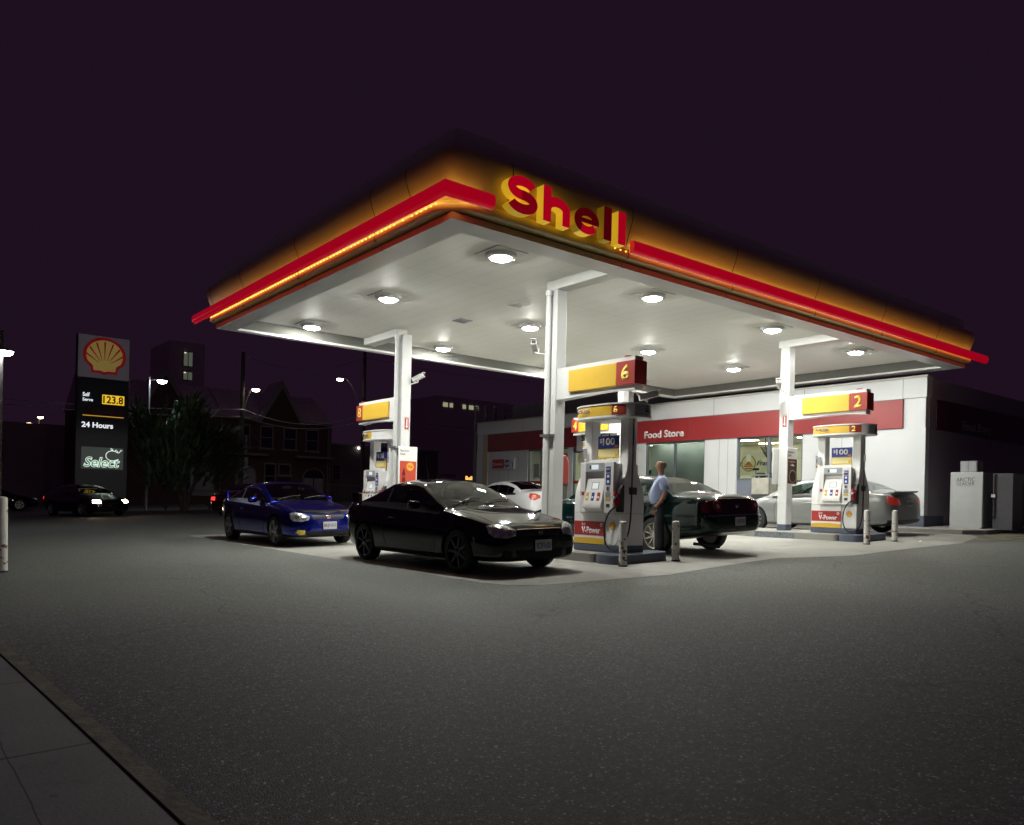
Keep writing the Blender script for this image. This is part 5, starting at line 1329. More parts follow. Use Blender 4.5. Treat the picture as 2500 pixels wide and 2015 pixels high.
# interior
IL = mat('shop_ceiling_light', (0.9,0.9,0.8), 0.5, emit=(1.0,0.97,0.80), es=24.0)
CEIL_M = mat('shop_ceiling', (0.62,0.61,0.50), 0.7)
ib = []
wbox('interior_floor', [((XS+0.23,10.2,F0-0.05),(XS+9,30.4,F0))], INTF)
wbox('interior_ceiling', [((XS+0.23,10.2,3.90),(XS+9,30.4,3.95))], CEIL_M)
wbox('interior_wall', [((XS+6.0,10.2,F0),(XS+6.1,30.4,3.89))], INTW)
wbox('partition', [((XS+0.24,24.15,F0),(XS+5.9,24.25,3.89))], INTW)
wbox('window_blind', [((XS+0.62,17.2,F0),(XS+0.66,20.3,3.6))], mat('blind_grey_green',(0.62,0.65,0.60),0.6,var=0.25,vscale=1.2))
lights = []
for x in (1.6,3.6,5.2):
    for y in (11.5,13.6,15.6,18.3,20.9,22.6,25.3,27.5): lights.append(((XS+x,y-0.45,3.88),(XS+x+0.3,y+0.45,3.897)))
wbox('blind_fill_light', [((XS+0.32,17.5,3.64),(XS+0.42,19.9,3.66))], mat('blind_fill_glow',(0.9,0.9,0.85),0.5,emit=(1.0,0.99,0.9),es=22.0))  # unseen strip added to brighten the blind
wbox('ceiling_light_panels', lights, IL)
vents = []
for x in (2.5,4.5):
    for y in (13.0,14.3,15.2,22.0,26.2): vents.append(((XS+x,y-0.3,3.885),(XS+x+0.5,y+0.3,3.897)))
wbox('ceiling_vents', vents, FRAME)
# shelves of goods inside the entrance and the far window
goods = [mat('goods_%s' % c_, col_, 0.5) for c_,col_ in (('red',(0.5,0.05,0.04)),('blue',(0.05,0.12,0.4)),('yellow',(0.6,0.45,0.05)),('green',(0.06,0.3,0.08)),('white',(0.6,0.6,0.58)),('brown',(0.2,0.09,0.04)))]
rg = random.Random(3)
for (sx,sy,lab) in ((2.0,21.9,'shop shelf stacked with bright packets behind the entrance doors'),(2.6,25.6,'shop shelf stacked with bright packets behind the far window')):
    sh = thing('goods_shelf', lab, 'shelf', (XS+sx,sy,F0), group='shelves of goods in the shop')
    mb = MB()
    for z in (0.3,0.75,1.2,1.65): mb.box((-0.22,-0.9,z),(0.22,0.9,z+0.03))
    mb.box((-0.01,-0.9,0),(0.01,0.9,1.9)); mb.build('rack', WHITE2, sh)
    mb = MB()
    for z in (0.33,0.78,1.23,1.68):
        y = -0.88
        while y < 0.8:
            w_ = rg.uniform(0.06,0.16); h = rg.uniform(0.14,0.30); mb.box((-0.21,y,z+0.001),(-0.05,y+w_-0.01,z+h), rg.randrange(6)); y += w_
    mb.build('packets', goods, sh)
# wall sign with round picture behind the counter
sg = thing('interior_wall_sign','round cream sandwich picture beside black italic lettering on the wall inside the shop','sign',(26.0,18.0,3.0))
# placed on a panel that stands inside, seen through the serving window
mb = MB(); mb.box((0.02,-1.6,-0.45),(0.06,1.0,0.45)); mb.build('panel', INTW, sg)
mb = MB(); mb.lathe([(0.30,-0.010),(0.001,-0.010)], c=(0,0.09,0), ax='x', n=30); mb.lathe([(0.30,-0.010),(0.30,0.02)], c=(0,0.09,0), ax='x', n=30); mb.build('disc', mat('sign_cream',(0.62,0.55,0.30),0.5), sg)
mb = MB()
for k in range(30):
    a,b = 2*pi*k/30, 2*pi*(k+1)/30
    mb.prism([(0.09+0.31*cos(a),0.31*sin(a)),(0.09+0.31*cos(b),0.31*sin(b)),(0.09+0.285*cos(b),0.285*sin(b)),(0.09+0.285*cos(a),0.285*sin(a))], -0.016, -0.011, 'yz')
mb.build('disc_border', BTXT, sg)
mb = MB(); mb.prism([(0.27,-0.06),(-0.09,-0.06),(0.09,0.08)], -0.017, -0.012, 'yz'); mb.box((-0.017,-0.10,-0.13),(-0.012,0.28,-0.075)); mb.box((-0.017,-0.07,-0.22),(-0.012,0.25,-0.17)); mb.build('sandwich_picture', mat('sign_brown',(0.30,0.10,0.03),0.5), sg)
mb = MB(); mb.prism([(0.20,0.08),(0.20,0.30),(0.10,0.36),(-0.02,0.30),(-0.02,0.08)], -0.018, -0.0125, 'yz'); mb.build('carton_picture', WTXT, sg)
text('lettering','Fresh',0.62,0.19,(0.015,-0.25,-0.09),FX,BTXT,sg,bold=0.03,shear=0.3)
text('lettering','t',0.09,0.19,(0.015,0.50,-0.10),FX,BTXT,sg,bold=0.03,shear=0.3)
# counter with tills
ct = thing('shop_counter','cream counter inside the serving window','counter',(XS+0.6,15.3,F0))
mb = MB(); mb.box((-0.2,-1.2,0),(0.3,0.9,1.30)); mb.build('cabinet', INTW, ct, bevel=0.01)
mb = MB(); mb.box((-0.22,-1.22,1.301),(0.32,0.92,1.34)); mb.build('top', FRAME, ct, bevel=0.005)
def till(y, w_, label):
    k = thing('cash_till', label, 'till', (XS+0.6,y,F0+1.34), group='black tills on the shop counter')
    mb = MB(); mb.box((-0.13,-w_/2,0),(0.15,w_/2,0.07)); mb.build('base', TRIM, k, bevel=0.01)
    mb = MB(); mb.prism([(-0.12,0.075),(0.02,0.075),(0.10,0.22),(-0.02,0.26)], -w_/2, w_/2, 'xz'); mb.build('screen', DARK, k, bevel=0.01)
till(15.5,0.30,'low black till with a pole display in the serving window'); till(15.12,0.28,'sloping black till nearer the door in the serving window')
mb = MB(); mb.cyl((XS+0.55,15.66,F0+1.341),(XS+0.55,15.66,F0+1.70),0.012,n=8); mb.box((XS+0.52,15.55,F0+1.68),(XS+0.58,15.77,F0+1.75)); o = mb.build('pole_display', TRIM); tag(o,'thin pole display on the shop counter','display')
tvt = thing('hanging_screen','black flat screen hung at the left of the serving window','screen',(XS+1.5,15.95,3.15))
mb = MB(); mb.prism([(-0.32,-0.20),(-0.28,-0.22),(0.05,0.24),(0.01,0.26)], -0.25, 0.25, 'yz'); mb.build('panel', TRIM, tvt)
mb = MB(); mb.cyl((0,0,0.15),(0,0.0,0.73),0.02,n=8); mb.build('hanger', TRIM, tvt)
# rack of leaflets in the doorway, red notice
rk = thing('newspaper_box','clear topped newspaper box beside the shop door','stand',(XS-0.35,14.75,F0+0.0))
mb = MB(); mb.box((-0.2,-0.32,0.0),(0.2,0.32,0.85)); mb.build('cabinet', DARK, rk, bevel=0.015)
mb = MB(); mb.box((-0.2,-0.32,0.86),(0.2,0.32,1.38)); mb.build('clear_top', mat('newsprint',(0.36,0.35,0.30),0.5,var=0.2,vscale=4), rk, bevel=0.015)
mb = MB()
for y in (-0.31,0.31):
    for x in (-0.19,0.19): mb.box((x-0.012,y-0.012,0.86),(x+0.012,y+0.012,1.48))
mb.box((-0.2,-0.32,1.46),(0.2,0.32,1.49)); mb.build('wire_frame', STEEL, rk)
nt_ = tag(MB().box((XS+0.035,14.28,2.55),(XS+0.042,14.62,2.86)).build('door_notice', REDS), 'small red notice on the shop door glass', 'notice')
mb = MB(); mb.box((-0.003,-0.0,0),(0,0.1,0.1))
# wall mounted adverts
def wall_ad(y, z, w_, h, label, kind='card'):
    t = thing('wall_advert', label, 'poster', (XS-0.002,y,z), group='small framed card adverts on the shop wall')
    mb = MB(); mb.box((-0.02,-w_/2,0),(0,w_/2,h)); mb.build('frame', mat('advert_frame',(0.55,0.56,0.56),0.4), t, bevel=0.004)
    mb = MB(); mb.box((-0.023,-w_/2+0.03,0.12),(-0.0205,w_/2-0.03,h-0.02)); mb.build('sheet', mat('advert_grey',(0.13,0.14,0.16),0.4), t)
    mb = MB(); mb.prism([(0.04,0.20),(-0.09,0.16),(-0.07,0.26),(0.0,0.30)], -0.026, -0.0235, 'yz'); mb.build('card_picture', REDS, t)
    mb = MB(); mb.prism([(0.10,0.19),(0.02,0.17),(0.01,0.27),(0.09,0.26)], -0.028, -0.0262, 'yz'); mb.build('card_picture', YEL, t)
    text('lettering','Get',0.12,0.05,(-0.024,0.09,h-0.10),FX,WTXT,t)
wall_ad(20.75,2.55,0.34,0.60,'framed grey card advert left of the window beside the red band lettering')
wall_ad(13.05,2.45,0.28,0.50,'framed grey card advert right of the shop door')
for y,lab in ((26.35,'grey poster in the left half of the far cream window'),(25.55,'grey poster in the right half of the far cream window'),(23.4,'grey poster on the entrance door glass')):
    mb = MB(); mb.box((XS+0.02,y-0.19,2.40),(XS+0.043,y+0.19,3.0)); o = mb.build('window_poster', mat('poster_sage',(0.22,0.24,0.20),0.5,var=0.3,vscale=14)); tag(o, lab, 'poster', 'grey posters in the shop windows')
mb = MB(); mb.lathe([(0.28,0.0),(0.001,0.0)], c=(0,0,0), ax='x', n=24); dt = mb.build('door_decal', mat('decal_cream',(0.60,0.55,0.40),0.5)); dt.location = (XS+0.03,23.5,3.15); tag(dt,'round cream snack decal on the entrance door glass','decal')
# lottery / bank sign
t = thing('lottery_sign','white sign box with red and blue panels on the far end of the shop wall','sign',(XS-0.10,29.35,2.80))
mb = MB(); mb.box((0,-1.55,0),(0.098,0.06,0.50)); mb.build('box', WALL, t, bevel=0.012)
mb = MB(); mb.box((-0.004,-0.85,0.04),(-0.0005,0.02,0.46)); mb.build('bank_panel', REDS, t)
mb = MB(); mb.prism([(-0.88,0.20),(-0.94,0.08),(-1.23,0.12),(-1.23,0.40),(-0.95,0.42)], -0.004, -0.0005, 'yz'); mb.build('lottery_panel', BLUES, t)
text('lettering','649',0.27,0.19,(-0.005,-0.93,0.15),FX,WTXT,t,bold=0.02,shear=0.1)
text('lettering','Scotiabank',0.55,0.10,(-0.005,-0.20,0.19),FX,WTXT,t)
text('lettering','S',0.09,0.15,(-0.005,-0.06,0.16),FX,WTXT,t,bold=0.02)
text('lettering','ATM',0.16,0.08,(-0.002,-1.29,0.28),FX,BTXT,t)
mb = MB(); mb.box((-0.003,-1.50,0.05),(-0.0005,-1.46,0.30)); mb.build('end_marks', BTXT, t)
# balloon style hanging lamps seen in the far window
for i,(y,z,m,r_) in enumerate(((26.35,3.25,mat('paper_red',(0.75,0.12,0.03),0.5,emit=(1,0.15,0.05),es=0.5),0.17),(26.30,2.85,mat('paper_blue',(0.35,0.6,0.7),0.5),0.13))):
    t = thing('hanging_decoration',('red paper cone decoration','pale blue paper cone decoration')[i]+' hanging inside the far cream window','decoration',(XS+1.0,y-0.15,z))
    mb = MB(); mb.lathe([(r_,0.08),(r_*0.6,-0.02),(0.04,-0.10),(0.001,-0.12)] if i == 0 else [(r_,-0.03),(0.04,0.05),(0.001,0.07)], n=16); mb.build('cone', m, t, smooth=True)
    mb = MB(); mb.cyl((0,0,0),(0,0,3.88-z),0.004,n=5); mb.build('string', TRIM, t)
# flues behind the shop's far end
for k,(x,y) in enumerate(((22.9,31.6),(23.4,31.5),(23.9,31.4),(24.4,31.3))):
    mb = MB(); mb.cyl((x,y,gz(x)),(x,y,5.95+0.05*k),0.09,n=12); o = mb.build('vent_pipe', mat('vent_pipe_grey',(0.25,0.25,0.27),0.5), smooth=True); tag(o,'grey vent pipe standing at the far end of the shop','pipe','row of four vent pipes')
mb = MB(); mb.lathe([(0.30,0),(0.30,0.25),(0.2,0.42),(0.001,0.48)], c=(XS+2.4,26.8,4.98), n=16); o = mb.build('roof_ventilator', PARA, smooth=True); tag(o,'round ventilator on the shop roof','ventilator')

# ------------------------------------------------------------------ ice freezer and bits at the shop corner
fz = thing('ice_freezer','tall white ice freezer with dark lettering at the near corner of the shop','freezer',(22.5,8.92,0.885))
mb = MB(); mb.prism([(-0.40,0.05),(-0.34,0.0),(0.40,0.0),(0.40,1.50),(-0.40,1.50)], 0, 0.10, 'yz'); mb.build('door', mat('freezer_white',(0.40,0.42,0.42),0.4,var=0.05,vscale=3), fz, bevel=0.01)
mb = MB(); mb.box((0.101,-0.40,0.0),(0.80,0.40,1.48)); mb.build('cabinet', mat('freezer_side',(0.20,0.20,0.22),0.5,var=0.08), fz, bevel=0.01)
mb = MB(); mb.box((0.1,-0.22,1.501),(0.5,0.20,1.80)); mb.build('condenser', mat('freezer_side'), fz, bevel=0.006)
mb = MB(); mb.box((0.09,-0.20,1.52),(0.098,-0.02,1.78)); mb.box((0.09,0.01,1.52),(0.098,0.18,1.78)); mb.build('condenser_grille', GREYP, fz)
text('lettering','ARCTIC',0.46,0.105,(-0.002,0.25,1.25),FX,BTXT,fz,bold=-0.005)
text('lettering','GLACIER',0.44,0.085,(-0.002,0.24,1.15),FX,BTXT,fz,bold=-0.005)
mb = MB(); mb.box((-0.0015,-0.22,1.115),(0,0.20,1.125)); mb.build('small_print', GREYP, fz)
gp = thing('meter_pipe','bare metal pipe frame on the box beside the ice freezer','pipe',(22.62,8.28,0.885))
mb = MB(); mb.tube([(0,0,0.30),(0,0,1.40),(0.02,-0.02,1.43),(0.5,-0.05,1.42)], 0.018, 8); mb.tube([(0,0.03,0.3),(0,0.03,0.9)], 0.018, 8); mb.build('pipe', CHROME, gp, smooth=True)
mb = MB(); mb.box((-0.03,-0.03,0.84),(0.05,0.07,0.92)); mb.build('valve', STEEL, gp)
mb = MB(); mb.box((0.03,-0.42,0.0),(0.7,0.05,1.46)); mb.build('cabinet', mat('meter_cabinet',(0.05,0.05,0.06),0.5,var=0.1), gp, bevel=0.01)
fn = thing('board_fence','pale upright board fence at the right edge, beyond the ice freezer','fence',(24.5,6.4,gz(24.5)))
mb = MB()
for k in range(14): mb.box((0,-1.6+k*0.23,0.16),(0.05,-1.6+k*0.23+0.222,1.95))
mb.build('boards', mat('fence_boards',(0.26,0.24,0.25),0.6,var=0.15,vscale=3), fn)
mb = MB(); mb.box((-0.02,-1.6,1.95),(0.07,1.6,2.02)); mb.box((-0.03,-1.6,0.02),(0.08,1.6,0.158)); mb.build('rails', DARK, fn)

# litter
for i,(x,y,lab) in enumerate(((18.0,8.05,'scrap of white paper beside the nose of the island under the pump marked 2'),(20.2,6.0,'scrap of white paper on the asphalt near the yellow lines'))):
    mb = MB(); mb.add([(x,y,gz(x)+0.01),(x+0.09,y-0.03,gz(x)+0.02),(x+0.1,y+0.05,gz(x)+0.035),(x+0.02,y+0.06,gz(x)+0.012),(x+0.05,y+0.01,gz(x)+0.045)], [(0,1,4),(1,2,4),(2,3,4),(3,0,4)]); o = mb.build('paper_scrap', WTXT); tag(o, lab, 'litter')
# ================================================================== PYLON SIGN
py = thing('pylon_sign','tall dark pylon sign with a scallop shell panel and a yellow price display','sign',(8.37,42.0,gz(8.37)))
b0 = gz(8.37)
NAVY = mat('pylon_navy', (0.008,0.012,0.03), 0.4)
LITW = mat('pylon_white_lit', (0.5,0.5,0.5), 0.4, emit=(0.9,0.95,1.0), es=0.9)
def pbox(nm, x0, x1, z0, z1, y, m, th=0.02, bevel=0): 
    mb = MB(); mb.box((x0-8.37, y-42.0, z0-b0),(x1-8.37, y+th-42.0, z1-b0)); return mb.build(nm, m, py, bevel=bevel)
mb = MB(); mb.box((7.24-8.37,-0.0,0),(9.52-8.37,0.45,8.78-b0)); mb.build('casing', NAVY, py, bevel=0.02)
pbox('shell_panel', 7.27,9.49,6.75,8.76,41.97,mat('pylon_panel_grey',(0.30,0.30,0.33),0.4,emit=(0.5,0.45,0.55),es=0.045))
shell_badge(py, (8.40-8.37,-0.035,7.80-b0), 0.90, FY, lit=(mat('pylon_red',(0.5,0.02,0.02),0.4,emit=(0.6,0.01,0.02),es=0.12),mat('pylon_yellow',(0.6,0.45,0.1),0.4,emit=(0.6,0.42,0.12),es=0.20)), th=0.01)
FYp = FY
def ptxt(s, x, z, w_, h, m, bold=0.0, shear=0, nm='lettering'): return text(nm, s, w_, h, (x-8.37, -0.012, z-b0), FY, m, py, bold=bold, shear=shear, ext=0.006)
ptxt('Self', 7.50, 5.84, 0.30, 0.19, LITW, 0.02); ptxt('Serve', 7.50, 5.62, 0.44, 0.15, LITW, 0.02)
pbox('price_display', 8.34,9.31,5.54,5.99,41.985,mat('price_yellow',(0.7,0.45,0.05),0.4,emit=(0.85,0.52,0.03),es=0.95))
mb = MB()
ptxt('123.8', 8.38, 5.585, 0.88, 0.36, mat('digit_black',(0.01,0.01,0.01),0.6), 0.025, nm='price_digits').location = (0,-0.012,0)
pbox('grade_panel', 7.52,9.30,4.98,5.38,41.985,mat('pylon_dim_red',(0.05,0.006,0.006),0.4))
pbox('grade_rule', 7.52,9.30,4.93,4.965,41.983,mat('rule_yellow',(0.5,0.3,0.02),0.4,emit=(0.8,0.45,0.05),es=0.6))
ptxt('V-Power', 7.9, 5.08, 0.95, 0.17, mat('dim_lettering',(0.12,0.04,0.04),0.5)).location = (0,-0.006,0)
ptxt('24 Hours', 7.48, 4.38, 1.36, 0.26, LITW, 0.03)
pbox('select_panel', 7.50,9.32,2.42,3.46,41.985,mat('pylon_teal_grey',(0.12,0.14,0.14),0.4,emit=(0.45,0.55,0.5),es=0.055))
ptxt('Select', 7.60, 2.50, 1.58, 0.50, mat('select_outline',(0.5,0.5,0.5),0.4,emit=(0.85,1.0,0.9),es=0.95), 0.045, 0.25)
ptxt('Select', 7.63, 2.52, 1.52, 0.46, mat('select_green',(0.02,0.25,0.06),0.4,emit=(0.03,0.30,0.08),es=0.5), -0.004, 0.25).location = (0,-0.009,0)
mb = MB()
pts = [(0.62+0.25*cos(a)*1.15, 3.08+0.24*sin(a)) for a in [radians(40+k*17) for k in range(17)]]
mb.tube([(x_,-0.02,z_-b0) for x_,z_ in pts], 0.016, 6)
mb.tube([(0.65,-0.02,3.30-b0),(0.56,-0.02,3.36-b0),(0.54,-0.02,3.44-b0),(0.62,-0.02,3.40-b0),(0.65,-0.02,3.30-b0)], 0.014, 6)
mb.tube([(x_,-0.02,z_-b0) for x_,z_ in [(0.72+0.11*k/2*1.0,3.30+0.08*sin(k*1.5)) for k in range(7)]], 0.014, 6)
o = mb.build('apple_outline', mat('select_outline'), py, smooth=True); o.location = (-0.15,0,0)

# ================================================================== STREET LAMPS, POLES, WIRES
HEADM = mat('street_lamp_lens', (0.9,0.9,0.9), 0.3, emit=(0.88,0.95,1.0), es=60)
HEADW = mat('street_lamp_lens_warm', (0.9,0.9,0.9), 0.3, emit=(1.0,0.90,0.70), es=24)
POLEM = mat('galvanised_pole', (0.30,0.31,0.33), 0.45, metal=0.4)
WOOD = mat('weathered_wood_pole', (0.10,0.085,0.075), 0.8, var=0.25, vscale=5, bump=0.3)
def lamp(x, y, ph, arm, lens, wood, label, head=None):
    t = thing('street_lamp', label, 'street lamp', (x,y,gz(x)), group='lit street lamps')
    g = gz(x)
    mb = MB(); mb.cyl((0,0,0),(0,0,ph-g),0.16 if wood else 0.10,0.12 if wood else 0.08,n=12); mb.build('pole', WOOD if wood else POLEM, t, smooth=True)
    mb = MB(); mb.tube([(a,b,c-g) for a,b,c in arm], 0.035, 8); mb.build('arm', POLEM, t, smooth=True)
    hx_,hy_,hz_ = arm[-1]; hz_ -= g
    dx = 1 if arm[-1][0] >= arm[0][0] else -1
    mb = MB(); mb.lathe([(0.001,0.12),(0.16,0.10),(0.25,0.03),(0.26,0.0)], c=(hx_+dx*0.12,hy_,hz_-0.03), n=16); mb.build('lamp_head', POLEM, t, smooth=True)
    mb = MB(); mb.lathe([(0.235,0.0),(0.22,-0.07),(0.13,-0.13),(0.001,-0.15)], c=(hx_+dx*0.12,hy_,hz_-0.035), n=16); mb.build('lens', lens, t, smooth=True)
lamp(11.3,45.6,7.55,[(0,0,7.42),(0.3,-0.1,7.46),(0.50,-0.2,7.44)],HEADM,False,'street lamp on a square grey pole in the evergreen beside the pylon sign')
lamp(17.95,50.0,10.4,[(0,0,6.5),(0.2,-0.1,7.3),(0.42,-0.2,7.95),(0.62,-0.3,8.12)],HEADW,True,'street lamp on a curved arm of the wooden pole before the brick houses')
lamp(27.55,52.0,12.0,[(0,0,8.35),(-0.5,-0.1,8.5),(-1.1,-0.2,9.4),(-1.6,-0.3,9.85),(-1.95,-0.3,9.78)],HEADW,True,'street lamp on a long curved arm, above the pump marked 8 to its left')
lamp(2.95,30.0,6.4,[(0,0,5.5),(0.0,-0.3,5.72)],HEADM,True,'street lamp cut by the left edge of the view')
for x,z,lab in ((10.95,7.78,'small warm street lamp far down the street, upper one'),(10.05,7.18,'small warm street lamp far down the street, lower one')):
    t = thing('street_lamp', lab, 'street lamp', (x,80.0,gz(x)), group='lit street lamps')
    mb = MB(); mb.cyl((0,0,0),(0,0,z-gz(x)+0.1),0.07,n=8); mb.build('pole', POLEM, t)
    mb = MB(); mb.lathe([(0.001,0.16),(0.22,0.06),(0.25,0.0)], c=(0.1,0,z-gz(x)), n=12); mb.build('lamp_head', POLEM, t, smooth=True)
    mb = MB(); mb.lathe([(0.24,0.0),(0.18,-0.12),(0.001,-0.17)], c=(0.1,0,z-gz(x)), n=12); mb.build('lens', mat('sodium_lens',(0.9,0.7,0.4),0.3,emit=(1.0,0.72,0.35),es=14), t, smooth=True)
def wire(pts, sag, label, r=0.022):
    P = []
    for a,b in zip(pts, pts[1:]):
        for k in range(13):
            u = k/12; q = Vector(a)*(1-u)+Vector(b)*u; q.z -= sag*4*u*(1-u)
            if k or not P: P.append(q)
    mb = MB(); mb.tube(P, r, 5); o = mb.build('overhead_wire', mat('cable_grey',(0.35,0.34,0.36),0.4), smooth=True); tag(o, label, 'cable', 'overhead wires along the street')
wire([(-10,49.8,7.3),(17.95,49.8,6.75),(27.55,51.8,7.45),(60,55,9)], 0.85, 'thick overhead cable looping from pole to pole before the brick houses', 0.03)
wire([(-10,49.9,6.9),(17.95,49.9,6.3),(27.55,51.9,7.0),(60,55.1,8.5)], 0.7, 'thinner lower cable from pole to pole before the brick houses')
wire([(17.95,49.9,6.2),(23.2,59.9,5.3)], 0.2, 'service wire from the wooden pole down to a brick house', 0.012)
wire([(17.95,50,10.2),(27.55,52,11.6),(60,56,14)], 0.9, 'high thin wire above the brick houses', 0.012)
# stickers / street name on the wooden pole
t = thing('pole_sign','narrow upright sign strips on the wooden pole','sign',(18.1,49.8,3.4))
mb = MB(); mb.box((0,-0.02,0.5),(0.16,0.0,1.75)); mb.box((0,-0.02,-0.9),(0.22,0.0,0.35)); mb.build('plate', mat('plate_dim',(0.30,0.29,0.30),0.5,var=0.3,vscale=6), t)

# ================================================================== BRICK HOUSES ACROSS THE STREET
def brick():
    m = bpy.data.materials.new('old_red_brick'); m.use_nodes = True; n = m.node_tree.nodes; l = m.node_tree.links; p = n['Principled BSDF']
    tc = n.new('ShaderNodeTexCoord'); mp = n.new('ShaderNodeMapping'); mp.inputs['Rotation'].default_value = (radians(90),0,0)
    b = n.new('ShaderNodeTexBrick'); b.inputs['Scale'].default_value = 4.5; b.inputs['Color1'].default_value = (0.11,0.045,0.045,1); b.inputs['Color2'].default_value = (0.085,0.035,0.035,1); b.inputs['Mortar'].default_value = (0.14,0.11,0.11,1)
    b.inputs['Mortar Size'].default_value = 0.015; l.new(tc.outputs['Object'], mp.inputs[0]); l.new(mp.outputs[0], b.inputs['Vector']); l.new(b.outputs[0], p.inputs['Base Color']); p.inputs['Roughness'].default_value = 0.85
    return m
BRK = brick(); STONE = mat('pale_stone_trim', (0.26,0.23,0.25), 0.7); ROOFM = mat('slate_roof', (0.55,0.50,0.54), 0.8, var=0.2, vscale=3)
DGL = mat('dark_pane', (0.012,0.012,0.018), 0.08, coat=0.5); BOARD = mat('painted_board', (0.35,0.34,0.37), 0.7, var=0.08)
def house(x0, x1, gx, label):
    g = -0.2; Y = 60.0
    t = thing('brick_house', label, 'house', ((x0+x1)/2,Y,0.5), group='two storey brick houses across the street')
    ox = (x0+x1)/2
    def L(x,z): return (x-ox, z-0.5)
    mb = MB(); mb.box((x0-ox,0,-0.7),(x1-ox,8,7.25-0.5)); mb.build('wall', BRK, t)
    mb = MB(); q = [L(gx-1.75,7.25),L(gx+1.75,7.25),L(gx,10.1)]; mb.prism(q, -0.02, 2.2, 'xz'); mb.build('gable_wall', BRK, t)
    mb = MB()
    for s in (-1,1):
        mb.prism([L(gx+s*1.95,7.05),L(gx+s*1.60,7.05),L(gx-s*0.0,9.80),L(gx,10.45)] if s > 0 else [L(gx,10.45),L(gx,9.80),L(gx-1.60,7.05),L(gx-1.95,7.05)], -0.10-0.01*(s>0), -0.03, 'xz')
    mb.build('bargeboard', STONE, t)
    mb = MB(); mb.prism([(0.0,6.78),(4,9.3),(8.1,6.78)], x0-ox-0.1, x1-ox+0.1, 'yz')
    for s in (-1,1): mb.prism([L(gx,10.4),L(gx+s*1.98,7.1),L(gx+s*1.9,7.0),L(gx,10.2)], -0.02, 2.6, 'xz')
    mb.build('roof', ROOFM, t)
    mb = MB(); mb.box((x0-ox-0.05,-0.15,6.62),(gx-1.95-ox,-0.0,6.80)); mb.box((gx+1.95-ox,-0.15,6.62),(x1-ox+0.05,0.0,6.80)); mb.build('gutter', STONE, t)
    mb = MB(); mb.cyl((x1-ox-0.15,-0.10,0),(x1-ox-0.15,-0.10,6.6),0.05,n=8); mb.build('drainpipe', STONE, t)
    return t, ox
def hwin(t, ox, xa, xb, za, zb, arch=False, m=None, sash=True):
    mb = MB(); Y = -0.02
    f = 0.09
    mb.box((xa-ox-f,-0.05,za-0.5),(xa-ox,0.02,zb-0.5)); mb.box((xb-ox,-0.05,za-0.5),(xb-ox+f,0.02,zb-0.5)); mb.box((xa-ox-0.2,-0.10,za-0.5-0.16),(xb-ox+0.2,0.02,za-0.5))
    if arch:
        c = (xa+xb)/2; r = (xb-xa)/2
        for k in range(10):
            a,b = pi*k/10, pi*(k+1)/10
            mb.prism([(c-ox+(r+f)*cos(a),zb-0.5+(r+f)*sin(a)*0.8),(c-ox+(r+f)*cos(b),zb-0.5+(r+f)*sin(b)*0.8),(c-ox+r*cos(b),zb-0.5+r*sin(b)*0.8),(c-ox+r*cos(a),zb-0.5+r*sin(a)*0.8)], -0.05, 0.02, 'xz')
    else: mb.box((xa-ox-f,-0.06,zb-0.5),(xb-ox+f,0.02,zb-0.5+0.12))
    if sash: mb.box((xa-ox,-0.035,(za+zb)/2-0.53),(xb-ox,-0.012,(za+zb)/2-0.47))
    w_ = mb.build('window', STONE, t)
    mb = MB(); poly = [(xa-ox,za-0.5),(xb-ox,za-0.5),(xb-ox,zb-0.5)]
    if arch: c = (xa+xb)/2; r = (xb-xa)/2; poly += [(c-ox+r*cos(pi*k/8),zb-0.5+r*sin(pi*k/8)*0.8) for k in range(1,8)]
    poly += [(xa-ox,zb-0.5)]
    mb.prism(poly, -0.012, -0.003, 'xz'); mb.build('pane', m or DGL, w_)
t, ox = house(11.0,20.15,15.98,'brick house with a pale gable behind the evergreen tree')
hwin(t,ox,18.2,19.0,5.1,6.7); hwin(t,ox,12.6,13.4,5.1,6.7); hwin(t,ox,17.9,19.55,1.7,3.0,True,BOARD,False)
mb = MB(); mb.box((17.7-ox,-0.09,0.75),(19.8-ox,-0.055,1.15)); 
mb.build('window_railing', POLEM, t)
t, ox = house(20.2,28.95,24.65,'brick house with a pale gable and two stone ledges behind the blue coupe')
for xa,xb in ((21.37,22.11),(23.06,23.94),(24.93,25.84),(26.78,27.70)): hwin(t,ox,xa,xb,5.08,6.66)
hwin(t,ox,21.2,22.65,1.2,3.0,True,BOARD,False); hwin(t,ox,26.6,28.31,0.9,2.9,True,DGL,False)
mb = MB(); mb.box((26.65-ox,-0.05,0.6),(27.40-ox,-0.02,2.35)); mb.box((27.5-ox,-0.05,0.6),(28.25-ox,-0.02,2.35)); mb.build('porch_door', BOARD, t)
mb = MB(); mb.box((24.58-ox,-0.05,0.2),(25.40-ox,-0.01,2.9)); d_ = mb.build('door', mat('dark_door',(0.03,0.02,0.025),0.5), t)
hwin(t,ox,24.58,25.42,3.05,3.8,False,DGL,False); hwin(t,ox,23.45,24.2,2.0,3.8)
MB().box((19.4-ox,-0.5,3.9),(23.5-ox,0,4.08)).build('stone_ledge', STONE, t, bevel=0.03); MB().box((25.8-ox,-0.5,3.9),(29.0-ox,0,4.08)).build('stone_ledge', STONE, t, bevel=0.03)
mb = MB(); mb.cyl((28.6-ox,-0.12,0),(28.6-ox,-0.12,6.6),0.05,n=8); mb.build('drainpipe', STONE, t)
sw_ = thing('low_rendered_house','lower grey rendered building right of the brick houses','building',(34,61,0.5))
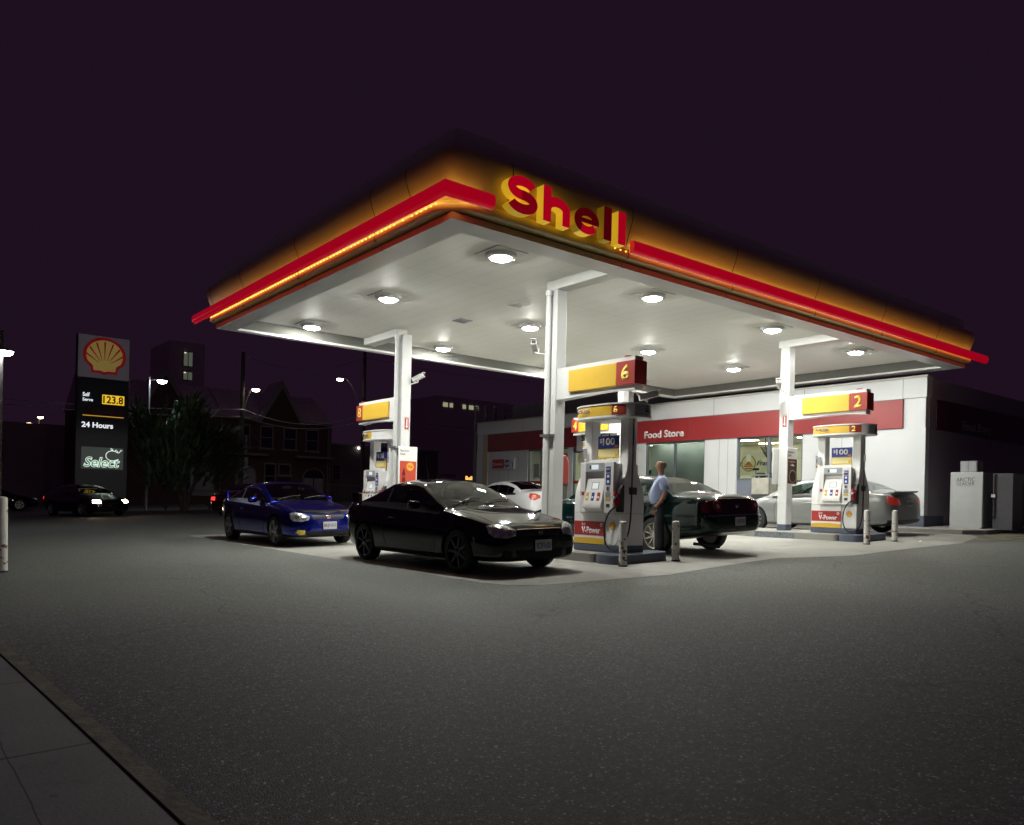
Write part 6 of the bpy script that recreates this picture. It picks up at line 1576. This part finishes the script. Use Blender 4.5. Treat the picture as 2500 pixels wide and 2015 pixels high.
mb = MB(); mb.box((-4.9,0,-0.5),(6,7,5.2)); mb.build('wall', mat('grey_render',(0.16,0.14,0.16),0.8,var=0.1), sw_)
mb = MB(); mb.box((-5.0,-0.1,5.201),(6.1,7.1,5.35)); mb.build('roof_coping', STONE, sw_)
mb = MB(); mb.box((-4.45,-0.05,2.3),(-3.65,-0.001,3.6)); mb.box((-4.45,-0.06,2.92),(-3.65,-0.055,2.98)); w_ = mb.build('window', STONE, sw_)
mb = MB(); mb.box((-4.37,-0.056,2.36),(-3.73,-0.051,3.54)); mb.build('pane', DGL, w_)
# railing in front of it
rl = thing('iron_railing','thin iron railing before the grey building, right of the blue coupe','railing',(31,58.8,gz(31)+0.12))
mb = MB(); mb.box((-3,-0.02,1.15),(5,0.02,1.2))
for k in range(41): mb.box((-3+k*0.2,-0.01,0),(-2.98+k*0.2,0.01,1.15))
mb.build('bars', POLEM, rl)
lt = thing('porch_light','small bright porch light on the grey building','lamp',(31.9,60.9,5.6))
mb = MB(); mb.lathe([(0.001,-0.09),(0.08,-0.04),(0.09,0.04),(0.001,0.09)], n=10); mb.build('globe', mat('porch_globe',(0.9,0.9,0.8),0.4,emit=(1.0,0.95,0.8),es=10), lt, smooth=True)
mb = MB(); mb.box((-0.03,0.0,0.05),(0.03,0.12,0.12)); mb.build('bracket', POLEM, lt)
for x,z in ((23.2,1.9),(26.2,2.0),(26.5,1.95)):
    lt = thing('porch_light','tiny pale wall light by the doors of the brick house' ,'lamp',(x,59.85,z), group='wall lights by the brick house doors')
    mb = MB(); mb.lathe([(0.001,-0.05),(0.045,-0.02),(0.045,0.03),(0.001,0.05)], n=8); mb.build('globe', mat('wall_globe',(0.8,0.8,0.75),0.4,emit=(1.0,0.95,0.85),es=2.2), lt, smooth=True)
# tower block with a lit stair window, and a second far block with a lit top floor
DKB = mat('far_concrete', (0.80,0.74,0.78), 0.9)
tb = thing('apartment_block','narrow dark apartment tower in the far dark, with two lit stair windows','building',(26.5,96,0))
mb = MB(); mb.box((-0.6,0,0),(3.4,8,19.0)); mb.build('wall', DKB, tb)
WL = mat('lit_stair_window',(0.3,0.32,0.25),0.5,emit=(0.42,0.48,0.36),es=0.16)
for z0,z1 in ((16.2,17.9),(14.6,15.6)):
    mb = MB(); mb.box((0.95,-0.06,z0),(2.05,-0.001,z1)); w_ = mb.build('window', DARK, tb)
    mb = MB(); mb.box((1.02,-0.09,z0+0.06),(1.45,-0.061,z1-0.06)); mb.box((1.55,-0.09,z0+0.06),(1.98,-0.061,z1-0.06)); mb.build('pane', WL, w_)
    mb = MB(); mb.cbox((1.15,-0.12,z1-0.15),(0.2,0.04,0.1)); mb.build('stair_lamp', mat('stair_lamp',(1,1,0.7),0.4,emit=(1,0.95,0.6),es=0.9), w_)
ob_ = thing('office_block','unlit office block in the far dark, with a row of small lit windows','building',(68,96,0))
mb = MB(); mb.box((-5.5,0,0),(9,12,16.4)); mb.build('wall', DKB, ob_)
for k in range(6):
    if k == 2: continue
    mb = MB(); mb.box((-4.4+k*1.15,-0.05,14.9),(-4.4+k*1.15+(0.55 if k%2 else 0.8),-0.001,15.5)); mb.build('window', mat('lit_office_window',(0.5,0.5,0.3),0.5,emit=(0.95,0.95,0.60),es=0.7 if k != 0 else 0.3), ob_)
# orange phone sign, telephone box
t = thing('telephone_box','pale framed telephone box roof beyond the black coupe','telephone box',(40.4,60,gz(32)))
mb = MB(); mb.box((-0.6,-0.5,2.35),(0.6,0.5,2.62)); mb.build('roof', STONE, t, bevel=0.03)
mb = MB()
for a in (-0.55,0.5):
    for b in (-0.45,0.4): mb.box((a,b,0),(a+0.06,b+0.06,2.34))
mb.build('frame', POLEM, t)
mb = MB(); mb.box((-0.25,-0.3,1.1),(0.25,0.2,1.9)); mb.build('telephone', mat('phone_grey',(0.4,0.42,0.45),0.4), t)
bs = thing('lit_word_sign','small orange lit word sign seen above the black coupe','sign',(42.3,60,3.2))
mb = MB(); mb.box((0,0,0),(1.0,0.1,0.5)); mb.build('box', DARK, bs)
text('lettering','Bell',0.75,0.36,(0.12,-0.002,0.07),FY,mat('orange_lit',(0.9,0.4,0.1),0.4,emit=(1.0,0.50,0.12),es=1.8),bs,bold=0.02,ext=0.01)
# low brick building at the far left, warm lit
lb = thing('brick_warehouse','dark brick building at the far left behind the pylon sign','building',(3.5,72,0))
mb = MB(); mb.box((-14,0,-1),(9.5,10,6.6)); mb.build('wall', mat('pale_far_brick',(0.45,0.36,0.36),0.85,var=0.1), lb)
for k in range(5):
    mb = MB(); mb.box((-12+k*3.6,-0.06,3.6),(-10.4+k*3.6,-0.001,5.2)); w_ = mb.build('window', STONE, lb)
    mb = MB(); mb.box((-11.9+k*3.6,-0.08,3.7),(-10.5+k*3.6,-0.061,5.1)); mb.build('pane', DGL, w_)

# ================================================================== EVERGREEN
LEAF = mat('juniper_needles', (0.06,0.11,0.05), 0.7, var=0.45, vscale=3)
LEAF2 = mat('juniper_tips', (0.11,0.19,0.07), 0.7, var=0.3, vscale=3)
tr = thing('evergreen_tree','wide dark evergreen with feathery branches between the pylon sign and the houses','tree',(12.7,43.6,gz(12.7)))
rnd = random.Random(5)
mb = MB(); limbs = []
for k in range(6):
    a = k*1.05+0.3; r = 0.25; q = [(r*cos(a)*0.3,r*sin(a)*0.3,0)]
    for j in range(1,5): q.append((q[-1][0]+cos(a)*0.5*j*0.35,q[-1][1]+sin(a)*0.4*j*0.25,q[-1][2]+0.75))
    mb.tube(q, [0.13,0.10,0.08,0.06,0.03], 7)
mb.build('trunk', WOOD, tr, smooth=True)
mb1 = MB(); mb2 = MB()
def spray(c, d, L, mbx):
    d = d.normalized(); t_ = d.cross(Vector((0,0,1))); t_ = t_.normalized() if t_.length > 0.1 else Vector((1,0,0)); u_ = t_.cross(d)
    n = int(L/0.05)
    for i in range(n):
        s = i/n; p = c+d*(L*s); w_ = 0.16*(1-s*0.75)*(0.6+0.4*rnd.random())
        for sg in (-1,1):
            e = (t_*sg*(0.8+0.4*rnd.random())+d*0.9+u_*rnd.uniform(-0.5,0.7)).normalized()
            q = p+e*w_; sd = e.cross(u_).normalized()*0.034
            mbx.add([p-sd,p+sd,q+sd*0.3,q-sd*0.3], [(0,1,2,3)])
H0 = 0.9
for k in range(1500):
    th = rnd.uniform(0,2*pi); rr_ = rnd.random()**0.5
    X_ = 2.9*rr_*cos(th); Y_ = 1.6*rr_*sin(th)
    top = 4.6 + 0.7*sin(X_*1.7+1.0) + 0.5*cos(X_*3.1) - 0.22*X_*X_*0.25 + (0.5 if -2.6 < X_ < -1.2 else 0)
    z = H0 + (top-H0)*rnd.random()**0.55
    d = Vector((X_*0.35+rnd.uniform(-0.4,0.4)+0.25, Y_*0.3+rnd.uniform(-0.4,0.4)-0.15, rnd.uniform(0.4,1.3)))
    spray(Vector((X_,Y_,z)), d, rnd.uniform(0.5,0.95), mb1 if rnd.random() < 0.7 else mb2)
for (x_,z_,dx,dz,L) in ((2.2,4.2,0.8,0.55,1.7),(2.5,3.4,1.0,0.40,1.9),(1.4,4.7,0.4,0.9,1.3),(-0.9,4.9,0.25,1.0,1.0),(-1.9,4.7,-0.1,1,1.2),(0.4,4.8,0.5,0.8,1.1)):
    for j in range(7):
        spray(Vector((x_-0.5+dx*j*0.18,-0.4+rnd.uniform(-0.2,0.2),z_-0.4+dz*j*0.18)), Vector((dx+rnd.uniform(-0.25,0.25),rnd.uniform(-0.3,0.3),dz+rnd.uniform(-0.2,0.2))), L*0.5, mb2)
def foliage(mbx, m):
    me = bpy.data.meshes.new('foliage'); me.from_pydata(mbx.v, [], mbx.f); me.materials.append(m); o = bpy.data.objects.new('crown', me); COL.objects.link(o); o.parent = tr
foliage(mb1, LEAF); foliage(mb2, LEAF2)
# weeds at the foot of the pylon
for x,y in ((9.4,43.6),(12.0,44.5),(14.2,44.2)):
    sb = thing('garden_shrub','small pale bare shrub beneath the evergreen','shrub',(x,y,gz(x)), group='bare shrubs beneath the evergreen')
    mb = MB()
    for k in range(16):
        a = rnd.uniform(0,6.28); q = Vector((0,0,0)); P = [q.copy()]
        d = Vector((cos(a)*0.5,sin(a)*0.5,1))
        for j in range(4): q = q+d*0.18+Vector((rnd.uniform(-.05,.05),rnd.uniform(-.05,.05),0)); P.append(q.copy())
        mb.tube(P, [0.012,0.01,0.008,0.006,0.003], 4)
    mb.build('twigs', WOOD, sb)
# ================================================================== STANDING MAN
SKIN = mat('skin', (0.46,0.24,0.15), 0.5); SHIRT = mat('pale_blue_shirt', (0.36,0.43,0.66), 0.75, var=0.06, vscale=6, bump=0.4, bscale=7)
TROU = mat('charcoal_trousers', (0.025,0.025,0.032), 0.8, var=0.1, vscale=5, bump=0.5, bscale=7); HAIR = mat('grey_hair', (0.16,0.14,0.13), 0.8, var=0.3, vscale=30)
SHOE = mat('black_shoe', (0.01,0.01,0.01), 0.35)
PX, PY = 11.42, 9.86
man = thing('person','balding man in pale blue short sleeved shirt and dark trousers beside the green car','person',(PX,PY,gz(PX)), radians(231))
# local frame: he faces -Y (so rotated to look away to the left), right hand at -X ... metres
def skin(nm, chain, m, sub=2, parent=man, flat=False):
    """chain: list of (name, parent_index, co, radius)"""
    me = bpy.data.meshes.new(nm); me.from_pydata([c[1] for c in chain], [(c[0],i) for i,c in enumerate(chain) if c[0] is not None], [])
    o = bpy.data.objects.new(nm, me); COL.objects.link(o)
    md = o.modifiers.new('skin','SKIN'); md.use_smooth_shade = True; md.branch_smoothing = 0.4
    for i,c in enumerate(chain):
        r = c[2]; r = r if isinstance(r,tuple) else (r,r); me.skin_vertices[0].data[i].radius = r
        me.skin_vertices[0].data[i].use_root = (i == 0)
    s = o.modifiers.new('sub','SUBSURF'); s.levels = sub; s.render_levels = sub
    dg = bpy.context.evaluated_depsgraph_get(); me2 = bpy.data.meshes.new_from_object(o.evaluated_get(dg)); bpy.data.objects.remove(o)
    me2.materials.clear(); me2.materials.append(m); me2.name = nm
    for p in me2.polygons: p.use_smooth = True; p.material_index = 0
    o2 = bpy.data.objects.new(nm, me2); COL.objects.link(o2); o2.parent = parent; return o2
body = [(None,(0,0,0.95),(0.14,0.11)),(0,(0,-0.02,1.15),(0.145,0.125)),(1,(0,0.0,1.36),(0.15,0.11)),(2,(0,0.02,1.47),(0.075,0.065)),(3,(0,0.01,1.53),(0.055,0.055)),
        (4,(0,-0.01,1.60),(0.075,0.085)),(5,(0,-0.005,1.68),(0.080,0.098)),(6,(0,0.01,1.735),(0.055,0.065)),
        (0,(0.09,0,0.86),0.085),(8,(0.10,-0.03,0.49),0.058),(9,(0.11,0.03,0.09),0.04),(10,(0.12,-0.09,0.035),(0.035,0.03)),
        (0,(-0.09,0,0.86),0.085),(12,(-0.10,0.03,0.49),0.058),(13,(-0.11,0.11,0.09),0.04),(14,(-0.12,-0.01,0.035),(0.035,0.03)),
        (2,(0.17,0.01,1.40),0.06),(16,(0.225,0.05,1.13),0.045),(17,(0.20,-0.07,0.92),0.030),(18,(0.175,-0.115,0.87),(0.038,0.020)),
        (2,(-0.17,0.01,1.40),0.06),(20,(-0.235,0.09,1.13),0.045),(21,(-0.24,0.09,0.90),0.030),(22,(-0.235,0.075,0.83),(0.020,0.038))]
bo_ = skin('body', body, SKIN)
# face: nose, brow, chin, ears, eyes
skin('nose', [(None,(0,-0.085,1.655),0.014),(0,(0,-0.112,1.632),0.016),(1,(0,-0.095,1.622),0.013)], SKIN, 1)
for s in (-1,1):
    skin('ear', [(None,(s*0.080,0.012,1.655),(0.010,0.018)),(0,(s*0.085,0.014,1.635),(0.010,0.020)),(1,(s*0.080,0.008,1.612),(0.008,0.012))], SKIN, 1)
    mb = MB(); mb.lathe([(0.001,-0.006),(0.010,0),(0.001,0.006)], c=(s*0.030,-0.094,1.662), n=8, ax='y'); mb.build('eye', BTXT, man, smooth=True)
mb = MB(); mb.cbox((0,-0.103,1.597),(0.045,0.01,0.008)); mb.build('mouth', mat('lips',(0.30,0.11,0.09),0.5), man, bevel=0.003)
# hair: short grey fringe round the back and sides, bald on top
mb = MB(); vs=[]; fs=[]
nr, nc = 8, 22
for i in range(nr):
    v = i/(nr-1); z = 1.605+0.105*v
    for j in range(nc):
        a = radians(-12+204*j/(nc-1)); k = sqrt(max(0.03,1-((z-1.665)/0.098)**2))
        g_ = 0.004*sin(j*2.3)*sin(i*1.7)
        vs.append(((0.074*k+0.010+g_)*cos(a),0.004+(0.086*k+0.012+g_)*sin(a),z))
for i in range(nr-1):
    for j in range(nc-1): fs.append((i*nc+j,i*nc+j+1,(i+1)*nc+j+1,(i+1)*nc+j))
mb.add(vs,fs); h_ = mb.build('hair', HAIR, man, smooth=True); sd = h_.modifiers.new('s','SOLIDIFY'); sd.thickness = 0.010; sd.offset = -0.5
# shirt, trousers, shoes, belt
skin('shirt', [(None,(0,-0.03,0.90),(0.19,0.19)),(0,(0,-0.05,1.08),(0.205,0.20)),(1,(0,-0.015,1.33),(0.20,0.175)),(2,(0,0.025,1.445),(0.11,0.105)),(3,(0,0.015,1.49),(0.072,0.072)),
      (2,(0.175,0.012,1.40),0.095),(5,(0.212,0.035,1.25),0.098),(6,(0.222,0.045,1.16),0.095),
      (2,(-0.175,0.012,1.40),0.095),(8,(-0.215,0.06,1.25),0.098),(9,(-0.228,0.075,1.16),0.095)], SHIRT)
skin('trousers', [(None,(0,-0.01,1.04),(0.175,0.17)),(0,(0,0,0.90),(0.18,0.17)),(1,(0.095,0,0.80),(0.12,0.135)),(2,(0.105,-0.03,0.49),(0.10,0.112)),(3,(0.112,-0.01,0.18),(0.095,0.108)),(4,(0.115,-0.02,0.06),(0.092,0.115)),
      (1,(-0.095,0.01,0.80),(0.12,0.135)),(6,(-0.105,0.03,0.49),(0.10,0.112)),(7,(-0.112,0.10,0.18),(0.095,0.108)),(8,(-0.115,0.10,0.06),(0.092,0.115))], TROU)
for s,y0 in ((1,-0.0),(-1,0.09)):
    skin('shoe', [(None,(s*0.115,y0+0.06,0.05),(0.045,0.045)),(0,(s*0.12,y0-0.06,0.042),(0.05,0.038)),(1,(s*0.125,y0-0.16,0.035),(0.042,0.028))], SHOE, 1)
mb = MB(); mb.lathe([(0.172,0.985),(0.178,0.99),(0.178,1.015),(0.172,1.02)], n=20); b_ = mb.build('belt', BLACK, man, smooth=True); b_.scale = (1,0.88,1)
# hands: palm with four fingers and a thumb each
def hand(c, down, fwd, side, curl):
    c = Vector(c); down = Vector(down).normalized(); fwd = Vector(fwd).normalized(); sd_ = down.cross(fwd).normalized()
    for k,(o_,L) in enumerate(((-0.030,0.072),(-0.010,0.080),(0.010,0.075),(0.029,0.060))):
        b = c+fwd*o_+down*0.03; p1 = b+down*L*0.45+sd_*side*curl*0.012; p2 = p1+down*L*0.33+sd_*side*curl*0.022; p3 = p2+down*L*0.22+sd_*side*curl*0.028
        skin('finger', [(None,tuple(b),0.0095),(0,tuple(p1),0.009),(1,tuple(p2),0.008),(2,tuple(p3),0.0065)], SKIN, 1)
    b = c-fwd*0.032-down*0.005; skin('finger', [(None,tuple(b),0.011),(0,tuple(b-fwd*0.018+down*0.03+sd_*side*0.01),0.010),(1,tuple(b-fwd*0.020+down*0.055+sd_*side*0.02),0.008)], SKIN, 1)
hand((0.165,-0.125,0.845),(-0.15,-0.35,-0.9),(0,-0.9,0.35),-1,1.0)
hand((-0.235,0.07,0.80),(0,-0.1,-1),(0,-1,0.1),1,1.0)
mb = MB(); mb.lathe([(0.034,-0.012),(0.036,0.0),(0.034,0.012)], c=(0.185,-0.095,0.905), n=14); mb.build('wristwatch', STEEL, man, smooth=True)

# nozzle hose running from the pump to the green car, seen behind his leg
mb = MB(); hp = [Vector((10.22,9.6,0.9)),Vector((10.5,9.9,0.62)),Vector((10.8,10.3,0.55)),Vector((11.1,10.45,0.75)),Vector((11.28,10.3,1.15))]
mb.tube(hp, 0.014, 8); o = mb.build('filling_hose', GREYP, smooth=True); tag(o,'grey filling hose slanting down between the pump and the green car','hose')
